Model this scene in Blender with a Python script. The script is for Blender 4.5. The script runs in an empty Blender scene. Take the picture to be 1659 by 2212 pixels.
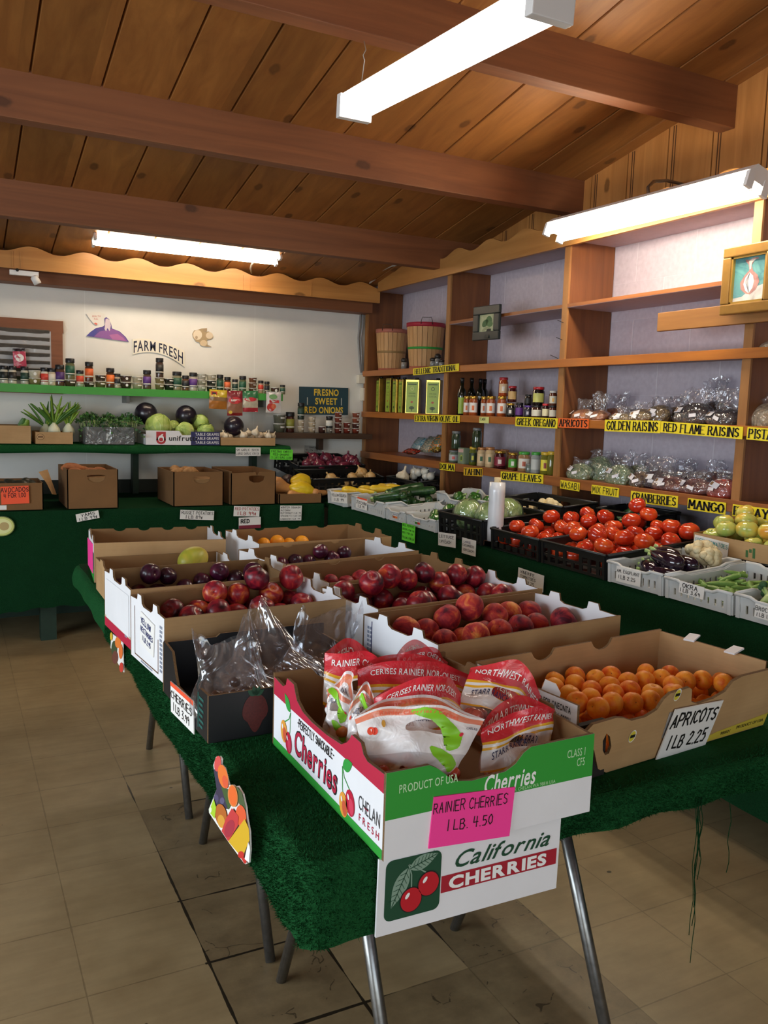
import bpy, bmesh, math, random
import numpy as np
from mathutils import Vector, Matrix, noise, geometry

S = bpy.context.scene
COL = S.collection
PI = math.pi
rnd = random.Random(7)

# ------------------------------------------------------------------ camera, world, lights, exposure
CX, CY, FPX = 829.5, 1106.0, 1815.5
YAW, PITCH, ROLL, CAMH = 0.477981, -0.121255, 0.030736, 1.45296


def cam_axes():
    cy, sy, cp, sp = math.cos(YAW), math.sin(YAW), math.cos(PITCH), math.sin(PITCH)
    f = Vector((sy * cp, cy * cp, sp))
    r = Vector((cy, -sy, 0.0))
    u = r.cross(f)
    r2 = math.cos(ROLL) * r + math.sin(ROLL) * u
    u2 = math.cos(ROLL) * u - math.sin(ROLL) * r
    return r2, u2, f


RX, UX, FX = cam_axes()
cd = bpy.data.cameras.new('camera')
cam = bpy.data.objects.new('camera', cd)
COL.objects.link(cam)
cd.sensor_fit = 'VERTICAL'
cd.sensor_height = 36.0
cd.lens = FPX / 2212 * 36.0
cd.clip_start = 0.05
cam.matrix_world = Matrix(((RX.x, UX.x, -FX.x, 0), (RX.y, UX.y, -FX.y, 0), (RX.z, UX.z, -FX.z, CAMH), (0, 0, 0, 1)))
S.camera = cam
C0 = Vector((0, 0, CAMH))

S.view_settings.view_transform = 'Standard'
S.view_settings.look = 'None'
S.view_settings.gamma = 1
S.view_settings.use_curve_mapping = False
S.view_settings.exposure = 0.0
S.cycles.use_adaptive_sampling = True
S.cycles.adaptive_threshold = 0.02
S.cycles.max_bounces = 8
S.cycles.diffuse_bounces = 4
S.cycles.glossy_bounces = 3
S.cycles.transmission_bounces = 4
S.cycles.transparent_max_bounces = 24
S.cycles.sample_clamp_indirect = 6
S.cycles.caustics_reflective = False
S.cycles.caustics_refractive = False

TUBE = 34.0          # brightness of the fluorescent tubes
TUBE_S = 62.0        # tubes in front of the shelves, set stronger to brighten the bay
LENS = 11.0          # brightness of the hanging light's diffuser
DAY = 1.0            # daylight scale

W = bpy.data.worlds.new('sky')
S.world = W
W.use_nodes = True
bg = W.node_tree.nodes['Background']
sky = W.node_tree.nodes.new('ShaderNodeTexSky')
sky.sky_type = 'NISHITA'
sky.sun_disc = False
sky.sun_elevation = math.radians(50)
sky.sun_rotation = math.radians(200)
W.node_tree.links.new(sky.outputs[0], bg.inputs[0])
bg.inputs[1].default_value = 0.25


def day_light(name, loc, rot, sx, sy, power, col):
    ld = bpy.data.lights.new(name, 'AREA')
    ld.shape = 'RECTANGLE'
    ld.size, ld.size_y = sx, sy
    ld.energy = power * DAY
    ld.color = col
    o = bpy.data.objects.new(name, ld)
    COL.objects.link(o)
    o.location = loc
    o.rotation_euler = rot
    return o


# daylight that comes in through the shop's open front and its side window, both outside the picture
day_light('daylight_front_opening', (-0.5, -3.3, 1.35), (math.radians(90), 0, 0), 4.0, 2.1, 45, (0.86, 0.93, 1.0))
day_light('daylight_side_window', (-3.25, 1.3, 1.35), (math.radians(90), 0, math.radians(-90)), 3.4, 1.9, 170, (0.80, 0.90, 1.0))


# ------------------------------------------------------------------ pixel -> point helpers (photo pixels, known plane)
def ray(x, y):
    return (x - CX) / FPX * RX - (y - CY) / FPX * UX + FX


def atz(x, y, z):
    d = ray(x, y)
    return C0 + d * ((z - CAMH) / d.z)


def atx(x, y, X):
    d = ray(x, y)
    return C0 + d * (X / d.x)


def aty(x, y, Y):
    d = ray(x, y)
    return C0 + d * (Y / d.y)


def zm(x0, y0, s):
    return lambda x, y: (x0 + x / s, y0 + y / s)


Z1, Z2, Z3, Z4 = zm(0, 640, 3.95), zm(400, 640, 3.95), zm(770, 560, 3.607), zm(1180, 560, 3.463)
Z5, Z6, Z7, Z8 = zm(680, 960, 3.386), zm(1050, 1050, 2.724), zm(160, 1080, 2.765), zm(480, 1120, 2.37)
Z9, ZA, ZB = zm(980, 1330, 2.443), zm(540, 1360, 2.212), zm(340, 1250, 3.19)


# ------------------------------------------------------------------ materials
def srgb(c):
    if isinstance(c, str):
        c = [int(c[i:i + 2], 16) / 255 for i in (0, 2, 4)]
    return tuple(((x / 12.92) if x <= 0.04045 else ((x + 0.055) / 1.055) ** 2.4) for x in c) + (1.0,)


MATS = {}


class NT:
    def __init__(s, name):
        s.m = bpy.data.materials.new(name)
        s.m.use_nodes = True
        s.t = s.m.node_tree
        s.n = s.t.nodes
        s.b = s.n['Principled BSDF']
        s.out = s.n['Material Output']
        MATS[name] = s.m

    def node(s, typ, **kw):
        n = s.n.new('ShaderNode' + typ)
        for k, v in kw.items():
            if k.startswith('i_'):
                n.inputs[k[2:].replace('_', ' ')].default_value = v
            else:
                setattr(n, k, v)
        return n

    def link(s, a, b):
        s.t.links.new(a, b)

    def coord(s, scale=(1, 1, 1), rot=(0, 0, 0), space='Object', loc=(0, 0, 0)):
        tc = s.node('TexCoord')
        mp = s.node('Mapping')
        mp.inputs['Scale'].default_value = scale
        mp.inputs['Rotation'].default_value = rot
        mp.inputs['Location'].default_value = loc
        s.link(tc.outputs[space], mp.inputs[0])
        return mp.outputs[0]

    def noise(s, vec, scale, detail=3, rough=0.55, dist=0.0):
        n = s.node('TexNoise')
        n.inputs['Scale'].default_value = scale
        n.inputs['Detail'].default_value = detail
        n.inputs['Roughness'].default_value = rough
        n.inputs['Distortion'].default_value = dist
        if vec is not None:
            s.link(vec, n.inputs['Vector'])
        return n.outputs[0]

    def ramp(s, fac, stops, interp='LINEAR'):
        r = s.node('ValToRGB')
        e = r.color_ramp.elements
        r.color_ramp.interpolation = interp
        while len(e) < len(stops):
            e.new(0.5)
        for el, (p, c) in zip(e, stops):
            el.position = p
            el.color = srgb(c) if not isinstance(c, (int, float)) else (c, c, c, 1)
        s.link(fac, r.inputs[0])
        return r.outputs[0]

    def mix(s, fac, a, b, mode='MIX'):
        m = s.node('Mix', data_type='RGBA', blend_type=mode)
        for sock, v in ((m.inputs[0], fac), (m.inputs[6], a), (m.inputs[7], b)):
            if isinstance(v, (int, float)):
                sock.default_value = v
            elif isinstance(v, (str, tuple, list)):
                sock.default_value = srgb(v)
            else:
                s.link(v, sock)
        return m.outputs[2]

    def math(s, op, a, b=0.0, clamp=False):
        m = s.node('Math', operation=op, use_clamp=clamp)
        for sock, v in ((m.inputs[0], a), (m.inputs[1], b)):
            if isinstance(v, (int, float)):
                sock.default_value = v
            else:
                s.link(v, sock)
        return m.outputs[0]

    def bump(s, h, strength=0.3, dist=0.01):
        b = s.node('Bump')
        b.inputs['Strength'].default_value = strength
        b.inputs['Distance'].default_value = dist
        s.link(h, b.inputs['Height'])
        s.link(b.outputs[0], s.b.inputs['Normal'])

    def base(s, c):
        if isinstance(c, (str, tuple, list)):
            s.b.inputs['Base Color'].default_value = srgb(c)
        else:
            s.link(c, s.b.inputs['Base Color'])

    def rough(s, r):
        s.b.inputs['Roughness'].default_value = r

    def rand(s):
        return s.node('ObjectInfo').outputs['Random']


def plain(name, c, rough=0.6, metal=0.0, coat=0.0, spec=0.5, mott=0.0, mscale=30, bump=0.0):
    if name in MATS:
        return MATS[name]
    t = NT(name)
    if mott:
        v = t.coord()
        nz = t.noise(v, mscale, 4)
        k = t.ramp(nz, [(0.3, 1 - mott), (0.7, 1.0)])
        t.base(t.mix(1.0, c, k, 'MULTIPLY'))
        if bump:
            t.bump(nz, bump, 0.004)
    else:
        t.base(c)
    t.rough(rough)
    t.b.inputs['Metallic'].default_value = metal
    t.b.inputs['Coat Weight'].default_value = coat
    t.b.inputs['Specular IOR Level'].default_value = spec
    return t.m


def emis(name, c, strength):
    t = NT(name)
    t.base(c)
    t.b.inputs['Emission Color'].default_value = srgb(c)
    t.b.inputs['Emission Strength'].default_value = strength
    return t.m


def wood(name, c_lo, c_hi, axis=1, scale=1.0, knots=0.0, rough=0.5, plank=0.0, plank_axis=0, var=0.25, coat=0.0, cross=None):
    """Grain along the given axis; plank > 0 shifts the tone board by board; knots = share of cells that show a knot."""
    t = NT(name)
    sc = [14 * scale, 14 * scale, 14 * scale]
    sc[axis] = 0.9 * scale
    v = t.coord(tuple(sc))
    g = t.noise(v, 1.0, 6, 0.6, 1.2)
    v2 = t.coord(tuple(x * 4 for x in sc))
    g2 = t.noise(v2, 1.0, 3, 0.6)
    col = t.ramp(g, [(0.25, c_lo), (0.75, c_hi)])
    col = t.mix(0.22, col, t.ramp(g2, [(0.3, c_lo), (0.7, c_hi)]), 'MULTIPLY')
    if plank:
        tc = t.node('TexCoord')
        sp = t.node('SeparateXYZ')
        t.link(tc.outputs['Object'], sp.inputs[0])
        fl = t.math('FLOOR', t.math('DIVIDE', sp.outputs[plank_axis], plank))
        wn = t.node('TexWhiteNoise', noise_dimensions='1D')
        t.link(fl, wn.inputs['W'])
        col = t.mix(1.0, col, t.ramp(wn.outputs[0], [(0, 1 - var), (1, 1.0)]), 'MULTIPLY')
    if knots:
        cr = cross if cross is not None else {0: 2, 1: 0, 2: 1}[axis]
        tk = t.node('TexCoord')
        sk = t.node('SeparateXYZ')
        t.link(tk.outputs['Object'], sk.inputs[0])
        ck = t.node('CombineXYZ')
        t.link(t.math('MULTIPLY', sk.outputs[cr], 3.5), ck.inputs[0])
        t.link(t.math('MULTIPLY', sk.outputs[axis], 1.9), ck.inputs[1])
        vo = t.node('TexVoronoi', feature='F1', voronoi_dimensions='2D')
        vo.inputs['Scale'].default_value = 1.0
        t.link(ck.outputs[0], vo.inputs['Vector'])
        nz = t.noise(t.coord((30, 30, 30)), 1, 2)
        d = t.math('ADD', vo.outputs['Distance'], t.math('MULTIPLY', t.math('SUBTRACT', nz, 0.5), 0.06))
        ca = t.node('SeparateColor')
        t.link(vo.outputs['Color'], ca.inputs[0])
        on = t.math('LESS_THAN', ca.outputs[0], knots)
        k = t.math('MULTIPLY', t.math('SUBTRACT', 1.0, t.math('MINIMUM', 1.0, t.math('MULTIPLY', t.math('SUBTRACT', d, 0.055), 28.0)), True), on, True)
        col = t.mix(k, col, (0.13, 0.075, 0.04))
        ring = t.math('MULTIPLY', t.math('SUBTRACT', 1.0, t.math('MULTIPLY', d, 3.2), True), on, True)
        col = t.mix(t.math('MULTIPLY', ring, 0.55), col, c_lo)
    t.base(col)
    t.rough(rough)
    t.b.inputs['Coat Weight'].default_value = coat
    t.bump(g, 0.12, 0.003)
    return t.m


def film(name, tint=(1, 1, 1), gloss=0.14, rough=0.12, milk=0.03):
    """Clear crinkled plastic film: mostly see-through, glossy at grazing angles, a little milky."""
    t = NT(name)
    t.n.remove(t.b)
    tr = t.node('BsdfTransparent')
    tr.inputs[0].default_value = tuple(tint) + (1,)
    gl = t.node('BsdfGlossy')
    gl.inputs['Roughness'].default_value = rough
    df = t.node('BsdfDiffuse')
    df.inputs[0].default_value = (0.85, 0.87, 0.9, 1)
    lw = t.node('LayerWeight')
    lw.inputs[0].default_value = 0.35
    f = t.math('ADD', t.math('MULTIPLY', lw.outputs['Facing'], 0.4), gloss, True)
    m1 = t.node('MixShader')
    t.link(f, m1.inputs[0])
    t.link(tr.outputs[0], m1.inputs[1])
    t.link(gl.outputs[0], m1.inputs[2])
    m2 = t.node('MixShader')
    m2.inputs[0].default_value = milk
    t.link(m1.outputs[0], m2.inputs[1])
    t.link(df.outputs[0], m2.inputs[2])
    nz = t.math('ABSOLUTE', t.math('SUBTRACT', t.noise(t.coord(), 9, 2, 0.5, 1.2), 0.5))
    b = t.node('Bump')
    b.inputs['Strength'].default_value = 0.6
    b.inputs['Distance'].default_value = 0.05
    t.link(nz, b.inputs['Height'])
    t.link(b.outputs[0], gl.inputs['Normal'])
    t.link(m2.outputs[0], t.out.inputs[0])
    return t.m


# ------------------------------------------------------------------ mesh collector
class MB:
    def __init__(s):
        s.v, s.f, s.mi, s.sm, s.mats = [], [], [], [], []

    def slot(s, m):
        if m not in s.mats:
            s.mats.append(m)
        return s.mats.index(m)

    def add(s, verts, faces, mat, smooth=False, M=None):
        b = len(s.v)
        k = s.slot(mat)
        if M is not None:
            verts = [M @ Vector(v) for v in verts]
        s.v.extend([tuple(v) for v in verts])
        for f in faces:
            s.f.append(tuple(b + i for i in f))
            s.mi.append(k)
            s.sm.append(smooth)
        return s

    def box(s, lo, hi, mat, M=None):
        x0, y0, z0 = lo
        x1, y1, z1 = hi
        v = [(x0, y0, z0), (x1, y0, z0), (x1, y1, z0), (x0, y1, z0), (x0, y0, z1), (x1, y0, z1), (x1, y1, z1), (x0, y1, z1)]
        f = [(0, 3, 2, 1), (4, 5, 6, 7), (0, 1, 5, 4), (1, 2, 6, 5), (2, 3, 7, 6), (3, 0, 4, 7)]
        return s.add(v, f, mat, False, M)

    def tube(s, pts, r, mat, n=8, smooth=True, caps=True, M=None):
        pts = [Vector(p) for p in pts]
        rs = r if isinstance(r, (list, tuple)) else [r] * len(pts)
        vs, fs = [], []
        up = Vector((0.137, 0.291, 0.947)).normalized()
        for i, p in enumerate(pts):
            d = (pts[min(i + 1, len(pts) - 1)] - pts[max(i - 1, 0)]).normalized()
            a = d.cross(up)
            if a.length < 0.05:
                a = d.cross(Vector((1, 0, 0)))
            a.normalize()
            b = d.cross(a)
            for k in range(n):
                t = 2 * PI * k / n
                vs.append(p + rs[i] * (math.cos(t) * a + math.sin(t) * b))
        for i in range(len(pts) - 1):
            for k in range(n):
                k2 = (k + 1) % n
                fs.append((i * n + k, i * n + k2, (i + 1) * n + k2, (i + 1) * n + k))
        if caps:
            fs.append(tuple(range(n))[::-1])
            fs.append(tuple((len(pts) - 1) * n + k for k in range(n)))
        return s.add(vs, fs, mat, smooth, M)

    def lathe(s, prof, mat, n=16, smooth=True, M=None, ripple=None):
        vs, fs = [], []
        for (r, z) in prof:
            for k in range(n):
                t = 2 * PI * k / n
                q = r * (ripple(t, z) if ripple else 1.0)
                vs.append((q * math.cos(t), q * math.sin(t), z))
        m = len(prof)
        for i in range(m - 1):
            for k in range(n):
                k2 = (k + 1) % n
                fs.append((i * n + k, i * n + k2, (i + 1) * n + k2, (i + 1) * n + k))
        if prof[0][0] > 1e-6:
            fs.append(tuple(range(n))[::-1])
        if prof[-1][0] > 1e-6:
            fs.append(tuple((m - 1) * n + k for k in range(n)))
        return s.add(vs, fs, mat, smooth, M)

    def prism(s, outline, th, mats, M=None, holes=()):
        """Flat panel: outline (x, z) at y = 0 (front, faces -y) to y = th. mats: one, or (front, back, edge)."""
        if not isinstance(mats, (list, tuple)):
            mats = (mats,) * 3
        loops = [list(outline)] + [list(h) for h in holes]
        tri = geometry.tessellate_polygon([[Vector((p[0], p[1], 0)) for p in l] for l in loops])
        flat = [p for l in loops for p in l]
        fr = [(p[0], 0, p[1]) for p in flat]
        bk = [(p[0], th, p[1]) for p in flat]
        tf = []
        for t in tri:
            a, b, c = (flat[i] for i in t)
            cr = (b[0] - a[0]) * (c[1] - a[1]) - (b[1] - a[1]) * (c[0] - a[0])
            tf.append(tuple(t) if cr > 0 else tuple(t)[::-1])
        s.add(fr, tf, mats[0], False, M)
        s.add(bk, [t[::-1] for t in tf], mats[1], False, M)
        o = 0
        ev = fr + bk
        N = len(flat)
        ef = []
        for l in loops:
            for i in range(len(l)):
                j = (i + 1) % len(l)
                ef.append((o + i, o + j, N + o + j, N + o + i))
            o += len(l)
        return s.add(ev, ef, mats[2], False, M)

    def grid(s, fn, nu, nv, mat, smooth=True, M=None, skip=None):
        vs = [fn(i / nu, j / nv) for j in range(nv + 1) for i in range(nu + 1)]
        fs = []
        for j in range(nv):
            for i in range(nu):
                if skip and skip((i + 0.5) / nu, (j + 0.5) / nv):
                    continue
                a = j * (nu + 1) + i
                fs.append((a, a + 1, a + nu + 2, a + nu + 1))
        return s.add(vs, fs, mat, smooth, M)

    def build(s, name, parent=None, loc=(0, 0, 0), rot=(0, 0, 0), bevel=0.0, fix=False):
        me = bpy.data.meshes.new(name)
        me.from_pydata(s.v, [], s.f)
        for m in s.mats:
            me.materials.append(m)
        me.polygons.foreach_set('material_index', s.mi)
        me.polygons.foreach_set('use_smooth', s.sm)
        if bevel or fix:
            bm = bmesh.new()
            bm.from_mesh(me)
            if fix:
                bmesh.ops.remove_doubles(bm, verts=bm.verts, dist=1e-5)
                bmesh.ops.recalc_face_normals(bm, faces=bm.faces)
            if bevel:
                es = [e for e in bm.edges if len(e.link_faces) == 2 and e.calc_face_angle(0) > 0.6]
                bmesh.ops.bevel(bm, geom=es, offset=bevel, segments=2, affect='EDGES', profile=0.6)
            bm.to_mesh(me)
            bm.free()
        me.update()
        o = bpy.data.objects.new(name, me)
        COL.objects.link(o)
        o.parent = parent
        o.location = loc
        o.rotation_euler = rot
        return o


def tag(o, label, cat, group=None):
    o['label'] = label
    o['category'] = cat
    if group:
        o['group'] = group
    return o


def thing(name, label, cat, loc=(0, 0, 0), rot=(0, 0, 0), group=None):
    o = bpy.data.objects.new(name, None)
    COL.objects.link(o)
    o.empty_display_size = 0.05
    o.location = loc
    o.rotation_euler = rot if isinstance(rot, (tuple, list)) else (0, 0, rot)
    return tag(o, label, cat, group)


def struct(o):
    o['kind'] = 'structure'
    return o


def dup(root, loc, rot=(0, 0, 0), label=None, group=None, scale=None):
    r = root.copy()
    COL.objects.link(r)
    r.location = loc
    r.rotation_euler = rot if isinstance(rot, (tuple, list)) else (0, 0, rot)
    if scale is not None:
        r.scale = (scale,) * 3 if isinstance(scale, (int, float)) else scale
    if label:
        r['label'] = label
    if group:
        r['group'] = group
    for ch in list(root.children):
        c = ch.copy()
        COL.objects.link(c)
        c.parent = r
        for g in list(ch.children):
            d = g.copy()
            COL.objects.link(d)
            d.parent = c
    return r


# ------------------------------------------------------------------ lettering
_G = {}


def glyph(ch, bold):
    k = (ch, bold)
    if k not in _G:
        c = bpy.data.curves.new('g', 'FONT')
        c.body = ch
        c.size = 1.0
        c.offset = bold
        c.resolution_u = 3
        o = bpy.data.objects.new('g', c)
        COL.objects.link(o)
        bpy.context.view_layer.update()
        dg = bpy.context.evaluated_depsgraph_get()
        me = o.evaluated_get(dg).to_mesh()
        vs = [(v.co.x, v.co.y) for v in me.vertices]
        fs = [tuple(p.vertices) for p in me.polygons]
        o.evaluated_get(dg).to_mesh_clear()
        bpy.data.objects.remove(o)
        bpy.data.curves.remove(c)
        w = max([v[0] for v in vs], default=0.28)
        _G[k] = (vs, fs, w + 0.06 if vs else 0.28)
    return _G[k]


def type_text(text, h=1.0, bold=0.0, shear=0.0, sx=1.0, arch=0.0, track=0.0):
    """Printed lettering -> (verts2d, faces, width), capital height h, baseline at y = 0."""
    vs, fs, x = [], [], 0.0
    k = h / 0.70
    for ch in text:
        gv, gf, adv = glyph(ch, bold)
        b = len(vs)
        vs.extend((k * sx * (x + v[0]) + shear * k * v[1], k * v[1]) for v in gv)
        fs.extend(tuple(b + i for i in f) for f in gf)
        x += adv + track
    w = k * sx * x
    if arch:
        vs = [(a, b + arch * (1 - ((a - w / 2) / (w / 2)) ** 2)) for a, b in vs]
    return vs, fs, w


_SF = {
    'A': ['0,0 2,6 4,0', '.8,2.2 3.2,2.2'], 'B': ['0,0 0,6 2.6,6 3.4,4.7 2.4,3.3 0,3.2', '2.4,3.3 3.8,1.8 2.7,0 0,0'],
    'C': ['3.8,5 2.6,6 1,5.6 0,3.4 .6,.8 2.2,0 3.9,.9'], 'D': ['0,0 0,6 2.4,5.6 3.9,3.4 3,.8 0,0'],
    'E': ['3.6,6 0,6 0,0 3.7,0', '0,3.1 3,3.1'], 'F': ['3.6,6 0,6 0,0', '0,3.2 2.9,3.2'],
    'G': ['3.7,5 2.4,6 .8,5.4 0,3 .7,.6 2.3,0 3.8,.8 3.8,2.6 2.3,2.6'], 'H': ['0,0 0,6', '4,0 4,6', '0,3.1 4,3.1'],
    'I': ['1,0 1,6'], 'J': ['3,6 3,1 1.8,0 .4,.9'], 'K': ['0,0 0,6', '3.7,6 0,2.8 3.9,0'], 'L': ['0,6 0,0 3.5,0'],
    'M': ['0,0 .4,6 2.2,2 4,6 4.4,0'], 'N': ['0,0 0,6 3.8,0 3.8,6'], 'O': ['2,6 .3,4.8 0,2.4 1.2,0 3,.3 4,2.8 3.4,5.2 2,6'],
    'P': ['0,0 0,6 2.8,5.8 3.7,4.4 2.8,3 0,2.8'], 'Q': ['2,6 .3,4.8 0,2.4 1.2,0 3,.3 4,2.8 3.4,5.2 2,6', '2.6,1.5 4.2,-.4'],
    'R': ['0,0 0,6 2.8,5.8 3.6,4.5 2.7,3.1 0,2.9', '1.8,3 3.9,0'], 'S': ['3.6,5.2 2.2,6 .5,5.2 .6,3.6 3.2,2.5 3.6,1 2,0 .1,.8'],
    'T': ['0,6 4,6', '2,6 2,0'], 'U': ['0,6 0,1.4 1.4,0 3,.4 3.8,1.6 3.8,6'], 'V': ['0,6 2,0 4,6'],
    'W': ['0,6 1,0 2.3,4.4 3.6,0 4.6,6'], 'X': ['0,0 3.8,6', '0,6 3.9,0'], 'Y': ['0,6 2,3 4,6', '2,3 1.8,0'], 'Z': ['0,6 3.8,6 0,0 3.9,0'],
    '1': ['1,6 1,0'], '2': ['.2,4.8 1.4,6 3.2,5.4 3.2,4 .2,.2 3.8,.2'], '3': ['.4,5.6 2.4,6 3.4,4.8 1.4,3.2 3.5,2 2.8,.3 .3,.3'],
    '4': ['.6,6 .2,2.6 3.6,2.8', '2.8,6 2.6,0'], '5': ['3.4,6 .6,6 .4,3.5 2.6,3.7 3.6,2 2.6,.2 .3,.4'], '6': ['2.8,6 .6,3.6 .3,1.4 1.8,0 3.3,1.3 2.4,3 .5,2.2'],
    '7': ['.2,6 3.6,6 1.4,0'], '8': ['2,3.2 .5,4.6 2,6 3.4,4.7 2,3.2 .2,1.5 1.9,0 3.7,1.4 2,3.2'], '9': ['3.3,4.4 1.8,6 .4,4.6 1.4,3 3.3,4.4 2.8,0'],
    '0': ['2,6 .4,4.4 .2,1.8 1.6,0 3.3,1.4 3.4,4.3 2,6'], 'c': ['2.8,3.6 1.4,4 .4,2.4 1.2,.8 2.8,1.2', '1.9,5 1.3,-.3'],
    '.': ['.5,0 .7,.3'], ',': ['.8,.6 .3,-.8'], '-': ['.3,3 2.6,3'], '/': ['0,0 2.4,6'], "'": ['.5,6 .4,4.8'], '&': ['3.6,0 .6,4.6 1.6,6 2.6,4.8 .2,1.6 1.4,0 3.6,2.4'],
    '*': ['1,2 1.2,2.2'], ' ': [],
}


def pen_text(text, h=1.0, pen=0.12, sx=1.0, jit=0.0, slab=False, seed=1, track=1.5):
    """Hand lettering drawn in strokes -> (verts2d, faces, width). slab adds painted serifs and thin cross strokes."""
    r = random.Random(seed)
    vs, fs, x = [], [], 0.0
    k = h / 6.0
    p = pen * 6

    def quad(a, b, w):
        d = Vector((b[0] - a[0], b[1] - a[1]))
        if d.length < 1e-6:
            return
        d.normalize()
        n = Vector((-d.y, d.x)) * (w / 2)
        e = d * (w * 0.32)
        i = len(vs)
        for q in ((a[0] - e.x - n.x, a[1] - e.y - n.y), (b[0] + e.x - n.x, b[1] + e.y - n.y), (b[0] + e.x + n.x, b[1] + e.y + n.y), (a[0] - e.x + n.x, a[1] - e.y + n.y)):
            vs.append(q)
        fs.append((i, i + 1, i + 2, i + 3))

    for ch in text:
        st = _SF.get(ch, _SF.get(ch.upper(), []))
        dy = r.uniform(-1, 1) * jit * 2
        sc = 1 + r.uniform(-1, 1) * jit * 0.6
        wmax = 0
        for line in st:
            pts = [tuple(float(t) for t in q.split(',')) for q in line.split()]
            wmax = max(wmax, max(q[0] for q in pts))
            pts = [(x + q[0] * sx * sc + r.uniform(-1, 1) * jit, q[1] * sc + dy + r.uniform(-1, 1) * jit) for q in pts]
            for a, b in zip(pts, pts[1:]):
                w = p
                if slab:
                    ang = abs(b[1] - a[1]) / max(1e-6, math.hypot(b[0] - a[0], b[1] - a[1]))
                    w = p * (0.5 + 0.75 * ang)
                quad(a, b, w)
            if slab:
                for q in (pts[0], pts[-1]):
                    if q[1] < 0.6 or q[1] > 5.4:
                        quad((q[0] - p * 0.75, q[1]), (q[0] + p * 0.75, q[1]), p * 0.5)
        x += (wmax if st else 1.6) * sx * sc + track * sx
    return [(a * k, b * k) for a, b in vs], fs, x * k - track * sx * k


def place2d(t, x, y, align='l'):
    vs, fs, w = t
    dx = x - (0 if align == 'l' else w / 2 if align == 'c' else w)
    return [(a + dx, b + y) for a, b in vs], fs


def fit(t, w):
    """Scale lettering sideways to the width w."""
    k = w / max(t[2], 1e-6)
    return [(a * k, b) for a, b in t[0]], t[1], w


def disc2d(cx, cy, rx, ry, n=20, rot=0.0):
    c, s_ = math.cos(rot), math.sin(rot)
    v = []
    for i in range(n):
        a, b = rx * math.cos(2 * PI * i / n), ry * math.sin(2 * PI * i / n)
        v.append((cx + a * c - b * s_, cy + a * s_ + b * c))
    return v, [tuple(range(n))]


def poly2d(pts):
    tri = geometry.tessellate_polygon([[Vector((p[0], p[1], 0)) for p in pts]])
    return list(pts), [tuple(t) for t in tri]


def rect2d(x0, y0, x1, y1):
    return [(x0, y0), (x1, y0), (x1, y1), (x0, y1)], [(0, 1, 2, 3)]


def stamp(mb, shape, mat, M, off=0.0008):
    """Lay flat lettering or a printed shape on the plane x-z of matrix M, facing -y, raised by off."""
    vs, fs = shape[0], shape[1]
    out = []
    for f in fs:
        a, b, c = vs[f[0]], vs[f[1]], vs[f[2]]
        cr = (b[0] - a[0]) * (c[1] - a[1]) - (b[1] - a[1]) * (c[0] - a[0])
        out.append(tuple(f) if cr > 0 else tuple(f)[::-1])
    mb.add([(v[0], -off, v[1]) for v in vs], out, mat, False, M)
    return mb


INK = plain('ink_black', '14120f', 0.6)

# ================================================================== SETTING
def ceil_z(y):
    return 2.809 - 0.189 * (y - 3.922) if y > 0.5 else 2.809 + 0.189 * 3.422 - 0.189 * (0.5 - y)


M_CEIL = wood('ceiling_pine', '8d5a2c', 'b87f41', 1, 0.8, knots=0.62, rough=0.5, plank=0.287, plank_axis=0, var=0.28)
M_BEAM = wood('beam_timber', '744529', '9a623b', 0, 0.8, knots=0.35, rough=0.6)
M_PANEL = wood('gable_pine', 'b0763c', 'd49a58', 2, 0.8, knots=0.4, rough=0.45, plank=0.288, plank_axis=1, var=0.2)
M_SHELF = wood('shelf_wood', '7a4724', 'ac6d38', 1, 1.2, knots=0.1, rough=0.45)
M_LIP = wood('shelf_lip_wood', '96571f', 'c07a30', 1, 1.1, knots=0.25, rough=0.4, coat=0.2)
M_UPR = wood('upright_wood', '6a3d20', '8f5a30', 2, 1.0, rough=0.45)
M_UPRF = wood('upright_edge_wood', '8f6236', 'b1814c', 2, 1.2, rough=0.5)
M_VAL = wood('valance_pine', 'b0793c', 'd09a56', 0, 0.9, knots=0.12, rough=0.45)
M_VALR = wood('valance_pine_side', 'a5733c', 'c49355', 1, 0.9, knots=0.15, rough=0.45)

# floor: vinyl tiles on a 305 mm grid, worn and cracked under the table
t = NT('floor_tiles')
v = t.coord(loc=(0, 0, 0))
sp = t.node('SeparateXYZ')
t.link(v, sp.inputs[0])
T = 0.305
ux = t.math('DIVIDE', t.math('SUBTRACT', sp.outputs[0], 0.565), T)
uy = t.math('DIVIDE', t.math('SUBTRACT', sp.outputs[1], 3.533), T)
fx, fy = t.math('FLOOR', ux), t.math('FLOOR', uy)
cb = t.node('CombineXYZ')
t.link(fx, cb.inputs[0])
t.link(fy, cb.inputs[1])
wn = t.node('TexWhiteNoise', noise_dimensions='2D')
t.link(cb.outputs[0], wn.inputs['Vector'])
n1 = t.noise(v, 3.2, 6, 0.62)
n2 = t.noise(t.coord((2, 14, 1)), 2.0, 4, 0.6)
col = t.ramp(n1, [(0.3, '978059'), (0.62, 'ae976d')])
col = t.mix(0.55, col, t.ramp(wn.outputs[0], [(0, 0.82), (1, 1.0)]), 'MULTIPLY')
col = t.mix(0.35, col, t.ramp(n2, [(0.35, 0.7), (0.6, 1.0)]), 'MULTIPLY')
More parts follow.
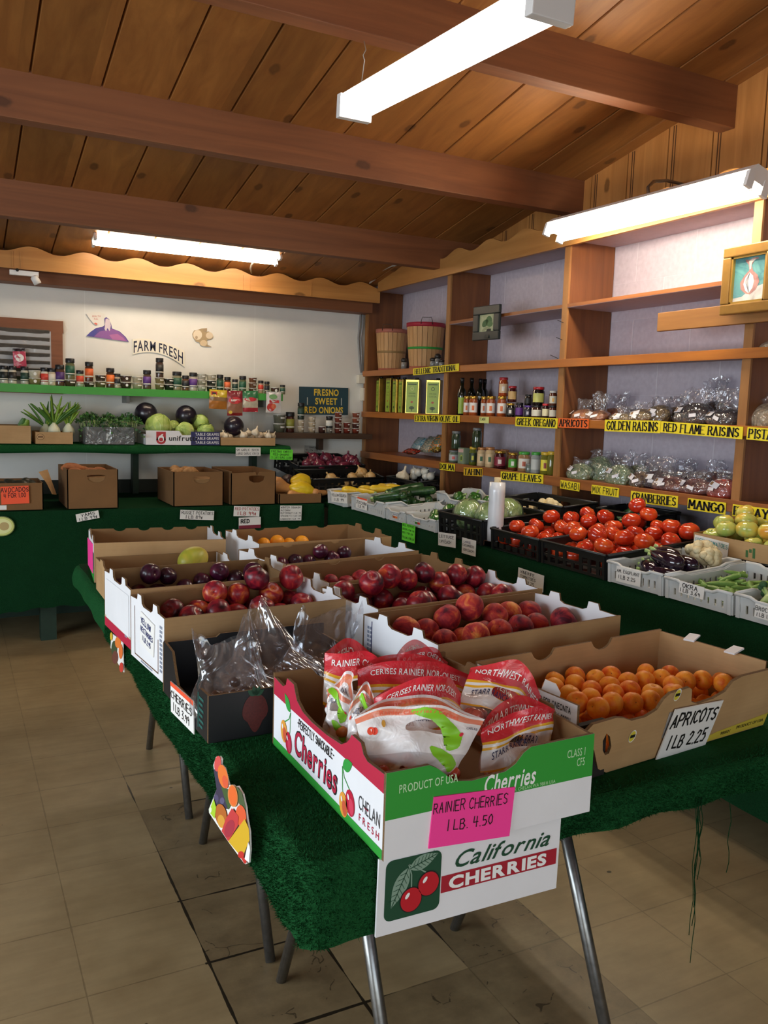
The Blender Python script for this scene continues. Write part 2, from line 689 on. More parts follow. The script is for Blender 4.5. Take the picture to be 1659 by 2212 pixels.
# worn area: the columns beside and under the display table
wear = t.math('MULTIPLY', t.math('GREATER_THAN', sp.outputs[0], 0.565), t.math('LESS_THAN', sp.outputs[1], 3.24), True)
wear = t.math('MULTIPLY', wear, t.math('LESS_THAN', sp.outputs[0], 1.48))
bad = t.math('MULTIPLY', wear, t.math('GREATER_THAN', wn.outputs[0], 0.36))
nd = t.noise(v, 9, 5, 0.7)
col = t.mix(t.math('MULTIPLY', bad, t.math('MULTIPLY', nd, 0.95)), col, (0.30, 0.24, 0.16))
vc = t.coord()
dn = t.node('TexNoise')
dn.inputs['Scale'].default_value = 8
t.link(vc, dn.inputs['Vector'])
mv = t.node('VectorMath', operation='ADD')
sc_ = t.node('VectorMath', operation='SCALE')
sc_.inputs['Scale'].default_value = 0.12
t.link(dn.outputs['Color'], sc_.inputs[0])
t.link(vc, mv.inputs[0])
t.link(sc_.outputs[0], mv.inputs[1])
vo = t.node('TexVoronoi', feature='DISTANCE_TO_EDGE')
vo.inputs['Scale'].default_value = 9
t.link(mv.outputs[0], vo.inputs['Vector'])
crack = t.math('MULTIPLY', t.math('LESS_THAN', vo.outputs[0], 0.012), t.math('GREATER_THAN', nd, 0.56))
col = t.mix(t.math('MULTIPLY', t.math('MULTIPLY', crack, bad), 0.6), col, (0.10, 0.07, 0.04))
# specks of dirt
vs_ = t.node('TexVoronoi', feature='F1')
vs_.inputs['Scale'].default_value = 7
t.link(t.coord((1, 1.25, 1)), vs_.inputs['Vector'])
cs = t.node('SeparateColor')
t.link(vs_.outputs['Color'], cs.inputs[0])
speck = t.math('MULTIPLY', t.math('LESS_THAN', t.math('ADD', vs_.outputs['Distance'], t.math('MULTIPLY', nd, 0.06)), 0.085), t.math('GREATER_THAN', cs.outputs[0], 0.6))
col = t.mix(t.math('MULTIPLY', speck, 0.8), col, (0.14, 0.10, 0.06))
# joints: faint everywhere, black and open in the worn area
ex = t.math('MINIMUM', t.math('FRACT', ux), t.math('SUBTRACT', 1.0, t.math('FRACT', ux)))
ey = t.math('MINIMUM', t.math('FRACT', uy), t.math('SUBTRACT', 1.0, t.math('FRACT', uy)))
wob = t.math('MULTIPLY', t.math('SUBTRACT', t.noise(v, 14, 3), 0.5), 0.02)
e = t.math('ADD', t.math('MINIMUM', ex, ey), wob)
thin = t.math('LESS_THAN', e, 0.006)
wearj = t.math('MULTIPLY', t.math('GREATER_THAN', sp.outputs[0], 0.555), t.math('LESS_THAN', sp.outputs[1], 3.25), True)
wearj = t.math('MULTIPLY', wearj, t.math('LESS_THAN', sp.outputs[0], 1.2), True)
wide = t.math('MULTIPLY', t.math('LESS_THAN', e, t.math('ADD', 0.004, t.math('MULTIPLY', t.math('SUBTRACT', t.noise(v, 2.3, 2), 0.44), 0.10))), wearj)
col = t.mix(t.math('MULTIPLY', thin, 0.38), col, (0.30, 0.24, 0.16))
col = t.mix(t.math('MULTIPLY', wide, 0.92), col, (0.06, 0.05, 0.03))
t.base(col)
t.rough(0.42)
t.bump(t.math('SUBTRACT', n1, t.math('MULTIPLY', wide, 0.8)), 0.15, 0.004)
M_FLOOR = t.m

m = MB()
m.box((-3.4, -3.4, -0.1), (3.5, 6.5, 0.0), M_FLOOR)
struct(m.build('floor'))

# back wall: painted plaster panels with two faint seams
t = NT('plaster_white')
v = t.coord()
nz = t.noise(v, 2.5, 4)
col = t.ramp(nz, [(0.3, 'd9d8d2'), (0.7, 'e6e4de')])
sp = t.node('SeparateXYZ')
t.link(v, sp.inputs[0])
fr = t.math('FRACT', t.math('DIVIDE', t.math('SUBTRACT', sp.outputs[0], 1.469), 1.228))
seam = t.math('LESS_THAN', t.math('ABSOLUTE', t.math('SUBTRACT', fr, 0.5)), 0.002)
col = t.mix(t.math('MULTIPLY', seam, 0.4), col, 'f4f3ef')
t.base(col)
t.rough(0.7)
M_PLAS = t.m
m = MB()
m.box((-3.4, 6.25, 0), (3.5, 6.4, 2.6), M_PLAS)
struct(m.build('wall_back'))
m = MB()
m.box((-3.4, 6.235, 0.80), (2.6, 6.25, 0.895), plain('board_dark', '20261f', 0.8))
struct(m.build('baseboard_back'))

# right wall: painted concrete block, gable of knotty pine boards above it
t = NT('painted_block')
tc = t.node('TexCoord')
sp = t.node('SeparateXYZ')
t.link(tc.outputs['Object'], sp.inputs[0])
row = t.math('DIVIDE', t.math('SUBTRACT', sp.outputs[2], 1.978), 0.2032)
rfl = t.math('FLOOR', row)
odd = t.math('MULTIPLY', t.math('FRACT', t.math('MULTIPLY', rfl, 0.5)), 1.0)
colm = t.math('ADD', t.math('DIVIDE', t.math('SUBTRACT', sp.outputs[1], 3.33), 0.406), odd)
dz = t.math('MULTIPLY', t.math('MINIMUM', t.math('FRACT', row), t.math('SUBTRACT', 1.0, t.math('FRACT', row))), 0.2032)
dy = t.math('MULTIPLY', t.math('MINIMUM', t.math('FRACT', colm), t.math('SUBTRACT', 1.0, t.math('FRACT', colm))), 0.406)
wv = t.math('MULTIPLY', t.math('SUBTRACT', t.noise(t.coord(), 9, 3), 0.5), 0.004)
jz = t.math('SUBTRACT', 1.0, t.math('DIVIDE', t.math('ADD', dz, wv), 0.0035), True)
jy = t.math('SUBTRACT', 1.0, t.math('DIVIDE', t.math('ADD', dy, wv), 0.0055), True)
joint = t.math('MAXIMUM', t.math('MULTIPLY', jz, 0.45), jy)
nz = t.noise(t.coord(), 40, 4)
col = t.mix(t.math('MULTIPLY', joint, 0.6), t.ramp(nz, [(0.3, 'bdb2bd'), (0.7, 'cac0ca')]), 'e2dce2')
t.base(col)
t.rough(0.55)
t.bump(t.math('SUBTRACT', t.math('MULTIPLY', nz, 0.10), joint), 0.35, 0.004)
M_CMU = t.m
m = MB()
m.box((3.32, -3.4, 0), (3.5, 6.4, 2.46), M_CMU)
struct(m.build('wall_right'))
m = MB()
y0 = 3.63 - 0.288 * 24
while y0 < 6.3:
    a, b = y0 + 0.004, y0 + 0.284
    pts = [(a, 2.40), (b, 2.40), (b, ceil_z(b) + 0.03), (a, ceil_z(a) + 0.03)]
    M = Matrix(((0, 1, 0, 3.30), (1, 0, 0, 0), (0, 0, 1, 0), (0, 0, 0, 1)))
    m.prism(pts, 0.02, M_PANEL, M)
    for q in (0.03, 0.045):
        m.box((3.297, b - q, 2.40), (3.301, b - q + 0.004, ceil_z(b) + 0.0), plain('groove_dark', '5a381c', 0.8))
    y0 += 0.288
m.box((3.325, -3.3, 2.45), (3.4, 6.3, 3.6), plain('groove_dark', '5a381c', 0.8))
struct(m.build('trim_1'))['label'] = 'knotty pine gable boarding above the block wall'

m = MB()   # side wall with a wide window opening
m.box((-3.4, -3.4, 0), (-3.2, -0.4, 3.0), M_PLAS)
m.box((-3.4, 3.0, 0), (-3.2, 6.4, 3.0), M_PLAS)
m.box((-3.4, -0.4, 0), (-3.2, 3.0, 0.4), M_PLAS)
m.box((-3.4, -0.4, 2.3), (-3.2, 3.0, 3.6), M_PLAS)
struct(m.build('wall_left'))
m = MB()   # front wall with the shop's open front
m.box((-3.4, -3.4, 0), (-2.5, -3.2, 3.0), M_PLAS)
m.box((1.5, -3.4, 0), (3.4, -3.2, 3.0), M_PLAS)
m.box((-2.5, -3.4, 2.4), (1.5, -3.2, 3.0), M_PLAS)
m.box((-2.5, -3.4, 0.0), (1.5, -3.2, 0.3), M_PLAS)
struct(m.build('wall_front'))

# ceiling: pine boards running up the slope, with V joints
m = MB()
k = -13
M_GAP = plain('groove_dark', '5a381c', 0.8)
for i in range(-13, 11):
    x0, x1 = 0.34 + 0.287 * i, 0.34 + 0.287 * (i + 1)
    for ya, yb in ((6.35, 0.5), (0.5, -3.35)):
        za, zb = ceil_z(ya), ceil_z(yb + (1e-6 if yb == 0.5 else 0))
        if ya == 0.5:
            za = ceil_z(0.5)
        vs = []
        for (y, z) in ((ya, za), (yb, zb)):
            vs += [(x0 + 0.007, y, z), (x1 - 0.007, y, z), (x1 - 0.001, y, z + 0.012), (x0 + 0.001, y, z + 0.012), (x0 + .001, y, z + .03), (x1 - .001, y, z + .03)]
        m.add(vs, [(0, 6, 7, 1), (1, 7, 8, 2), (0, 3, 9, 6), (3, 4, 10, 9), (2, 8, 11, 5), (4, 5, 11, 10)], M_CEIL)
for ya, yb in ((6.35, 0.5), (0.5, -3.35)):
    m.add([(-3.4, ya, ceil_z(ya) + 0.02), (3.5, ya, ceil_z(ya) + 0.02), (3.5, yb, ceil_z(yb) + 0.02), (-3.4, yb, ceil_z(yb) + 0.02)], [(0, 1, 2, 3)], M_GAP)
    m.add([(-3.4, ya, ceil_z(ya) + 0.08), (3.5, ya, ceil_z(ya) + 0.08), (3.5, yb, ceil_z(yb) + 0.08), (-3.4, yb, ceil_z(yb) + 0.08)], [(0, 1, 2, 3)], M_GAP)
struct(m.build('ceiling'))

for yb in (2.93, 3.98, 5.03, 1.88, 0.45):
    m = MB()
    zt = ceil_z(yb)
    m.box((-3.2, yb, zt - 0.19), (3.32, yb + 0.085, zt + 0.02), M_BEAM)
    struct(m.build('beam', bevel=0.004))
m = MB()
m.box((-3.2, 6.09, 2.205), (3.0, 6.25, 2.46), M_BEAM)
struct(m.build('beam', bevel=0.004))

# small boarded window at the left of the back wall, slats behind cloudy plastic
m = MB()
M_WF = wood('window_frame_wood', '75452a', '9a6340', 0, 1.0, rough=0.6)
m.box((-0.7, 6.225, 1.905), (0.71, 6.25, 1.985), M_WF)
m.box((0.62, 6.225, 1.54), (0.705, 6.25, 1.905), M_WF)
m.box((-0.7, 6.225, 1.49), (0.705, 6.25, 1.56), M_WF)
for i in range(7):
    z = 1.56 + i * 0.052
    M = Matrix.Translation((-0.05, 6.243, z)) @ Matrix.Rotation(math.radians(38), 4, 'X')
    m.box((-0.65, -0.004, 0), (0.67, 0.004, 0.055), plain('slat_grey', '6a625a', 0.5, mott=0.3), M)
M_CLOUDY = film('cloudy_plastic', (0.8, 0.77, 0.74), 0.10, 0.3, 0.4)
m.grid(lambda u, v: (-0.7 + 1.33 * u, 6.222 - 0.004 * math.sin(37 * u + 9 * v) * math.sin(23 * v + 11 * u), 1.54 + 0.37 * v), 40, 20, M_CLOUDY)
m.box((-0.69, 6.246, 1.55), (0.63, 6.2495, 1.91), plain('slat_gap_shade', '3a342f', 0.8))  # added dark sheet that colours in the shade between the slats
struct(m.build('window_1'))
# ragged paint edge along the window head
m = MB()
pts = [(-0.7, 1.985)] + [(-0.7 + 0.047 * i, 1.992 + 0.012 * rnd.random()) for i in range(31)] + [(0.74, 1.93), (0.715, 1.90), (0.71, 1.985)]
m.prism(pts, 0.006, plain('paint_flake', 'd8d4cc', 0.8), Matrix.Translation((0, 6.242, 0)))
struct(m.build('trim_2'))


# scalloped valances along the top of the back wall and of the shelves
def scallop(length, zlo, zhi, amp, period, phase, n=240):
    top = [(length * i / n, zhi + amp * math.sin(2 * PI * (length * i / n) / period + phase) * (1.0)) for i in range(n + 1)]
    return [(0, zlo), (length, zlo)] + top[::-1]


m = MB()
m.prism(scallop(4.2, 0, 0.125, 0.020, 0.335, 1.2), 0.022, M_VAL)
for x in (1.58, 1.63, 3.1, 3.15, 3.62):
    m.box((x, -0.004, 0.005), (x + 0.008, 0.001, 0.105), M_VAL)
tag(m.build('scalloped_valance', loc=(-1.2, 5.97, 2.272)), 'scallop-edged pine valance board along the top of the white back wall', 'valance')
m = MB()
Mr = Matrix(((0, 1, 0, 0), (-1, 0, 0, 0), (0, 0, 1, 0), (0, 0, 0, 1)))
m.prism(scallop(5.0, 0, 0.135, 0.020, 0.36, 0.4), 0.022, M_VALR, Mr)
tag(m.build('scalloped_valance', loc=(2.974, 5.96, 2.355)), 'scallop-edged pine valance board above the empty wooden wall shelves', 'valance')

# ================================================================== WALL SHELVES
SX = 3.0
sh = thing('shelving_unit', 'tall built-in brown wooden shelving with pigeonhole bays on the block wall', 'shelves', (SX, 3.73, 0))
LV = dict(D=1.108, C=1.428, B=1.752, A=2.052)
UPY = [6.20, 4.945, 3.725, 2.508, 1.29]
M_LAV = plain('lavender_paint', 'b5a9b4', 0.6, mott=0.1)
L0 = Vector((SX, 3.73, 0))


def rel(p):
    return tuple(Vector(p) - L0)


for i, y in enumerate(UPY):
    m = MB()
    za, zb = 0.855, 0.880
    vs = [rel((a, y + b, c)) for b in (-0.019, 0.019) for a, c in ((SX + 0.012, za), (3.315, zb), (3.315, 2.40), (SX + 0.012, 2.40))]
    m.add(vs, [(0, 1, 2, 3), (7, 6, 5, 4), (0, 4, 5, 1), (1, 5, 6, 2), (2, 6, 7, 3), (3, 7, 4, 0)], M_UPR)
    m.box(rel((SX, y - 0.022, za)), rel((SX + 0.012, y + 0.022, 2.40)), M_UPRF)
    m.build('upright', sh)
for key, z in LV.items():
    for i in range(4):
        if key == 'A' and i in (0,):
            continue
        if key == 'A' and i == 3:
            continue
        a, b = UPY[i + 1] + 0.022, UPY[i] - 0.022
        m = MB()
        th = 0.018
        m.box(rel((SX + (0.02 if key != 'A' else 0.0), a, z - th)), rel((3.315, b, z)), M_SHELF)
        if key == 'A':
            m.box(rel((SX + 0.002, a, z - th - 0.002)), rel((3.314, b, z - th)), M_LAV)
        m.build('shelf_board', sh)
    if key != 'A':
        m = MB()
        zt = z + 0.004
        m.box(rel((SX - 0.018, 1.29, zt - 0.052 if key == 'D' else zt - 0.044)), rel((SX, 6.21, zt)), M_LIP if key in 'BC' else M_SHELF)
        m.build('shelf_lip', sh, bevel=0.002)
m = MB()
m.box(rel((SX, 1.29, 2.385)), rel((3.315, 6.22, 2.405)), M_LAV)
m.build('top_board', sh)
# bent nails in the upright beside the empty bay
for (px, py) in ((1195, 770), (1208, 732), (1211, 695)):
    p = atx(px, py, 2.995)
    m = MB()
    m.tube([p + Vector((0.012, -0.03, -0.012)) - L0, p + Vector((-0.012, 0.012, 0.008)) - L0], 0.0018, plain('nail_steel', '3a3836', 0.4, 0.8), 6)
    m.build('nail', sh)

# ================================================================== COUNTERS WITH TURF
def turf_mat(name, c1, c2):
    t = NT(name)
    v = t.coord()
    a = t.noise(v, 160, 3, 0.7)
    b = t.noise(v, 7, 4, 0.6)
    c = t.mix(a, c1, c2)
    c = t.mix(0.5, c, t.ramp(b, [(0.3, 0.62), (0.7, 1.0)]), 'MULTIPLY')
    t.base(c)
    t.rough(0.85)
    t.b.inputs['Specular IOR Level'].default_value = 0.05
    t.bump(a, 0.8, 0.012)
    return t.m


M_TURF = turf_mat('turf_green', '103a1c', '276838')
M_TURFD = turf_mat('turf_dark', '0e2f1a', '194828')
M_DARKW = plain('dark_green_paint', '16301f', 0.7, mott=0.3)


def rz(x):      # height of the side counter, which rises towards the wall
    return 0.80 + 0.075 * max(0.0, x - 2.3)


def drape(points, wav, nx, top_back):
    pass


# back counter
bc = thing('produce_counter', 'long low counter wrapped in dark green turf along the white back wall', 'counter', (0.6, 5.25, 0))
m = MB()
o = Vector((0.6, 5.25, 0))
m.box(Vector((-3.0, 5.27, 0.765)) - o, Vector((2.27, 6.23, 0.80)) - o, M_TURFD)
m.build('countertop', bc)
m = MB()


def skirtfn(u, v):
    x = -3.0 + 5.26 * u
    z = 0.801 - 0.585 * v - 0.010 * math.sin(9 * x) * v - 0.006 * math.sin(41 * x) * v
    y = 5.268 - 0.018 * min(1, v * 12) ** 0.5 - 0.008 * math.sin(6.3 * x) * v
    return Vector((x, y, z)) - o


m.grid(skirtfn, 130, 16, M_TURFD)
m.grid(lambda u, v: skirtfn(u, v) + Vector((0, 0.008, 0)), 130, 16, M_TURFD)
m.build('turf_skirt', bc)
for x in (0.50, -1.2, 2.1):
    m = MB()
    m.box(Vector((x - 0.045, 5.34, 0)) - o, Vector((x + 0.045, 5.43, 0.77)) - o, M_DARKW)
    m.build('leg', bc)
m = MB()
m.box(Vector((-3.0, 6.0, 0.0)) - o, Vector((2.28, 6.04, 0.77)) - o, M_DARKW)
m.build('back_board', bc)

# side counter under the shelves
sc = thing('produce_counter', 'long low counter wrapped in dark green turf in front of the wooden shelves', 'counter', (2.3, 3.0, 0))
o2 = Vector((2.3, 3.0, 0))
m = MB()
vs = []
for y in (-0.5, 6.235):
    for (x, z) in ((2.31, rz(2.31)), (3.315, rz(3.315)), (3.315, rz(3.315) - 0.035), (2.31, rz(2.31) - 0.035)):
        vs.append(Vector((x, y, z)) - o2)
m.add(vs, [(0, 1, 2, 3), (7, 6, 5, 4), (0, 4, 5, 1), (1, 5, 6, 2), (2, 6, 7, 3), (3, 7, 4, 0)], M_TURFD)
m.build('countertop', sc)
m = MB()


def skirt2(u, v):
    y = -0.5 + 5.78 * u
    z = 0.803 - 0.625 * v - 0.008 * math.sin(8 * y) * v
    x = 2.315 - 0.016 * min(1, v * 14) ** 0.5 - 0.006 * math.sin(5.1 * y + 1) * v
    return Vector((x, y, z)) - o2


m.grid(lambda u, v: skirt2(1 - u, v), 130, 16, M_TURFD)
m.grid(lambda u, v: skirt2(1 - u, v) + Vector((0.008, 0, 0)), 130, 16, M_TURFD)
m.build('turf_skirt', sc)
for y in (0.8, 2.6, 4.4):
    m = MB()
    m.box(Vector((2.42, y - 0.045, 0)) - o2, Vector((2.51, y + 0.045, 0.77)) - o2, M_DARKW)
    m.build('leg', sc)
m = MB()
m.box(Vector((2.95, -0.5, 0.0)) - o2, Vector((2.98, 6.2, 0.80)) - o2, M_DARKW)
m.build('back_board', sc)

# middle tier: turf covered shelf above the back counter
tr = thing('tier_shelf', 'turf-covered shelf tier standing above the back counter, carrying vegetable boxes', 'shelf', (0.6, 5.85, 1.16))
o3 = Vector((0.6, 5.85, 1.16))


def tierfn(u, v):
    x = -3.0 + 5.24 * u
    # v: 0 top rear .. 1 under the front edge
    prof = [(6.235, 1.163), (5.88, 1.163), (5.858, 1.155), (5.85, 1.135), (5.85, 1.118), (5.862, 1.106), (5.90, 1.106)]
    k = v * (len(prof) - 1)
    i = min(int(k), len(prof) - 2)
    f = k - i
    y = prof[i][0] * (1 - f) + prof[i + 1][0] * f
    z = prof[i][1] * (1 - f) + prof[i + 1][1] * f
    return Vector((x, y, z - 0.004 * math.sin(7 * x) * (v > 0.3))) - o3


m = MB()
m.grid(tierfn, 80, 18, M_TURF)
m.build('turf_cover', tr)
m = MB()
m.box(Vector((-3.0, 5.87, 1.112)) - o3, Vector((2.23, 6.235, 1.158)) - o3, M_DARKW)
m.build('board', tr)
for x in (-0.9, 1.17, 2.05):
    m = MB()
    m.box(Vector((x - 0.02, 6.12, 0.803)) - o3, Vector((x + 0.02, 6.20, 1.112)) - o3, M_DARKW)
    m.build('bracket', tr)

# bright green spice shelf and the small brown shelf beside it
M_GRN = plain('green_paint', '3f9a3a', 0.4, mott=0.12, mscale=8)
gs = thing('spice_shelf', 'narrow bright green painted shelf on the white wall, lined with spice jars', 'shelf', (1.0, 6.05, 1.543))
m = MB()
m.box((-2.0, 0, -0.02), (-0.405, 0.19, 0), M_GRN)
m.box((-0.405, 0.004, -0.02), (1.235, 0.19, 0.0), M_GRN)
m.build('board', gs)
m = MB()
m.box((-2.0, -0.016, -0.05), (-0.40, 0.0, 0.004), M_GRN)
m.build('front_edge', gs)
m = MB()
m.box((-0.40, -0.012, -0.05), (1.24, 0.004, 0.001), M_GRN)
m.build('front_edge', gs)
for x in (-1.2, 0.1, 1.1):
    m = MB()
    m.box((x, 0.02, -0.10), (x + 0.02, 0.198, -0.02), plain('bracket_grey', '6d6d6a', 0.5))
    m.build('bracket', gs)
m = MB()
M_DKSH = wood('dark_shelf_wood', '3a281a', '553c28', 0, 1, rough=0.5)
m.box((2.09, 6.0, 1.235), (2.985, 6.24, 1.255), M_DKSH)
m.box((2.09, 6.0, 1.215), (2.985, 6.015, 1.236), M_DKSH)
m.box((2.6, 6.18, 1.12), (2.64, 6.24, 1.235), M_DKSH)
tag(m.build('wall_shelf', bevel=0.002), 'small dark brown wall shelf holding spice tubs beside the wooden uprights', 'shelf')


# ================================================================== LIGHTS
M_TUBE = emis('tube_glow', (1.0, 0.93, 0.82), TUBE)
M_TUBES = emis('tube_glow_bright', (1.0, 0.94, 0.84), TUBE_S)
M_TUBEC = emis('tube_glow_cool', (1.0, 0.96, 0.93), LENS)
M_WHITEM = plain('white_enamel', 'e8e8e6', 0.35)


def strip_light(label, p0, p1, mat, down=(0, 0, -1), side=0.045):
    """Bare two-tube fluorescent strip between two points (its two ends)."""
    p0, p1 = Vector(p0), Vector(p1)
    mid = (p0 + p1) / 2
    root = thing('fluorescent_light', label, 'light', mid)
    d = (p1 - p0).normalized()
    dn = Vector(down).normalized()
    sd = d.cross(dn).normalized()
    dn = sd.cross(d).normalized()
    L = (p1 - p0).length
    B = Matrix((d.to_4d(), sd.to_4d(), (-dn).to_4d(), Vector((0, 0, 0, 1)))).transposed()
    for i in range(3):
        B[3][i] = 0
    m = MB()   # housing: trough with sloping sides
    prof = [(-0.062, 0.0), (-0.03, -0.03), (0.03, -0.03), (0.062, 0.0), (0.03, 0.035), (-0.03, 0.035)]
    vs, n = [], len(prof)
    for x in (-L / 2, L / 2):
        vs += [(x, a, b) for a, b in prof]
    m.add(vs, [tuple(range(n))[::-1], tuple(range(n, 2 * n))] + [(i, (i + 1) % n, n + (i + 1) % n, n + i) for i in range(n)], M_WHITEM, False, B)
    m.build('housing', root)
    for s in (-1, 1):
        m = MB()
        m.tube([B @ Vector((-L / 2 + 0.02, s * side, -0.042)), B @ Vector((L / 2 - 0.02, s * side, -0.042))], 0.016, mat, 8)
        m.build('tube', root)
        for e_ in (-1, 1):
            m = MB()
            m.box((e_ * (L / 2 - 0.006) - 0.008, s * side - 0.018, -0.064), (e_ * (L / 2 - 0.006) + 0.008, s * side + 0.018, -0.005), M_WHITEM, B)
            m.build('tube_socket', root)
    return root


strip_light('fluorescent strip light hung above the scalloped valance of the white back wall', (0.832, 5.69, 2.495), (2.06, 5.69, 2.50), M_TUBE, (0, -0.35, -1))
fr_ = strip_light('bare-tubed fluorescent strip light in front of the wooden shelves, fed by flexible metal conduit', (2.79, 3.575, 2.405), (2.79, 2.335, 2.385), M_TUBES, (-0.3, 0, -1))
for y in (3.4, 2.55):
    m = MB()
    m.box((2.80, y - 0.01, 2.41), (2.972, y + 0.01, 2.435), M_WHITEM)
    m.build('bracket', fr_, Vector((0, 0, 0)) - fr_.location)

hl = thing('fluorescent_light', 'wraparound fluorescent light hanging on wires from a ceiling beam', 'light', (1.38, 2.42, 2.53))
d0, d1 = Vector((1.38, 3.03, 2.575)), Vector((1.38, 1.83, 2.49))
dd = (d1 - d0).normalized()
up = dd.cross(Vector((1, 0, 0))).normalized()
B = Matrix(((1, dd.x, up.x, 0), (0, dd.y, up.y, 0), (0, dd.z, up.z, 0), (0, 0, 0, 1)))
L = (d1 - d0).length
m = MB()
m.box((-0.055, -L / 2, 0.022), (0.055, L / 2, 0.037), M_WHITEM, B)
m.build('housing', hl)
m = MB()
n = 10
prof = [(-0.062 + 0.0, 0.030)] + [(-0.062 * math.cos(PI * i / n), -0.042 * math.sin(PI * i / n) ** 0.6) for i in range(n + 1)] + [(0.062, 0.030)]
k = len(prof)
vs = [(a, y, b) for y in (-L / 2 + 0.03, L / 2 - 0.03) for a, b in prof]
m.add(vs, [(i, i + 1, k + i + 1, k + i) for i in range(k - 1)] + [tuple(range(k)), tuple(range(k, 2 * k))[::-1]], M_TUBEC, False, B)
m.build('diffuser', hl)
for s in (-1, 1):
    m = MB()
    m.box((-0.066, s * (L / 2 - 0.015) - 0.017, -0.047), (0.066, s * (L / 2 - 0.015) + 0.017, 0.037), M_WHITEM, B)
    m.build('end_cap', hl, bevel=0.003)
m = MB()
hk = Vector((1.375, 2.925, 2.775))
ft = Vector((1.38, 2.96, 2.60))
pts = [hk, hk + Vector((0.006, -0.005, -0.03)), hk + Vector((-0.004, -0.004, -0.05)), hk + Vector((0.004, 0.0, -0.065)), ft]
m.tube([p - hl.location for p in pts], 0.0018, plain('wire_steel', 'b8b4ae', 0.4, 0.7), 6)
m.build('hanging_wire', hl)
m = MB()
p = atx(1196, 5, 1.40) - hl.location
m.tube([p, p + Vector((0, 0, -0.05))], 0.002, plain('wire_steel', 'b8b4ae', 0.4, 0.7), 6)
m.build('pull_chain', hl)
# far wire, above the picture
m = MB()
m.tube([Vector((1.38, 1.9, 2.52)) - hl.location, Vector((1.38, 1.885, ceil_z(1.88) - 0.185)) - hl.location], 0.0018, plain('wire_steel', 'b8b4ae', 0.4, 0.7), 6)
m.build('hanging_wire', hl)

# flexible conduit and loose cables
m = MB()
P = [atx(1402, 432, 2.80), atx(1400, 405, 2.84), atx(1412, 392, 2.92), atx(1440, 390, 3.05), atx(1470, 397, 3.28), atx(1490, 403, 3.31)]
m.tube(P, 0.008, plain('conduit_metal', '8d8982', 0.35, 0.8, mott=0.4, mscale=200), 8)
tag(m.build('flexible_conduit'), 'ribbed metal conduit arching from the shelf-side light to the pine gable', 'conduit')
m = MB()
P = [aty(798, 612, 5.96), aty(815, 600, 5.90), aty(828, 583, 5.7), aty(845, 575, 5.6), aty(860, 572, 5.5)]
m.tube(P, 0.006, plain('cable_grey', 'a8a39a', 0.5), 8)
tag(m.build('cable'), 'grey cable looping over the valance in the corner', 'cable')
m = MB()
P = [aty(549, 565, 5.72), aty(543, 572, 5.8), aty(541, 580, 5.9), aty(543, 590, 5.985)]
m.tube(P, 0.006, plain('cable_white', 'd8d2c4', 0.5), 8)
tag(m.build('cable'), 'short white cable curving from the strip light down behind the valance', 'cable')
for i, dx in enumerate((0, 7)):
    m = MB()
    P = [aty(781 + dx * 0.4, 655, 6.235), aty(777 + dx, 700, 6.235), aty(774 + dx * 0.8, 730, 6.235), aty(776 + dx * 0.7, 765, 6.235), aty(780 + dx * 0.3, 805, 6.235)]
    m.tube(P, 0.008, plain('conduit_grey', '8f8f90', 0.5), 8)
    tag(m.build('cable'), ['grey cable bulging furthest from the shelf upright, beside the corner of the white wall', 'grey cable nearer the shelf upright, running down to the switch box'][i], 'cable')
for (x0, y0, x1, y1, lab) in ((770, 810, 786, 829, 'white electrical box at the lower end of the grey cables'), (778, 838, 790, 866, 'cream switch plate under the white electrical box')):
    a, b = aty(x0, y0, 6.25), aty(x1, y1, 6.25)
    m = MB()
    m.box((a.x, 6.20, b.z), (b.x, 6.25, a.z), plain('box_cream', 'd9d4c4', 0.5))
    tag(m.build('electrical_box', bevel=0.004), lab, 'electrical box')
# small emergency spot fixture at the far left, on the valance
a, b = aty(20, 583, 5.965), aty(83, 599, 5.965)
root = thing('spot_fixture', 'small white box fixture with a spot head fixed under the left valance', 'light', (a.x, 5.96, b.z))
m = MB()
m.box((0, -0.02, 0.0), (b.x - a.x, 0.009, a.z - b.z), M_WHITEM)
m.lathe([(0.0, 0), (0.010, 0.0), (0.010, 0.004)], INK, 10, M=Matrix.Translation((0.045, -0.021, 0.03)) @ Matrix.Rotation(PI / 2, 4, 'X'))
m.build('body', root)
m = MB()
m.lathe([(0.0, 0), (0.024, 0.0), (0.024, 0.045), (0.012, 0.055), (0, 0.055)], M_WHITEM, 14, M=Matrix.Translation((0.165, -0.02, -0.045)) @ Matrix.Rotation(-0.5, 4, 'Y'))
m.build('spot_head', root)

# ================================================================== DISPLAY TABLE IN THE MIDDLE
M_STEEL = plain('galvanised_steel', '8f8f8c', 0.32, 0.9, mott=0.3, mscale=60)
for i, ya in enumerate((1.53, 2.28, 3.13)):
    root = thing('sawhorse', ['nearest steel tube sawhorse under the turf table, below the white cherry sign', 'middle steel tube sawhorse under the turf-covered display table', 'farthest steel tube sawhorse under the turf-covered display table'][i], 'trestle', (0.97, ya, 0))
    m = MB()
    m.box((-0.40, -0.03, 0.66), (0.42, 0.03, 0.735), plain('trestle_wood', '8a6b45', 0.7, mott=0.3))
    m.build('beam', root)
    for sx in (-0.262, 0.258):
        for sy in (-1, 1):
            m = MB()
            m.tube([(sx, sy * 0.03, 0.68), (sx + 0.004, sy * 0.335, 0.0)], 0.0135, M_STEEL, 12)
            m.build('leg', root)
    for sy in (1,):
        m = MB()
        m.tube([(-0.262, sy * 0.225, 0.245), (0.258, sy * 0.225, 0.245)], 0.0105, M_STEEL, 10)
        m.build('brace', root)
m = MB()
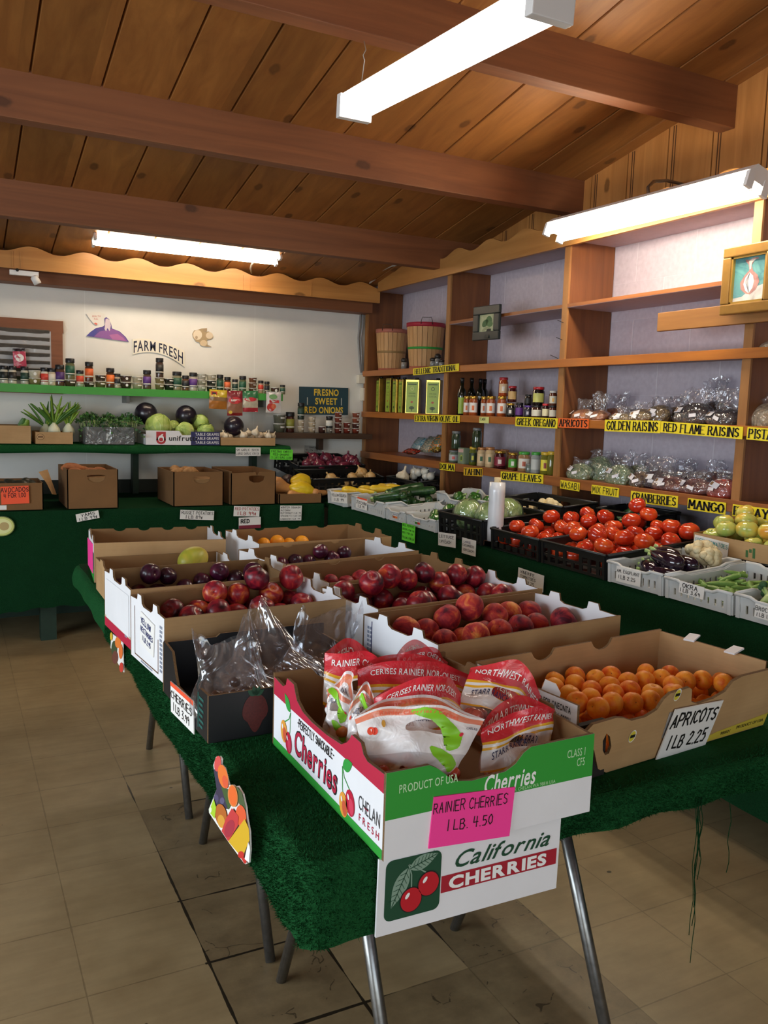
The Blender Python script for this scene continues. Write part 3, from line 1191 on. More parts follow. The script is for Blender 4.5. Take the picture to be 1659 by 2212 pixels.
m.box((0.495, 1.12, 0.735), (1.69, 3.66, 0.757), plain('plywood', '8a5a30', 0.7, mott=0.3))
tag(m.build('tabletop_board'), 'wide plywood table board resting on the sawhorses under the green turf', 'table top')

TX0, TX1, TY0, TY1, TZ = 0.468, 1.715, 1.118, 3.70, 0.765
cv = thing('turf_cover', 'green artificial turf cloth draped over the long middle display table', 'turf', (1.08, 2.4, TZ))
oc = Vector((1.08, 2.4, TZ))


def rim(s):
    """Point and outward normal on the rounded outline of the table, s in 0..1, anticlockwise from the front left corner."""
    R = 0.035
    segs = [((TX0 + R, TY0), (TX1 - R, TY0), (0, -1)), ((TX1, TY0 + R), (TX1, TY1 - R), (1, 0)), ((TX1 - R, TY1), (TX0 + R, TY1), (0, 1)), ((TX0, TY1 - R), (TX0, TY0 + R), (-1, 0))]
    cs = [(TX1 - R, TY0 + R, -PI / 2), (TX1 - R, TY1 - R, 0), (TX0 + R, TY1 - R, PI / 2), (TX0 + R, TY0 + R, PI)]
    lens, parts = [], []
    for i in range(4):
        a, b, n = segs[i]
        parts.append(('l', a, b, n))
        lens.append(math.hypot(b[0] - a[0], b[1] - a[1]))
        parts.append(('c', cs[i]))
        lens.append(R * PI / 2 * 2.2)
    tot = sum(lens)
    d = (s % 1.0) * tot
    for p, l in zip(parts, lens):
        if d <= l:
            f = d / l
            if p[0] == 'l':
                a, b, n = p[1:]
                return (a[0] + (b[0] - a[0]) * f, a[1] + (b[1] - a[1]) * f), n
            c = p[1]
            an = c[2] + f * PI / 2
            return (c[0] + R * math.cos(an), c[1] + R * math.sin(an)), (math.cos(an), math.sin(an))
        d -= l
    return (TX0, TY0), (-1, -1)


def hem(x, y, n):
    if n[1] < -0.5:
        return 0.128 - 0.078 * min(1, max(0, (x - 0.6) / 0.3)) + 0.004 * math.sin(31 * x)
    if n[0] < -0.5:
        return 0.100 - 0.012 * (y - 1.2) + 0.006 * math.sin(7 * y) + 0.003 * math.sin(23 * y)
    return 0.11 + 0.006 * math.sin(6 * (x + y))


def coverfn(u, v):
    (x, y), n = rim(u)
    h = hem(x, y, n)
    k = min(1.0, v / 0.16)
    b = 0.014 * math.sin(k * PI / 2)
    bulge = 0.010 * math.sin(PI * v) * (0.6 + 0.4 * math.sin(11 * (x - y)))
    flare = 0.012 * v
    zz = -h * max(0.0, (v - 0.05) / 0.95) - 0.006 * k
    nn = noise.noise(Vector((x * 9, y * 9, v * 2))) * 0.004
    return Vector((x + n[0] * (b + bulge + flare + nn), y + n[1] * (b + bulge + flare + nn), TZ + zz)) - oc


m = MB()
m.grid(coverfn, 340, 12, M_TURF)
m.grid(lambda u, v: coverfn(u, v) * 1.0 + Vector((0, 0, 0.0)) - Vector((rim(u)[1][0], rim(u)[1][1], 0)) * 0.006, 340, 12, M_TURFD)
N_ = 60
m.grid(lambda u, v: Vector((TX0 + (TX1 - TX0) * u, TY0 + (TY1 - TY0) * v, TZ + 0.0006 * noise.noise(Vector((u * 30, v * 60, 0))))) - oc, 60, 100, M_TURF)
m.build('turf_sheet', cv)
# the pile of the turf: short blades
rb = np.random.default_rng(3)
V, Fc = [], []


def blades(n, fn, L):
    for _ in range(n):
        p, nr = fn()
        d = Vector(nr) + Vector(rb.normal(0, 0.45, 3))
        d.normalize()
        sdv = d.cross(Vector(rb.normal(0, 1, 3)))
        sdv.normalize()
        w = 0.0008
        b = len(V)
        l = L * rb.uniform(0.6, 1.3)
        V.extend([p - sdv * w, p + sdv * w, p + d * l])
        Fc.append((b, b + 1, b + 2))


def on_side():
    u = rb.uniform(0.77, 1.0) if rb.uniform() < 0.72 else rb.uniform(0.0, 0.17)
    v = rb.uniform(0.0, 1.0)
    (x, y), n = rim(u)
    return coverfn(u, v), (n[0], n[1], 0.25)


def on_top():
    x = rb.uniform(TX0, 0.567)
    y = rb.uniform(TY0, 1.605)
    if rb.uniform() < 0.15:
        x, y = rb.uniform(0.985, TX1), rb.uniform(TY0, TY0 + 0.04)
    return Vector((x, y, TZ)) - oc, (0, 0, 1)


blades(38000, on_side, 0.008)
blades(9000, on_top, 0.006)
mp = MB()
mp.add(V, Fc, M_TURF)
tp = mp.build('turf_pile', cv)
tp['kind'] = 'stuff'
m = MB()
for (px, y0, y1) in ((1512, 1722, 2080), (1506, 1722, 2020), (1518, 1724, 1900), (1510, 1725, 1960), (1515, 1723, 1850), (1511, 1723, 2000), (1580, 1708, 1885)):
    pts = []
    for i in range(9):
        q = aty(px - 18 * i / 8 * (y1 - y0) / 350 + 3 * math.sin(i * 1.7 + px), y0 + (y1 - y0) * i / 8, 1.085)
        pts.append(q - oc)
    m.tube(pts, 0.0008, M_TURFD, 5)
m.build('loose_threads', cv)['kind'] = 'stuff'

# ================================================================== CARTONS
t = NT('cardboard')
v = t.coord()
nz = t.noise(t.coord((1, 1, 60)), 3, 3)
n2 = t.noise(v, 6, 4)
t.base(t.mix(0.5, t.ramp(n2, [(0.3, 'a98558'), (0.7, 'bd9869')]), t.ramp(nz, [(0.3, 0.85), (0.7, 1.0)]), 'MULTIPLY'))
t.rough(0.8)
M_CB = t.m
M_CBE = plain('cardboard_edge', '7a5b36', 0.9, mott=0.5, mscale=300)
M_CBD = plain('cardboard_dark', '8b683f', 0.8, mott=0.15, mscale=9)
M_CW = plain('carton_white', 'e9e9ea', 0.55, mott=0.05, mscale=10)
M_CBK = plain('carton_black', '15171a', 0.45, mott=0.2)
M_RED = plain('print_crimson', 'b8203f', 0.5)
M_GREEN = plain('print_green', '2f9a34', 0.5)
M_NAVY = plain('print_navy', '252a5c', 0.5)
M_WHITE = plain('print_white', 'f2f2ee', 0.5)
M_GREYP = plain('print_grey', '8b93a4', 0.6)
TH = 0.006


def endpanel(d, h, raised=True):
    if not raised:
        return [(0, 0), (d, 0), (d, h), (0, h)]
    return [(0, 0), (d, 0), (d, h * .985), (.85 * d, h), (.82 * d, h), (.80 * d, h * 1.10), (.69 * d, h * 1.10), (.675 * d, h * .98), (.62 * d, h * .94), (.40 * d, h * .94),
            (.345 * d, h * .98), (.33 * d, h * 1.10), (.22 * d, h * 1.10), (.20 * d, h), (0, h * .985)]


def longpanel(w, h, notches=()):
    top = []
    for a, b, dep in notches:
        a, b = a * w, b * w
        for i in range(9):
            f = i / 8
            top.append((a + (b - a) * f, h - dep * math.sin(PI * f) ** 0.6))
    return [(0, 0), (w, 0), (w, h)] + top[::-1] + [(0, h)]


def faceM(o, u, n_in):
    """Panel matrix: x along u, y along n_in (away from the viewer of its front), z up."""
    u, n_in = Vector(u).normalized(), Vector(n_in).normalized()
    w = u.cross(n_in)
    return Matrix(((u.x, n_in.x, w.x, o[0]), (u.y, n_in.y, w.y, o[1]), (u.z, n_in.z, w.z, o[2]), (0, 0, 0, 1)))


def carton(label, fl, theta, w, d, h, outl=None, inl=None, outf=None, inf=None, notches=(), notches_front=(), tabs=True, prints=None, z=0.7665, group=None, front=None, left=None, back=None, right=None, holes_back=(), name='produce_carton', cat='box', outer_right=None, inr=None):
    """Open carton; local x along the front, y to the back. prints: panel -> function(mb, M) that stamps printing on its outside."""
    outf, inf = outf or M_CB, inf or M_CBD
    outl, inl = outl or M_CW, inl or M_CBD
    prints = prints or {}
    root = thing(name, label, cat, (fl[0], fl[1], z), theta, group)
    m = MB()
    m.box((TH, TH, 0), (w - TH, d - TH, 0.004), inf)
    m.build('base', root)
    specs = [('front_panel', faceM((0, 0, 0), (1, 0, 0), (0, 1, 0)), front or longpanel(w, h, notches_front), outf, inf, ()),
             ('back_panel', faceM((w, d, 0), (-1, 0, 0), (0, -1, 0)), back or longpanel(w, h, notches), outf, inf, holes_back),
             ('side_panel', faceM((0, d - TH, 0), (0, -1, 0), (1, 0, 0)), left or endpanel(d - 2 * TH, h, tabs), outl, inl, ()),
             ('side_panel', faceM((w, TH, 0), (0, 1, 0), (-1, 0, 0)), right or endpanel(d - 2 * TH, h, tabs), outer_right or outl, inr or inl, ())]
    for i, (nm, M, ol, mo, mi_, hl_) in enumerate(specs):
        m = MB()
        m.prism(ol, TH, (mo, mi_, M_CBE), M, hl_)
        key = ('front', 'back', 'left', 'right')[i]
        if key in prints:
            prints[key](m, M)
        m.build(nm, root)
    root['_w'], root['_d'], root['_h'] = w, d, h
    return root


def world(root):
    return Matrix.Translation(root.location) @ root.rotation_euler.to_matrix().to_4x4()


def rows_of_boxes(x0, x1, z0, z1, n, seed):
    """Small printed check rows as on a carton end."""
    out = []
    r = random.Random(seed)
    for i in range(n):
        z = z1 - (z1 - z0) * (i + 0.5) / n
        hh = (z1 - z0) / n * 0.62
        out.append(rect2d(x0, z - hh / 2, x0 + (x1 - x0) * 0.45, z + hh / 2))
        out.append(rect2d(x0 + (x1 - x0) * 0.6, z - hh / 2, x0 + (x1 - x0) * r.uniform(0.8, 1.0), z + hh / 2))
    return out


def checks(m, M, d, h, frac=0.86, seed=1):
    for s_ in rows_of_boxes(d * frac, d * (frac + 0.07), h * 0.12, h * 0.86, 11, seed):
        stamp(m, s_, M_GREYP, M)


# ---- left row, from the near nectarine carton back
def pr_l2(m, M):
    d = 0.29
    for a, b, c, e in ((0.035, 0.012, 0.038, 0.145), (0.035, 0.012, 0.235, 0.015), (0.232, 0.012, 0.235, 0.10)):
        stamp(m, rect2d(a, b, c, e), plain('print_brown', '6f4a35', 0.6), M)
    checks(m, M, 0.28, 0.165, 0.88, 2)
    for i in range(9):
        stamp(m, rect2d(0.09 + 0.011 * i, 0.005, 0.098 + 0.011 * i, 0.009), M_GREYP, M)


L2 = carton('white-ended carton of yellow nectarines behind the black cherry box, priced on its end', (0.452, 2.012), math.radians(5.5), 0.508, 0.292, 0.166, notches=((.55, .64, .004),), prints={'left': pr_l2}, inr=M_CW)


def pr_l3(m, M):
    stamp(m, rect2d(0.0, 0.0, 0.31, 0.028), M_RED, M, 0.0006)
    stamp(m, rect2d(0.0, 0.028, 0.31, 0.034), plain('print_tan', 'c9b89a', 0.6), M, 0.0006)
    stamp(m, rect2d(0.02, 0.03, 0.285, 0.15), M_CW, M, 0.001)
    checks(m, M, 0.30, 0.17, 0.80, 3)


L3 = carton('white-ended carton of dark plums, between the nectarines and the mango carton', (0.432, 2.335), math.radians(4), 0.51, 0.315, 0.172, prints={'left': pr_l3})


def pr_l4(m, M):
    stamp(m, rect2d(0.33, 0.0, 0.49, 0.12), plain('print_purple', '7d4a9a', 0.6), M)


L4 = carton('low brown carton with a single mango, third from the front in the left row', (0.462, 2.695), math.radians(0), 0.455, 0.48, 0.118, prints={'left': pr_l4}, outl=M_CB, inl=M_CW)


def pr_l5(m, M):
    stamp(m, rect2d(0.0, 0.0, 0.36, 0.045), M_GREEN, M, 0.0006)
    stamp(m, rect2d(0.30, 0.045, 0.36, 0.11), plain('print_deep_green', '1d5a3c', 0.6), M, 0.0006)


L5 = carton('white and green carton at the far left end of the display table', (0.472, 3.285), math.radians(-5), 0.50, 0.375, 0.152, notches=((.1, .2, .012), (.3, .4, .012), (.5, .6, .012), (.7, .8, .012)), prints={'left': pr_l5}, inr=M_CW,
            holes_back=[disc2d(0.09 + 0.1 * i, 0.045, 0.007, 0.007, 10)[0][::-1] for i in range(4)])


# ---- right row
def pr_r1(m, M):
    checks(m, M, 0.27, 0.165, 0.06, 5)
    stamp(m, rect2d(0.035, 0.0, 0.038, 0.155), M_NAVY, M)


R1 = carton('nearest white-ended carton of yellow peaches behind the bags of Rainier cherries', (0.966, 1.572), math.radians(6.5), 0.602, 0.322, 0.165, prints={'left': pr_r1}, inr=M_CW)


def pr_r2(m, M):
    for s_ in rows_of_boxes(0.25, 0.285, 0.02, 0.14, 9, 7):
        stamp(m, s_, M_GREYP, M)


R2 = carton('white-ended carton heaped with dark peaches, second in the right row', (0.995, 1.93), math.radians(6.5), 0.592, 0.31, 0.163, prints={'left': pr_r2}, inr=M_CW)
R2b = carton('brown carton of white peaches with notched rim, third in the right row', (1.005, 2.278), math.radians(8), 0.58, 0.30, 0.163, notches=((.3, .37, .010), (.62, .70, .010)), outl=M_CW)
R3 = carton('carton of small dark plums with notched rim, fourth in the right row', (0.99, 2.605), math.radians(11), 0.58, 0.335, 0.163, notches=((.22, .3, .008), (.6, .68, .008)), inr=M_CW)
R4 = carton('white-ended carton with a few oranges at the far end of the right row', (1.04, 3.03), math.radians(3), 0.585, 0.385, 0.163, notches=((.18, .28, .010), (.42, .52, .010), (.7, .78, .010)))


# ---- the apricot carton at the near right
def pr_ap(m, M):
    stamp(m, fit(type_text('STARR', 0.036, 0.01), 0.105), plain('print_rose', 'c2455a', 0.6), M @ Matrix.Translation((0.035, 0, 0.088)))
    for i, s_ in enumerate(('PACKED FOR ONEONTA', 'WENATCHEE, WA 98801', 'PRODUCT OF USA')):
        stamp(m, fit(type_text(s_, 0.0125, 0.012), 0.118 if i < 2 else 0.085), INK, M @ Matrix.Translation((0.160, 0, 0.126 - 0.020 * i)))
    stamp(m, rect2d(0.149, 0.01, 0.1505, 0.135), M_GREYP, M)
    stamp(m, poly2d([(0.02, 0.128), (0.033, 0.128), (0.0265, 0.152)]), plain('print_rose', 'c2455a', 0.6), M)


apw, apd, aph = 0.605, 0.305, 0.152
bk_out = longpanel(apw, aph, ((.30, .42, .024), (.62, .74, .024)))
AP = carton('brown carton of apricots with a torn leaning front, at the near right table corner', (1.03, 1.17), math.radians(6), apw, apd, aph, prints={'left': pr_ap}, back=bk_out, left=endpanel(apd - 2 * TH, aph - 0.004, False),
            right=endpanel(apd - 2 * TH, aph - 0.004, False), holes_back=[disc2d(0.30, 0.05, 0.011, 0.018, 14)[0][::-1]], inl=M_CB, inf=M_CB, outl=M_CW, outer_right=M_CB)
for ch in list(AP.children):
    if ch.name.split('.')[0] == 'front_panel':
        bpy.data.objects.remove(ch)
# front wall: torn loose at its left end and leaning towards the viewer
m = MB()
H_ = 0.158
ol = [(0.085, -0.004), (0.60, -0.004), (0.60, H_ - .004), (0.44, H_ - 0.004), (0.41, H_ - 0.012), (0.395, H_ - 0.034), (0.36, H_ - 0.045), (0.31, H_ - 0.048), (0.285, H_ - 0.038), (0.272, H_ - 0.006), (0.262, H_),
      (0.205, H_ - 0.003), (0.19, H_ - 0.014), (0.18, H_ - 0.036), (0.15, H_ - 0.047), (0.11, H_ - 0.047), (0.085, H_ - 0.036), (0.062, H_ - 0.030), (0.0, H_ - 0.032), (-0.014, H_ - 0.046), (0.028, 0.06), (0.056, 0.012)]
slot = [(0.047, 0.096), (0.060, 0.086), (0.074, 0.060), (0.074, 0.044), (0.064, 0.042), (0.052, 0.056), (0.043, 0.080)]
Mf = faceM((0, 0, 0.004), (1, 0, 0), (0, 1, 0)) @ Matrix.Rotation(math.radians(16), 4, 'X')
m.prism(ol, TH, (M_CB, M_CBD, M_CBE), Mf, [slot])
stamp(m, poly2d([(0.30, -0.002), (0.60, -0.002), (0.60, 0.030), (0.42, 0.018)]), plain('print_yellow', 'c9b23c', 0.6), Mf, 0.0006)
stamp(m, fit(type_text('PRODUCT OF USA', 0.008, 0.01), 0.10), INK, Mf @ Matrix.Translation((0.49, 0, 0.010)), 0.0012)
stamp(m, fit(type_text('98801', 0.008, 0.01), 0.035), INK, Mf @ Matrix.Translation((0.435, 0, 0.006)), 0.0012)
FP = m.build('front_panel', AP)
m = MB()   # glossy tape patch
m.prism([(0.225, 0.045), (0.305, 0.045), (0.302, 0.105), (0.222, 0.108)], 0.0006, film('clear_tape', (0.95, 0.93, 0.88), 0.3, 0.15, 0.12), Mf @ Matrix.Translation((0, -0.0012, 0)))
m.build('tape', FP)
for (x, z) in ((0.128, 0.072), (0.228, 0.148)):
    m = MB()
    stamp(m, disc2d(x, z, 0.010, 0.0145, 18), M_WHITE, Mf, 0.0010)
    stamp(m, disc2d(x - 0.001, z, 0.0085, 0.0125, 18), plain('sticker_yellow', 'd8c640', 0.5), Mf, 0.0013)
    stamp(m, rect2d(x - 0.007, z - 0.003, x + 0.007, z + 0.004), INK, Mf, 0.0016)
    m.build('sticker', FP)
m = MB()   # white torn tabs on the rim
for (x, y, rz_) in ((0.05, 0.235, 0.2), (0.62, 0.21, 0.3), (0.615, 0.09, 0.1)):
    Mt = Matrix.Translation((x - 0.012, y, aph - 0.002)) @ Matrix.Rotation(rz_, 4, 'Z') @ Matrix.Rotation(-0.15, 4, 'Y')
    m.box((-0.022, -0.013, 0), (0.022, 0.013, 0.004), M_CW, Mt)
    m.build('torn_tab', AP)
    m = MB()
m.prism([(0, 0), (0.035, 0.004), (0.04, 0.03), (0.03, 0.048), (0.008, 0.056), (0.0, 0.03)], 0.004, M_CW, Matrix.Translation((0.02, 0.125, 0.105)) @ Matrix.Rotation(-0.7, 4, 'Z'))
m.build('torn_tab', AP)
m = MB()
m.box((-0.005, -0.002, 0.0), (0.075, 0.012, 0.11), plain('corner_gap_shade', '1c1712', 0.9))  # added dark block, its colour stands for shade in the torn corner gap
m.build('gap_shade_block', AP)

# ---- the Rainier cherry carton
CW_, CD_, CH_ = 0.405, 0.50, 0.142


def cherry(m, M, x, z, s, tone, off=0.0012):
    stamp(m, disc2d(x, z, 0.0165 * s, 0.021 * s, 22, 0.2), plain('cherry_print_' + tone, {'red': 'c01838', 'gold': 'e8a03c', 'dark': '8f0f22'}[tone], 0.5), M, off)
    stamp(m, disc2d(x + 0.005 * s, z - 0.004 * s, 0.009 * s, 0.013 * s, 18, 0.2), plain('cherry_blush_' + tone, {'red': 'd8405a', 'gold': 'd05a38', 'dark': 'c02a3a'}[tone], 0.5), M, off + 0.0003)
    stamp(m, disc2d(x - 0.006 * s, z + 0.008 * s, 0.003 * s, 0.005 * s, 10, 0.4), M_WHITE, M, off + 0.0006)


def stemline(m, M, pts, w, mat, off=0.0009):
    for a, b in zip(pts, pts[1:]):
        d = Vector((b[0] - a[0], b[1] - a[1]))
        n = Vector((-d.y, d.x)).normalized() * w / 2
        stamp(m, ([(a[0] + n.x, a[1] + n.y), (a[0] - n.x, a[1] - n.y), (b[0] - n.x, b[1] - n.y), (b[0] + n.x, b[1] + n.y)], [(0, 1, 2, 3)]), mat, M, off)


M_LEAFP = plain('print_leaf', '2f9a3c', 0.5)


def leafp(m, M, x, z, L, wd, ang, off=0.0012, mat=None):
    c, s_ = math.cos(ang), math.sin(ang)
    top = [(L * i / 10, wd * math.sin(PI * (i / 10) ** 0.8)) for i in range(11)]
    pts = top + [(a, -b) for a, b in top[-2:0:-1]]
    stamp(m, poly2d([(x + a * c - b * s_, z + a * s_ + b * c) for a, b in pts]), mat or M_LEAFP, M, off)


def pr_cherry_left(m, M):
    D = CD_ - 2 * TH
    stamp(m, poly2d([(0, 0), (D, 0), (D, 0.016), (0.0, 0.016)]), M_GREEN, M, 0.0006)
    stamp(m, fit(pen_text('-PERFECTLY SNACKABLE-', 0.015, 0.15, 0.8, 0.08, seed=4), 0.17), INK, M @ Matrix.Translation((0.132, 0, 0.086)))
    w_ = 0.205
    t2 = type_text('Cherries', 0.048, 0.035, 0.12)
    stamp(m, fit(t2, w_), INK, M @ Matrix.Translation((0.1155, 0, 0.0295)), 0.0008)
    t3 = type_text('Cherries', 0.046, 0.012, 0.12)
    stamp(m, fit(t3, w_ - 0.004), M_RED, M @ Matrix.Translation((0.1175, 0, 0.031)), 0.0014)
    for cx_, cz_, fl_ in ((0.075, 0.062, 1), (0.358, 0.052, -1)):
        stemline(m, M, [(cx_ + 0.02 * fl_, cz_ + 0.038), (cx_ + 0.012 * fl_, cz_ + 0.022), (cx_ - 0.012 * fl_, cz_ + 0.008)], 0.002, M_LEAFP)
        stemline(m, M, [(cx_ + 0.02 * fl_, cz_ + 0.038), (cx_ + 0.018 * fl_, cz_), (cx_ + 0.012 * fl_, cz_ - 0.02)], 0.002, M_LEAFP)
        cherry(m, M, cx_ - 0.014 * fl_, cz_ - 0.012, 1.05, 'gold' if fl_ > 0 else 'red')
        cherry(m, M, cx_ + 0.012 * fl_, cz_ - 0.026, 1.0, 'red' if fl_ > 0 else 'gold')
        leafp(m, M, cx_ + 0.018 * fl_, cz_ + 0.038, 0.042, 0.011, 2.4 if fl_ > 0 else 0.5)
    stamp(m, fit(type_text('CHELAN', 0.024, -0.006), 0.078), plain('print_charcoal', '3a3a3c', 0.5), M @ Matrix.Translation((0.402, 0, 0.046)))
    stamp(m, rect2d(0.424, 0.055, 0.438, 0.0575), M_RED, M)
    stamp(m, fit(type_text('F R E S H', 0.0125, 0.0), 0.074), M_RED, M @ Matrix.Translation((0.404, 0, 0.026)))


cl = CD_ - 2 * TH
left_ol = [(0, 0), (cl, 0), (cl, 0.138), (0.452, 0.136), (0.43, 0.135), (0.415, 0.141), (0.405, 0.156), (0.37, 0.157), (0.362, 0.146), (0.352, 0.137), (0.33, 0.125), (0.27, 0.119), (0.20, 0.118), (0.155, 0.122),
           (0.125, 0.134), (0.115, 0.148), (0.108, 0.160), (0.072, 0.161), (0.066, 0.146), (0.05, 0.138), (0, 0.142)]


def band_over(ol_, z):
    """The part of an outline above the height z, for a printed top band."""
    out = []
    n = len(ol_)
    for i in range(n):
        a, b = ol_[i], ol_[(i + 1) % n]
        if a[1] >= z:
            out.append(a)
        if (a[1] - z) * (b[1] - z) < 0:
            f = (z - a[1]) / (b[1] - a[1])
            out.append((a[0] + (b[0] - a[0]) * f, z))
    return out


def pr_cl(m, M):
    stamp(m, poly2d(band_over(left_ol, 0.107)), M_RED, M, 0.0005)
    pr_cherry_left(m, M)


front_ol = [(0, 0), (CW_, 0), (CW_, CH_), (0.27, CH_ - 0.002), (0.255, CH_ - 0.010), (0.24, CH_ - 0.026), (0.22, CH_ - 0.036), (0.155, CH_ - 0.040), (0.12, CH_ - 0.034), (0.105, CH_ - 0.020), (0.09, CH_ - 0.008), (0.075, CH_), (0, CH_)]


def pr_cf(m, M):
    zb = 0.066
    stamp(m, poly2d(band_over(front_ol, zb)), M_GREEN, M, 0.0005)
    stamp(m, fit(type_text('PRODUCT OF USA', 0.0135, 0.008), 0.107), plain('print_pale_green', 'bfe3b4', 0.5), M @ Matrix.Translation((0.022, 0, 0.106)))
    stamp(m, fit(type_text('Cherries', 0.030, 0.018, 0.25), 0.105), M_WHITE, M @ Matrix.Translation((0.177, 0, 0.0755)))
    stamp(m, fit(type_text('DISTRIBUTED BY CHELAN FRESH, CHELAN WA 98816 USA', 0.006, 0.0), 0.19), plain('print_pale_green', 'bfe3b4', 0.5), M @ Matrix.Translation((0.135, 0, 0.068)))
    stamp(m, fit(type_text('CLASS 1', 0.014, 0.004), 0.040), plain('print_pale_green', 'bfe3b4', 0.5), M @ Matrix.Translation((0.347, 0, 0.107)))
    stamp(m, fit(type_text('CF5', 0.014, 0.004), 0.018), plain('print_pale_green', 'bfe3b4', 0.5), M @ Matrix.Translation((0.369, 0, 0.089)))


CHB = carton('large white, green and crimson printed carton of bagged Rainier cherries at the near table corner', (0.571, 1.068), 0, CW_, CD_, CH_, outf=M_CW, inf=M_CBD, inl=M_CBD, left=left_ol, front=front_ol, prints={'left': pr_cl, 'front': pr_cf},
             back=longpanel(CW_, 0.150, ((.5, .8, .03),)))

# ---- the black strawberry carton holding bags of dark cherries
def pr_sf(m, M):
    pts = [(0.10 + 0.030 * math.cos(a) * (1 - 0.45 * max(0, -math.sin(a))), 0.05 + 0.042 * math.sin(a)) for a in [2 * PI * i / 28 for i in range(28)]]
    pts = [(0.10 + (p[0] - 0.10) * (0.95 if p[1] > 0.04 else 0.75), p[1]) for p in pts]
    stamp(m, poly2d(pts), plain('strawberry_print', '5e2320', 0.5, mott=0.4, mscale=220), M)
    for a in (0.5, 1.1, 1.8, 2.5):
        leafp(m, M, 0.10, 0.088, 0.022, 0.006, a, 0.0014, plain('strawberry_leaf_print', '1e4a33', 0.6))
    stamp(m, type_text('N', 0.034, 0.02, 0.0), plain('teal_print', '1f5a52', 0.5), M @ Matrix.Translation((0.165, 0, 0.034)))


def pr_sl(m, M):
    for i in range(6):
        stamp(m, rect2d(0.288, 0.016 + 0.012 * i, 0.312 + 0.006 * (i % 2), 0.022 + 0.012 * i), plain('teal_print', '1f5a52', 0.5), M)
    stamp(m, rect2d(0.278, 0.012, 0.284, 0.088), plain('teal_print', '1f5a52', 0.5), M)


sl = 0.355 - 2 * TH
STR = carton('black strawberry carton with clear bags of dark cherries, left of the Rainier cherries', (0.450, 1.615), math.radians(2), 0.42, 0.355, 0.10, outl=M_CBK, inl=M_CBK, outf=M_CBK, inf=M_CBK, tabs=False, prints={'front': pr_sf, 'left': pr_sl},
             left=[(0, 0), (sl, 0), (sl, 0.10), (sl - 0.055, 0.098), (sl - 0.07, 0.085), (sl - 0.09, 0.05), (0.12, 0.05), (0.10, 0.075), (0.075, 0.118), (0, 0.125)], back=[(0, 0), (0.42, 0), (0.42, 0.12), (0.29, 0.12), (0.28, 0.128), (0.0, 0.128)],
             front=[(0, 0), (0.42, 0), (0.42, 0.10), (0, 0.10)])

# ================================================================== FRUIT
def blotch(name, stops, scale=28, rough=0.5, spec=0.4, coat=0.0, sheen=0.0, dist=0.6, detail=3, bump=0.0, fine=0.0):
    """Fruit skin: soft colour blotches that differ from fruit to fruit."""
    t = NT(name)
    tc = t.node('TexCoord')
    ad = t.node('VectorMath', operation='ADD')
    cb = t.node('CombineXYZ')
    r = t.rand()
    t.link(t.math('MULTIPLY', r, 37.0), cb.inputs[0])
    t.link(t.math('MULTIPLY', r, 91.0), cb.inputs[1])
    t.link(tc.outputs['Object'], ad.inputs[0])
    t.link(cb.outputs[0], ad.inputs[1])
    scale = scale * 0.042
    nz = t.noise(ad.outputs[0], scale, detail, 0.6, dist)
    sh = t.math('ADD', nz, t.math('MULTIPLY', t.math('SUBTRACT', r, 0.5), 0.26))
    c = t.ramp(sh, stops)
    if fine:
        n2 = t.noise(ad.outputs[0], scale * 14, 2, 0.6)
        c = t.mix(fine, c, t.ramp(n2, [(0.35, 0.6), (0.65, 1.0)]), 'MULTIPLY')
    t.base(c)
    t.rough(rough)
    t.b.inputs['Specular IOR Level'].default_value = spec
    t.b.inputs['Coat Weight'].default_value = coat
    t.b.inputs['Coat Roughness'].default_value = 0.12
    t.b.inputs['Sheen Weight'].default_value = sheen
    t.b.inputs['Sheen Roughness'].default_value = 0.5
    if bump:
        t.bump(nz, bump, 0.004)
    return t.m


SKIN = dict(
    peach=blotch('peach_skin', [(0.30, '4a1020'), (0.44, '8f1f2c'), (0.56, 'b8392f'), (0.68, 'd87a3c'), (0.80, 'e8a850')], 24, 0.6, 0.25, sheen=0.06, fine=0.12),
    nectarine=blotch('nectarine_skin', [(0.32, '340a18'), (0.48, '7a1628'), (0.60, 'a8262c'), (0.72, 'd2682f'), (0.84, 'e8a040')], 24, 0.36, 0.4, 0.08, fine=0.12),
    whitepeach=blotch('white_peach_skin', [(0.28, '561224'), (0.48, '9a2230'), (0.62, 'b83438'), (0.76, 'd9835c'), (0.88, 'e8b088')], 24, 0.5, 0.3, sheen=0.06, fine=0.12),
    plum=blotch('plum_skin', [(0.3, '220c1c'), (0.6, '4a1430'), (0.8, '6f1c34')], 22, 0.3, 0.5, 0.15),
    apricot=blotch('apricot_skin', [(0.28, 'e2641e'), (0.48, 'f29426'), (0.75, 'f8ac3c')], 26, 0.5, 0.3, sheen=0.04),
    orange=blotch('orange_skin', [(0.3, 'f09a1e'), (0.7, 'f6ac2c')], 60, 0.45, 0.4, bump=0.2),
    mango=blotch('mango_skin', [(0.3, '8f9a30'), (0.55, 'b8a83c'), (0.8, 'c88a3c')], 14, 0.4, 0.4),
    tomato=blotch('tomato_skin', [(0.25, 'a82412'), (0.5, 'c43a1a'), (0.8, 'dc6226')], 18, 0.18, 0.5, 0.5),
    greentomato=blotch('green_tomato_skin', [(0.28, '9ab055'), (0.45, 'bdbf62'), (0.6, 'd2b84e'), (0.78, 'dc9a3a')], 16, 0.2, 0.5, 0.45),
    cherry=blotch('dark_cherry_skin', [(0.3, '140608'), (0.7, '38080f')], 30, 0.15, 0.5, 0.5),
    rainier=blotch('rainier_cherry_skin', [(0.3, '9a1f1c'), (0.55, 'd0583a'), (0.8, 'e8a858')], 30, 0.2, 0.5, 0.4),
)
M_STEMB = plain('fruit_stem', '4a3a22', 0.8)
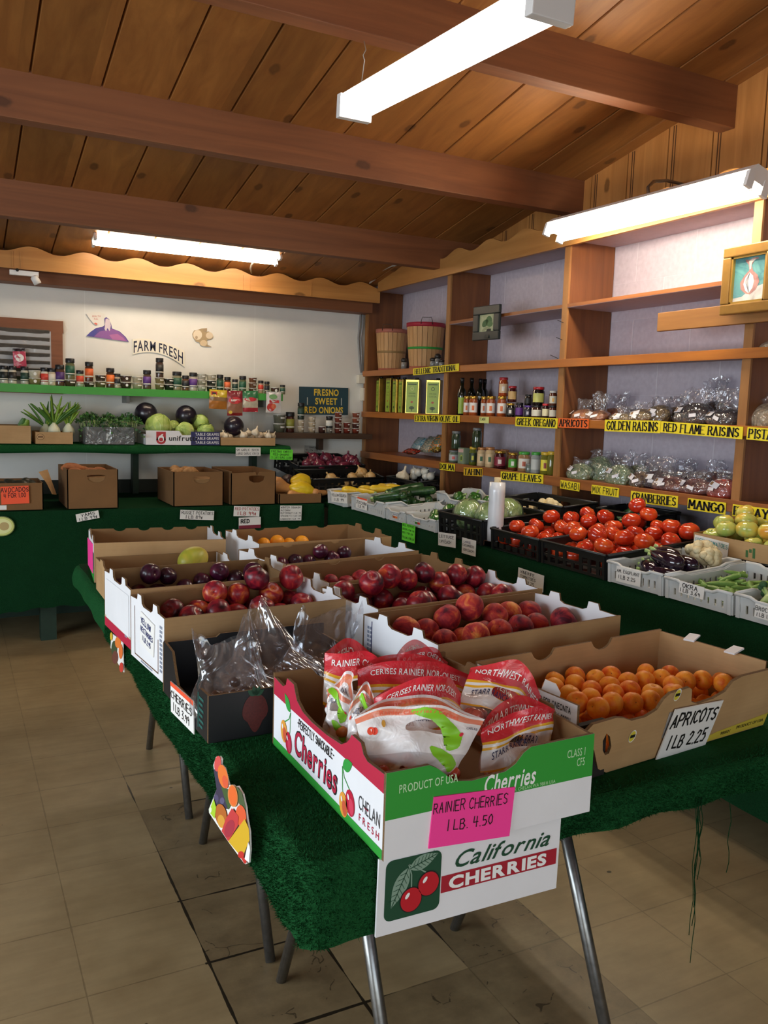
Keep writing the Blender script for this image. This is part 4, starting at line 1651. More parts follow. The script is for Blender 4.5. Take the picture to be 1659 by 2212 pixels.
M_STEMG = plain('green_stem', '5f7a35', 0.7)


def sphere_fn(R, n, m, shape):
    vs, fs = [], []
    for j in range(m + 1):
        ph = PI * j / m
        for i in range(n):
            th = 2 * PI * i / n
            vs.append(shape(th, ph, R))
    for j in range(m):
        for i in range(n):
            i2 = (i + 1) % n
            fs.append((j * n + i, (j + 1) * n + i, (j + 1) * n + i2, j * n + i2))
    return vs, fs


def stone_shape(th, ph, R):      # peach, nectarine, apricot, plum: crease on one side, dimple at the stalk
    c = math.exp(-(math.sin(th / 2) / 0.14) ** 2) * math.sin(ph) ** 0.7
    dim = math.exp(-(ph / 0.33) ** 2)
    r = R * (1 - 0.075 * c - 0.27 * dim)
    tip = 1 + 0.05 * math.exp(-((PI - ph) / 0.25) ** 2)
    return (r * math.sin(ph) * math.cos(th), r * math.sin(ph) * math.sin(th), r * math.cos(ph) * 0.94 * tip)


def tomato_shape(th, ph, R):
    rib = 0.035 * math.cos(5 * th + 0.6) * math.sin(ph) ** 0.5 * (0.4 + 0.6 * (ph < PI / 2))
    dim = math.exp(-(ph / 0.34) ** 2)
    r = R * (1 + rib - 0.22 * dim - 0.06 * math.exp(-((PI - ph) / 0.4) ** 2))
    return (r * math.sin(ph) * math.cos(th), r * math.sin(ph) * math.sin(th), r * math.cos(ph) * 0.82)


def round_shape(th, ph, R):
    return (R * math.sin(ph) * math.cos(th), R * math.sin(ph) * math.sin(th), R * math.cos(ph) * 0.97)


def oval_shape(th, ph, R):
    return (R * math.sin(ph) * math.cos(th), R * math.sin(ph) * math.sin(th), R * math.cos(ph) * 1.35)


FM = {}


def fruit_mesh(kind):
    if kind not in FM:
        shape = {'tomato': tomato_shape, 'greentomato': tomato_shape, 'orange': round_shape, 'mango': oval_shape, 'cherry': round_shape, 'rainier': round_shape}.get(kind, stone_shape)
        big = kind not in ('cherry', 'rainier')
        v, f = sphere_fn(1.0, 24 if big else 10, 16 if big else 7, shape)
        m = MB()
        m.add(v, f, SKIN[kind], True)
        if kind in ('tomato', 'greentomato'):
            m.lathe([(0.0, 0.68), (0.12, 0.67), (0.14, 0.60)], M_STEMG if kind == 'greentomato' else plain('tomato_scar', '8a6a3a', 0.8), 8)
        elif shape is stone_shape:
            m.lathe([(0.0, 0.71), (0.06, 0.70), (0.07, 0.62)], M_STEMB, 7)
        o = m.build('proto')
        FM[kind] = o.data
        bpy.data.objects.remove(o)
    return FM[kind]


ORD = ['first', 'second', 'third', 'fourth', 'fifth', 'sixth', 'seventh', 'eighth', 'ninth', 'tenth', 'eleventh', 'twelfth', 'thirteenth', 'fourteenth', 'fifteenth', 'sixteenth', 'seventeenth', 'eighteenth', 'nineteenth', 'twentieth'] + \
      ['twenty-' + x for x in ('first', 'second', 'third', 'fourth', 'fifth', 'sixth', 'seventh', 'eighth', 'ninth')] + ['thirtieth'] + ['thirty-' + x for x in ('first', 'second', 'third', 'fourth', 'fifth', 'sixth', 'seventh', 'eighth', 'ninth')] + ['fortieth', 'forty-first', 'forty-second']


def to_px(p):
    d = Vector(p) - C0
    z = d.dot(FX)
    return CX + FPX * d.dot(RX) / z, CY - FPX * d.dot(UX) / z


def put_fruit(kind, name, noun, cat, P, r, label, group, seed, up=False):
    rr = random.Random(seed)
    o = bpy.data.objects.new(name, fruit_mesh(kind))
    COL.objects.link(o)
    o.location = P
    if up:
        o.rotation_euler = (rr.uniform(-.5, .5), rr.uniform(-.5, .5), rr.uniform(0, 6.28))
    else:
        o.rotation_euler = (rr.uniform(-1.3, 1.3), rr.uniform(-1.3, 1.3), rr.uniform(0, 6.28))
    o.scale = (r, r, r)
    return tag(o, label, cat, group)


def heap(root, kind, name, cat, noun, where, group, pix, fn, r, z0, floor=0.012, fill=True, seed=1, rows=(0, 1), spread=None, squash=0.99, up=False, flat=False, fill_x=(0, 1)):
    """Fruit lying in an open carton: pix = (x, y, radius in photo pixels of the crop); a bottom layer carries them."""
    M = world(root) if not isinstance(root, Matrix) else root
    w, d, h = spread if spread else (root['_w'], root['_d'], root['_h'])
    Mi = M.inverted()
    rr = random.Random(seed)
    pts, rad, vis = [], [], []
    zc = M.translation.z
    for q in pix:
        px = fn(q[0], q[1])
        a_, d_ = Mi @ C0, Mi.to_3x3() @ ray(px[0], px[1])
        P = a_ + d_ * ((z0 - a_.z) / d_.z)
        ri = r * rr.uniform(0.93, 1.06)
        lo, hi = 0.008 + ri, d - 0.008 - ri
        if P.y > hi or P.y < lo:
            yl = hi if P.y > hi else lo
            a, b = Mi @ C0, P
            f = (yl - a.y) / (b.y - a.y)
            P = a + (b - a) * f
            P.z = min(P.z, z0 + 0.008)
        P.z = max(P.z, floor + ri)
        P.x = min(max(P.x, 0.008 + ri), w - 0.008 - ri)
        pts.append(P)
        rad.append(ri)
        vis.append(True)
    if fill:
        nx, ny = int((w - 0.03) / (2.04 * r)), max(1, int((d - 0.02) / (2.04 * r)))
        for i in range(nx):
            for j in range(ny):
                x = 0.012 + r + (w - 0.024 - 2 * r) * (i + 0.0) / max(1, nx - 1)
                if not (fill_x[0] * w <= x <= fill_x[1] * w):
                    continue
                y = 0.010 + r + (d - 0.02 - 2 * r) * (j / max(1, ny - 1) if ny > 1 else 0.5)
                pts.append(Vector((x + rr.uniform(-.003, .003), y + rr.uniform(-.003, .003), floor + r)))
                rad.append(r * rr.uniform(0.93, 1.0))
                vis.append(False)
    # drop buried ones: a visible fruit that lies in the bottom layer replaces the filler there
    keep = []
    for i in range(len(pts)):
        if vis[i]:
            keep.append(i)
        elif all((pts[i] - pts[j]).length > 0.62 * (rad[i] + rad[j]) for j in range(len(pts)) if vis[j]):
            keep.append(i)
    A = np.array([list(pts[i]) for i in keep])
    Rr = np.array([rad[i] for i in keep])
    V = np.array([vis[i] for i in keep])
    wgt = np.where(V, 0.6, 1.0)
    for it in range(160):
        D = A[:, None, :] - A[None, :, :]
        dist = np.sqrt((D ** 2).sum(2)) + np.eye(len(A)) * 9
        need = (Rr[:, None] + Rr[None, :]) * squash
        pen = np.clip(need - dist, 0, None)
        sh = (D / dist[..., None] * pen[..., None] * (wgt[:, None] / (wgt[:, None] + wgt[None, :]))[..., None]).sum(1)
        A += 0.5 * sh
        A[~V, 2] = np.minimum(A[~V, 2], floor + Rr[~V] * 1.02)
        A[:, 2] = np.maximum(A[:, 2], floor + Rr)
        A[:, 0] = np.clip(A[:, 0], 0.009 + Rr, w - 0.009 - Rr)
        A[:, 1] = np.clip(A[:, 1], 0.009 + Rr, d - 0.009 - Rr)
    for i in np.argsort(A[:, 2]):      # let each settle on what is under it, if close
        best = floor + Rr[i]
        for j in range(len(A)):
            if j == i or A[j, 2] > A[i, 2]:
                continue
            dx = math.hypot(A[i, 0] - A[j, 0], A[i, 1] - A[j, 1])
            s_ = (Rr[i] + Rr[j]) * squash
            if dx < s_:
                best = max(best, A[j, 2] + math.sqrt(s_ * s_ - dx * dx))
        if A[i, 2] - best < 0.06:
            A[i, 2] = min(A[i, 2], best)
    W_ = [M @ Vector(a) for a in A]
    order = sorted([i for i in range(len(A)) if V[i]], key=lambda i: to_px(W_[i])[0])
    rank = {i: k for k, i in enumerate(order)}
    for i in range(len(A)):
        if V[i]:
            lab = f'{noun} heaped in {where}, {ORD[rank[i]]} from left'
            g = group
        else:
            lab = f'{noun} of the lower layer in {where}'
            g = group + ', lower layer'
        put_fruit(kind, name, noun, cat, W_[i], float(Rr[i]), lab, g, seed * 1000 + i, up)


heap(R1, 'peach', 'peach', 'peach', 'red-yellow peach', 'the nearest peach carton', 'peaches in the nearest carton',
     [(1030, 490, 58), (1025, 545, 72), (1235, 480, 55), (1225, 560, 62), (1140, 545, 45), (1310, 550, 40), (1350, 545, 30), (1425, 500, 65), (1555, 500, 60), (1530, 555, 80), (1405, 590, 60), (1290, 622, 55), (1140, 615, 50), (1640, 540, 40), (1864, 517, 60)],
     Z8, 0.038, 0.108, seed=11)
heap(R2, 'nectarine', 'peach', 'peach', 'dark red peach', 'the second carton of the right row', 'dark peaches in the heaped carton',
     [(715, 350, 65), (835, 385, 70), (880, 410, 63), (960, 355, 60), (975, 285, 55), (1065, 300, 62), (900, 300, 35), (830, 290, 40), (890, 262, 35), (1050, 405, 52), (1155, 345, 55), (1240, 360, 60), (1170, 300, 40), (1310, 350, 40), (1360, 350, 50), (1140, 405, 40), (1465, 368, 45), (985, 440, 30), (1020, 365, 40), (770, 330, 40)],
     Z8, 0.0375, 0.120, seed=12)
heap(R2b, 'whitepeach', 'peach', 'peach', 'small red peach', 'the brown third carton of the right row', 'small peaches in the brown notched carton',
     [(610, 330, 30), (650, 312, 25), (700, 318, 30), (750, 300, 35), (800, 312, 30)], Z8, 0.031, 0.08, seed=13, fill_x=(0, 0.55))
heap(L2, 'nectarine', 'nectarine', 'nectarine', 'red nectarine', 'the left carton priced YELLOW NECTARINES', 'nectarines in the priced left carton',
     [(670, 660, 65), (705, 685, 60), (835, 655, 70), (785, 655, 40), (905, 600, 75), (1030, 540, 55), (1135, 515, 70), (1210, 475, 58), (1100, 580, 50), (1045, 640, 75), (1190, 608, 75), (1265, 570, 75), (1390, 578, 60), (1465, 597, 50), (960, 640, 40)],
     Z7, 0.0365, 0.118, seed=14)
heap(L3, 'plum', 'plum', 'plum', 'dark purple plum', 'the second carton of the left row', 'plums in the left row carton',
     [(440, 465, 60), (345, 490, 40), (480, 495, 35), (565, 470, 55), (650, 470, 40), (755, 470, 55), (830, 480, 40), (910, 455, 40), (1000, 440, 65), (1050, 425, 50), (1090, 440, 40), (380, 475, 45)],
     Z7, 0.031, 0.122, seed=15)
heap(R3, 'plum', 'plum', 'plum', 'small dark plum', 'the fourth carton of the right row', 'plums in the right row carton',
     [(320, 210, 30), (380, 208, 32), (490, 170, 40), (480, 198, 35), (595, 188, 38), (545, 200, 30)], Z8, 0.031, 0.105, seed=16)
heap(R4, 'orange', 'orange', 'orange', 'small bright orange', 'the far carton of the right row', 'oranges in the far carton',
     [(240, 118, 22), (300, 118, 22), (370, 108, 22), (335, 116, 18)], Z8, 0.030, 0.085, seed=17, fill_x=(0, 0.7))
heap(AP, 'apricot', 'apricot', 'apricot', 'orange apricot', 'the brown apricot carton', 'apricots in the brown carton',
     [(535, 345, 50), (665, 325, 50), (640, 362, 52), (765, 330, 48), (835, 375, 58), (870, 408, 52), (905, 342, 42), (985, 342, 48), (1030, 308, 25), (1090, 330, 55), (1140, 290, 65), (1160, 362, 35), (1225, 348, 35), (1105, 412, 40), (1020, 412, 55), (940, 408, 35), (975, 448, 40), (665, 422, 50), (745, 412, 45), (685, 458, 45), (730, 432, 30), (760, 472, 40), (800, 452, 30), (825, 330, 20), (1390, 352, 45), (1335, 345, 25), (1465, 312, 40), (560, 395, 40), (930, 452, 35)],
     Z9, 0.0238, 0.088, seed=18)
# single mango
p = world(L4).inverted() @ atz(160 + 690 / 2.765, 1080 + 372 / 2.765, 0.7665 + 0.085)
p.y = min(max(p.y, 0.06), 0.40)
p.z = 0.052 + 0.052
o = put_fruit('mango', 'mango', 'mango', 'mango', world(L4) @ p, 0.048, 'single yellow-green mango in the low brown carton of the left row', None, 5)
o.rotation_euler = (0, 1.35, 0.5)
m = MB()
m.box((0.03, 0.03, 0.0), (0.45, 0.44, 0.048), M_CBD)
o = m.build('packing_tray', L4, (0, 0, 0.004), bevel=0.006)
m = MB()   # white torn flap standing inside
m.prism([(0, 0), (0.062, 0), (0.058, 0.052), (0.03, 0.066), (0.004, 0.05)], 0.004, M_CW, Matrix.Translation((0.30, 0.16, 0.052)))
m.build('torn_flap', L4)
for i, (x, y) in enumerate(((155, 248), (200, 255), (235, 250))):
    p = world(L5).inverted() @ atz(*Z7(x, y), 0.7665 + 0.075)
    p.x, p.y, p.z = max(p.x, 0.04), min(max(p.y, 0.05), 0.33), 0.034
    put_fruit('apricot', 'peach', 'peach', 'peach', world(L5) @ p, 0.028, f'small yellow peach at the bottom of the far left carton, {ORD[i]} from its white end', 'peaches in the far left carton', 50 + i)

# ================================================================== SIGNS
def at_plane(px, py, P0, n):
    d = ray(px, py)
    n = Vector(n)
    return C0 + d * ((Vector(P0) - C0).dot(n) / d.dot(n))


def on(plane):
    k, v_ = plane
    return {'X': lambda q: atx(q[0], q[1], v_), 'Y': lambda q: aty(q[0], q[1], v_), 'Z': lambda q: atz(q[0], q[1], v_), 'P': lambda q: at_plane(q[0], q[1], v_[0], v_[1])}[k]


PAPER = plain('paper_white', 'e8e6e0', 0.7)
YEL = plain('sign_yellow', 'e8d52a', 0.5)
COLS = {}


def colr(c, rough=0.6):
    return plain('print_' + c, c, rough)


def sign(name, label, plane, tl, tr, bl, board, lines=(), cat='sign', group=None, th=0.0022, pen=0.13, slab=False, jit=0.12, extra=None, curl=0.0, seed=1):
    """Card on a plane through three photo corners. lines: (text, x, y, height, width, ink) in shares of the card, origin at its lower left."""
    fn = on(plane)
    a, b, c = fn(tl), fn(tr), fn(bl)
    u = (b - a)
    w = u.length
    u.normalize()
    dn = c - a
    dn -= u * dn.dot(u)
    h = dn.length
    up_ = -dn.normalized()
    nin = up_.cross(u)
    mid = (a + b) / 2 + dn / 2
    if nin.dot(mid - C0) < 0:
        nin = -nin
    M = Matrix(((u.x, nin.x, up_.x, 0), (u.y, nin.y, up_.y, 0), (u.z, nin.z, up_.z, 0), (0, 0, 0, 1)))
    m = MB()
    K = 8
    f = lambda x, z: (x - w / 2, curl * math.sin(PI * (z + h / 2) / h) * -1, z)
    m.prism([(-w / 2, -h / 2), (w / 2, -h / 2), (w / 2, h / 2), (-w / 2, h / 2)], th, board, M)
    for i, ln in enumerate(lines):
        text, x, y, hh, ww, ink = ln[:6]
        tt = pen_text(text, h * hh, pen, 0.8, jit, slab, seed * 7 + i)
        if ww:
            tt = fit(tt, w * ww)
        stamp(m, tt, ink, M @ Matrix.Translation((-w / 2 + x * w, 0, -h / 2 + y * h)), 0.0008)
    if extra:
        extra(m, M, w, h)
    o = m.build(name, None, mid)
    tag(o, label, cat, group)
    return o


RINK = plain('ink_red', 'b0322c', 0.6)
TINK = plain('ink_teal', '2f9a94', 0.6)
BINK = plain('ink_blue', '2b3670', 0.6)
PINKP = plain('paper_hot_pink', 'ff3f9c', 0.6)
ORG = plain('paper_orange_red', 'f0562e', 0.6)
LIME = plain('paper_lime', '6fe83c', 0.6)

sign('price_sign', 'hot pink handwritten RAINIER CHERRIES price card taped to the cherry carton front', ('Y', 1.0655), (938, 1722), (1113, 1700), (936, 1832), PINKP,
     [('RAINIER CHERRIES', 0.01, 0.68, 0.20, 0.90, INK), ('1 LB. 4.50', 0.19, 0.31, 0.20, 0.56, INK)], pen=0.10)


def calif(m, M, w, h):
    T_ = lambda x, z: M @ Matrix.Translation((-w / 2 + x * w, 0, -h / 2 + z * h))
    ang = Matrix.Rotation(0, 4, 'Y')
    GR = plain('logo_green', '14472e', 0.5)
    CR = plain('logo_crimson', 'a81c2e', 0.5)
    # dark green rounded square
    a, r0 = 0.285 * w, 0.012
    pts = []
    for cx_, cz_, s0 in ((a - r0, r0, -PI / 2), (a - r0, a - r0, 0), (r0, a - r0, PI / 2), (r0, r0, PI)):
        pts += [(cx_ + r0 * math.cos(s0 + PI / 2 * i / 5), cz_ + r0 * math.sin(s0 + PI / 2 * i / 5)) for i in range(6)]
    Mq = T_(0.035, 0.17)
    stamp(m, poly2d(pts), GR, Mq, 0.0006)
    LG = plain('logo_leaf', '7f9a86', 0.6)
    stemline(m, Mq, [(0.040, 0.088), (0.046, 0.07), (0.047, 0.047)], 0.0022, LG, 0.0012)
    stemline(m, Mq, [(0.040, 0.088), (0.058, 0.078), (0.072, 0.068)], 0.0022, LG, 0.0012)
    leafp(m, Mq, 0.040, 0.083, 0.068, 0.013, -2.0, 0.0010, LG)
    leafp(m, Mq, 0.042, 0.080, 0.054, 0.012, 0.30, 0.0010, LG)
    for (x0, z0, an, L_) in ((0.040, 0.083, -2.0, 0.066), (0.042, 0.080, 0.30, 0.052)):
        stemline(m, Mq, [(x0, z0), (x0 + L_ * math.cos(an), z0 + L_ * math.sin(an))], 0.0014, GR, 0.0013)
        for k in range(1, 7):
            f_ = k / 7.5
            bx, bz = x0 + L_ * f_ * math.cos(an), z0 + L_ * f_ * math.sin(an)
            for sg in (-1, 1):
                stemline(m, Mq, [(bx, bz), (bx + 0.011 * math.cos(an + sg * 0.9), bz + 0.011 * math.sin(an + sg * 0.9))], 0.0009, GR, 0.0013)
    for x0, z0 in ((0.047, 0.028), (0.078, 0.048)):
        stamp(m, disc2d(x0, z0, 0.0205, 0.0215, 26), INK, Mq, 0.0013)
        stamp(m, disc2d(x0, z0, 0.0188, 0.0198, 26), plain('logo_cherry', 'c01a28', 0.45), Mq, 0.0016)
        stamp(m, disc2d(x0 - 0.007, z0 + 0.008, 0.003, 0.006, 10, -0.6), M_WHITE, Mq, 0.0019)
    stamp(m, rect2d(0, 0, 0.66 * w, 0.225 * h), CR, T_(0.325, 0.365), 0.0006)
    stamp(m, fit(type_text('CHERRIES', 0.155 * h, 0.045), 0.565 * w), M_WHITE, T_(0.365, 0.40), 0.0012)
    stamp(m, fit(type_text('California', 0.21 * h, 0.012, 0.45), 0.56 * w), GR, T_(0.375, 0.665), 0.0010)


sign('cardboard_sign', 'white California CHERRIES carton panel hanging under the front edge of the table', ('Y', 1.076), (819, 1858), (1212, 1768), (826, 2022), M_CW, (), extra=calif, th=0.004)

Lm = world(STR) @ faceM((0, 0.349, 0), (0, -1, 0), (1, 0, 0))
nrm = (Lm.to_3x3() @ Vector((0, 1, 0)))
p0 = Lm @ Vector((0, -0.004, 0))


def redstrip(m, M, w, h):
    stamp(m, rect2d(-w / 2, h * 0.36, w / 2, h / 2), ORG, M, 0.0006)


sign('price_sign', 'white CHERRIES 3.99 price card with an orange top strip, beside the black carton', ('P', (p0, nrm)), ZB(90, 705), ZB(247, 845), ZB(68, 890), PAPER,
     [('CHERRIES', 0.03, 0.50, 0.24, 0.9, INK), ('1 LB 3.99', 0.12, 0.14, 0.24, 0.7, INK)], extra=redstrip, pen=0.12)
Fm = world(AP) @ Mf
p0 = Fm @ Vector((0, -0.006, 0))
nrm = Fm.to_3x3() @ Vector((0, 1, 0))
sign('price_sign', 'large white APRICOTS price card taped to the leaning brown carton front', ('P', (p0, nrm)), Z9(1172, 497), Z9(1425, 447), Z9(1255, 720), PAPER,
     [('APRICOTS', 0.03, 0.64, 0.25, 0.92, INK), ('1 LB 2.25', 0.12, 0.20, 0.25, 0.78, INK)], pen=0.15)
Lm = world(L2) @ faceM((0, 0.286, 0), (0, -1, 0), (1, 0, 0))
p0, nrm = Lm @ Vector((0, -0.003, 0)), Lm.to_3x3() @ Vector((0, 1, 0))
sign('price_sign', 'white YELLOW NECTARINES price card on the white end of the nectarine carton', ('P', (p0, nrm)), Z7(398, 665), Z7(478, 750), Z7(394, 850), PAPER,
     [('YELLOW', 0.05, 0.68, 0.17, 0.72, BINK), ('NECTARINES', 0.05, 0.42, 0.15, 0.88, BINK), ('1 LB 2.95', 0.2, 0.17, 0.15, 0.6, BINK)], pen=0.16)
Lm = world(L5) @ faceM((0, 0.369, 0), (0, -1, 0), (1, 0, 0))
p0, nrm = Lm @ Vector((0, -0.003, 0)), Lm.to_3x3() @ Vector((0, 1, 0))
sign('price_sign', 'hot pink card on the white and green end of the farthest left carton', ('P', (p0, nrm)), Z7(80, 225), Z7(108, 262), Z7(82, 385), PINKP, [('PEACH', 0.1, 0.6, 0.12, 0.8, RINK)][:0])


# fruit-picture cut-outs clipped to the turf
def fruit_card(name, label, plane, corners, seed):
    fn = on(plane)
    P = [fn(q) for q in corners]
    c = sum(P, Vector()) / len(P)
    m = MB()
    k = plane[0]
    return m, P, c


def cut(label, X, fn, shapes, outline):
    """Flat printed fruit cut-out standing against the skirt at x = X; shapes and outline in photo crop pixels."""
    m = MB()
    c = atx(*fn(*outline[0]), X)
    tri = poly2d([fn(*q) for q in outline])
    pts = [atx(q[0], q[1], X) - c for q in tri[0]]
    n = len(pts)
    back = [p + Vector((0.003, 0, 0)) for p in pts]
    m.add(pts, tri[1], PAPER)
    m.add(back, [t_[::-1] for t_ in tri[1]], PAPER)
    m.add(pts + back, [(i, (i + 1) % n, n + (i + 1) % n, n + i) for i in range(n)], PAPER)
    for i, (kind, col, a) in enumerate(shapes):
        s_ = disc2d(*a) if kind == 'd' else poly2d(a)
        pv = [atx(*fn(*q), X - 0.0006 - 0.0002 * i) - c for q in s_[0]]
        m.add(pv, s_[1], colr(col))
    return tag(m.build('fruit_cutout', None, c), label, 'decoration')


ZC = zm(430, 1600, 7.63)
cut('printed cut-out of mixed fruit hanging on the turf near the front table corner', 0.424, ZC,
    [('p', '3a3148', [(240, 480), (300, 440), (420, 900), (470, 1130), (290, 1080), (235, 950), (290, 800)]), ('d', '4f4868', (280, 960, 42, 75, 18)), ('d', '5a5474', (380, 990, 38, 55, 18)),
     ('d', 'd8504a', (305, 380, 55, 130, 18, 0.1)), ('p', '3f5a2a', [(360, 760), (470, 800), (530, 1050), (480, 1140)]), ('d', 'e8762c', (395, 590, 80, 200, 20, -0.2)), ('d', 'e05a34', (430, 680, 45, 110, 20, -0.2)),
     ('p', '4a5a34', [(610, 740), (700, 850), (760, 1060), (770, 1220), (690, 1100), (640, 1000)]), ('d', 'b8641e', (360, 1230, 95, 190, 20, -0.15)), ('d', 'd89a34', (365, 1330, 60, 110, 20, -0.15)),
     ('p', 'a8d02c', [(240, 955), (280, 1100), (255, 1290), (165, 1170)]), ('d', 'e8f0d0', (185, 1140, 22, 50, 12)), ('d', 'e25a2c', (690, 1240, 85, 180, 20, -0.1)), ('d', 'e08a44', (555, 910, 80, 185, 22, -0.1)), ('d', 'ea6a26', (555, 910, 66, 165, 22, -0.1)),
     ('p', 'c83838', [(540, 1110), (650, 1250), (640, 1400), (480, 1660), (370, 1490), (440, 1290)]), ('d', 'a82a3c', (500, 1450, 75, 150, 20, 0.3)), ('p', 'd8ac1c', [(750, 1290), (820, 1450), (830, 1640), (740, 1860), (640, 1850), (480, 1660)]),
     ('d', 'c8281e', (690, 1880, 50, 60, 16)), ('p', 'c8281e', [(660, 1880), (790, 1960), (770, 2030), (740, 2020)]), ('p', 'f0f0f0', [(810, 1670), (840, 1800), (820, 2010), (750, 1950)])],
    [(340, 255), (370, 300), (365, 390), (420, 450), (490, 730), (560, 730), (600, 760), (640, 745), (720, 880), (770, 1100), (790, 1290), (830, 1500), (840, 1800), (820, 2010), (770, 2035), (740, 2020), (480, 1665), (165, 1190), (160, 1130), (230, 955), (290, 800), (235, 400), (280, 265)])
ZD = zm(160, 1080, 2.765)
cut('smaller printed fruit cut-out hanging lower on the turf under the plum carton', 0.430, ZD,
    [('d', '3a4a2a', (240, 890, 18, 50, 14)), ('d', 'e07a2c', (262, 850, 18, 35, 14)), ('d', '6a3a2c', (245, 940, 18, 40, 14)), ('d', 'e0702c', (278, 905, 12, 45, 14)), ('d', 'c83a2c', (282, 1000, 12, 30, 14)), ('d', 'd8b02c', (222, 815, 8, 25, 10))],
    [(222, 795), (250, 815), (290, 850), (292, 960), (296, 1030), (270, 990), (235, 930), (218, 880)])

# oval avocado picture on the back counter's skirt
m = MB()
p = aty(4, 1137, 5.232)
for i, (a, b, cc) in enumerate(((0.068, 0.058, '6b7a3a'), (0.063, 0.053, 'c9cf7a'), (0.052, 0.043, 'dde0a0'), (0.026, 0.024, 'b5a06a'))):
    v_, f_ = disc2d(0.012 * (i == 3), 0, a, b, 26)
    m.add([(x, -0.0006 * i, z) for x, z in v_], f_, colr(cc))
m.add([(x, 0.003, z) for x, z in disc2d(0, 0, 0.068, 0.058, 26)[0]], [tuple(range(26))[::-1]], PAPER)
tag(m.build('avocado_cutout', None, p), 'oval avocado picture pinned to the turf skirt at the far left', 'decoration')


# ================================================================== POUCHES OF RAINIER CHERRIES
def pouch_mat(name, starr=True):
    t = NT(name)
    uv = t.node('UVMap')
    sp = t.node('SeparateXYZ')
    t.link(uv.outputs[0], sp.inputs[0])
    u, v = sp.outputs[0], sp.outputs[1]
    wv = t.math('ADD', v, t.math('MULTIPLY', t.math('SINE', t.math('MULTIPLY', u, 5.2)), 0.035))
    r = t.node('ValToRGB')
    r.color_ramp.interpolation = 'CONSTANT'
    e = r.color_ramp.elements
    if starr:
        stops = [(0, 'f4f0ea', 0.05), (0.34, 'e8ac2c', 1), (0.375, 'f4f1ec', 0.82), (0.66, 'e8ac2c', 1), (0.69, 'f4efe6', 0.9), (0.73, 'e8ac2c', 1), (0.765, 'd8303c', 0.86)]
    else:
        stops = [(0, 'f3efec', 0.55), (0.42, 'f4efec', 0.85), (0.90, 'ee8a6a', 0.85), (0.97, 'f3efec', 0.85)]
    while len(e) < len(stops):
        e.new(0.5)
    for el, (p, c, a) in zip(e, stops):
        el.position = p
        k = srgb(c)
        el.color = (k[0], k[1], k[2], a)
    t.link(wv if starr else v, r.inputs[0])
    t.base(r.outputs[0])
    t.rough(0.22)
    t.b.inputs['Coat Weight'].default_value = 0.4
    t.b.inputs['Subsurface Weight'].default_value = 0.0
    # handle slot
    hu, hv = (0.5, 0.60) if starr else (0.55, 0.74)
    eu = t.math('DIVIDE', t.math('SUBTRACT', u, hu), 0.19)
    ev = t.math('DIVIDE', t.math('SUBTRACT', v, hv), 0.085)
    rr_ = t.math('ADD', t.math('POWER', t.math('ABSOLUTE', eu), 2.6), t.math('POWER', t.math('ABSOLUTE', ev), 2.6))
    hole = t.math('GREATER_THAN', rr_, 1.0)
    t.link(t.math('MULTIPLY', r.outputs[1], hole), t.b.inputs['Alpha'])
    nz = t.noise(t.coord(), 30, 3, 0.6, 0.8)
    t.bump(nz, 0.35, 0.012)
    return t.m


M_STARR = pouch_mat('pouch_print_crimson', True)
M_CHEL = pouch_mat('pouch_print_white', False)


def uv_grid(m, fn, nu, nv, mat):
    b = len(m.v)
    m.grid(fn, nu, nv, mat)
    if not hasattr(m, 'uvs'):
        m.uvs = {}
    for j in range(nv + 1):
        for i in range(nu + 1):
            m.uvs[b + j * (nu + 1) + i] = (i / nu, j / nv)


def add_uv(o, uvs):
    l = o.data.uv_layers.new(name='UVMap')
    for lp in o.data.loops:
        l.data[lp.index].uv = uvs.get(lp.vertex_index, (0, 0))


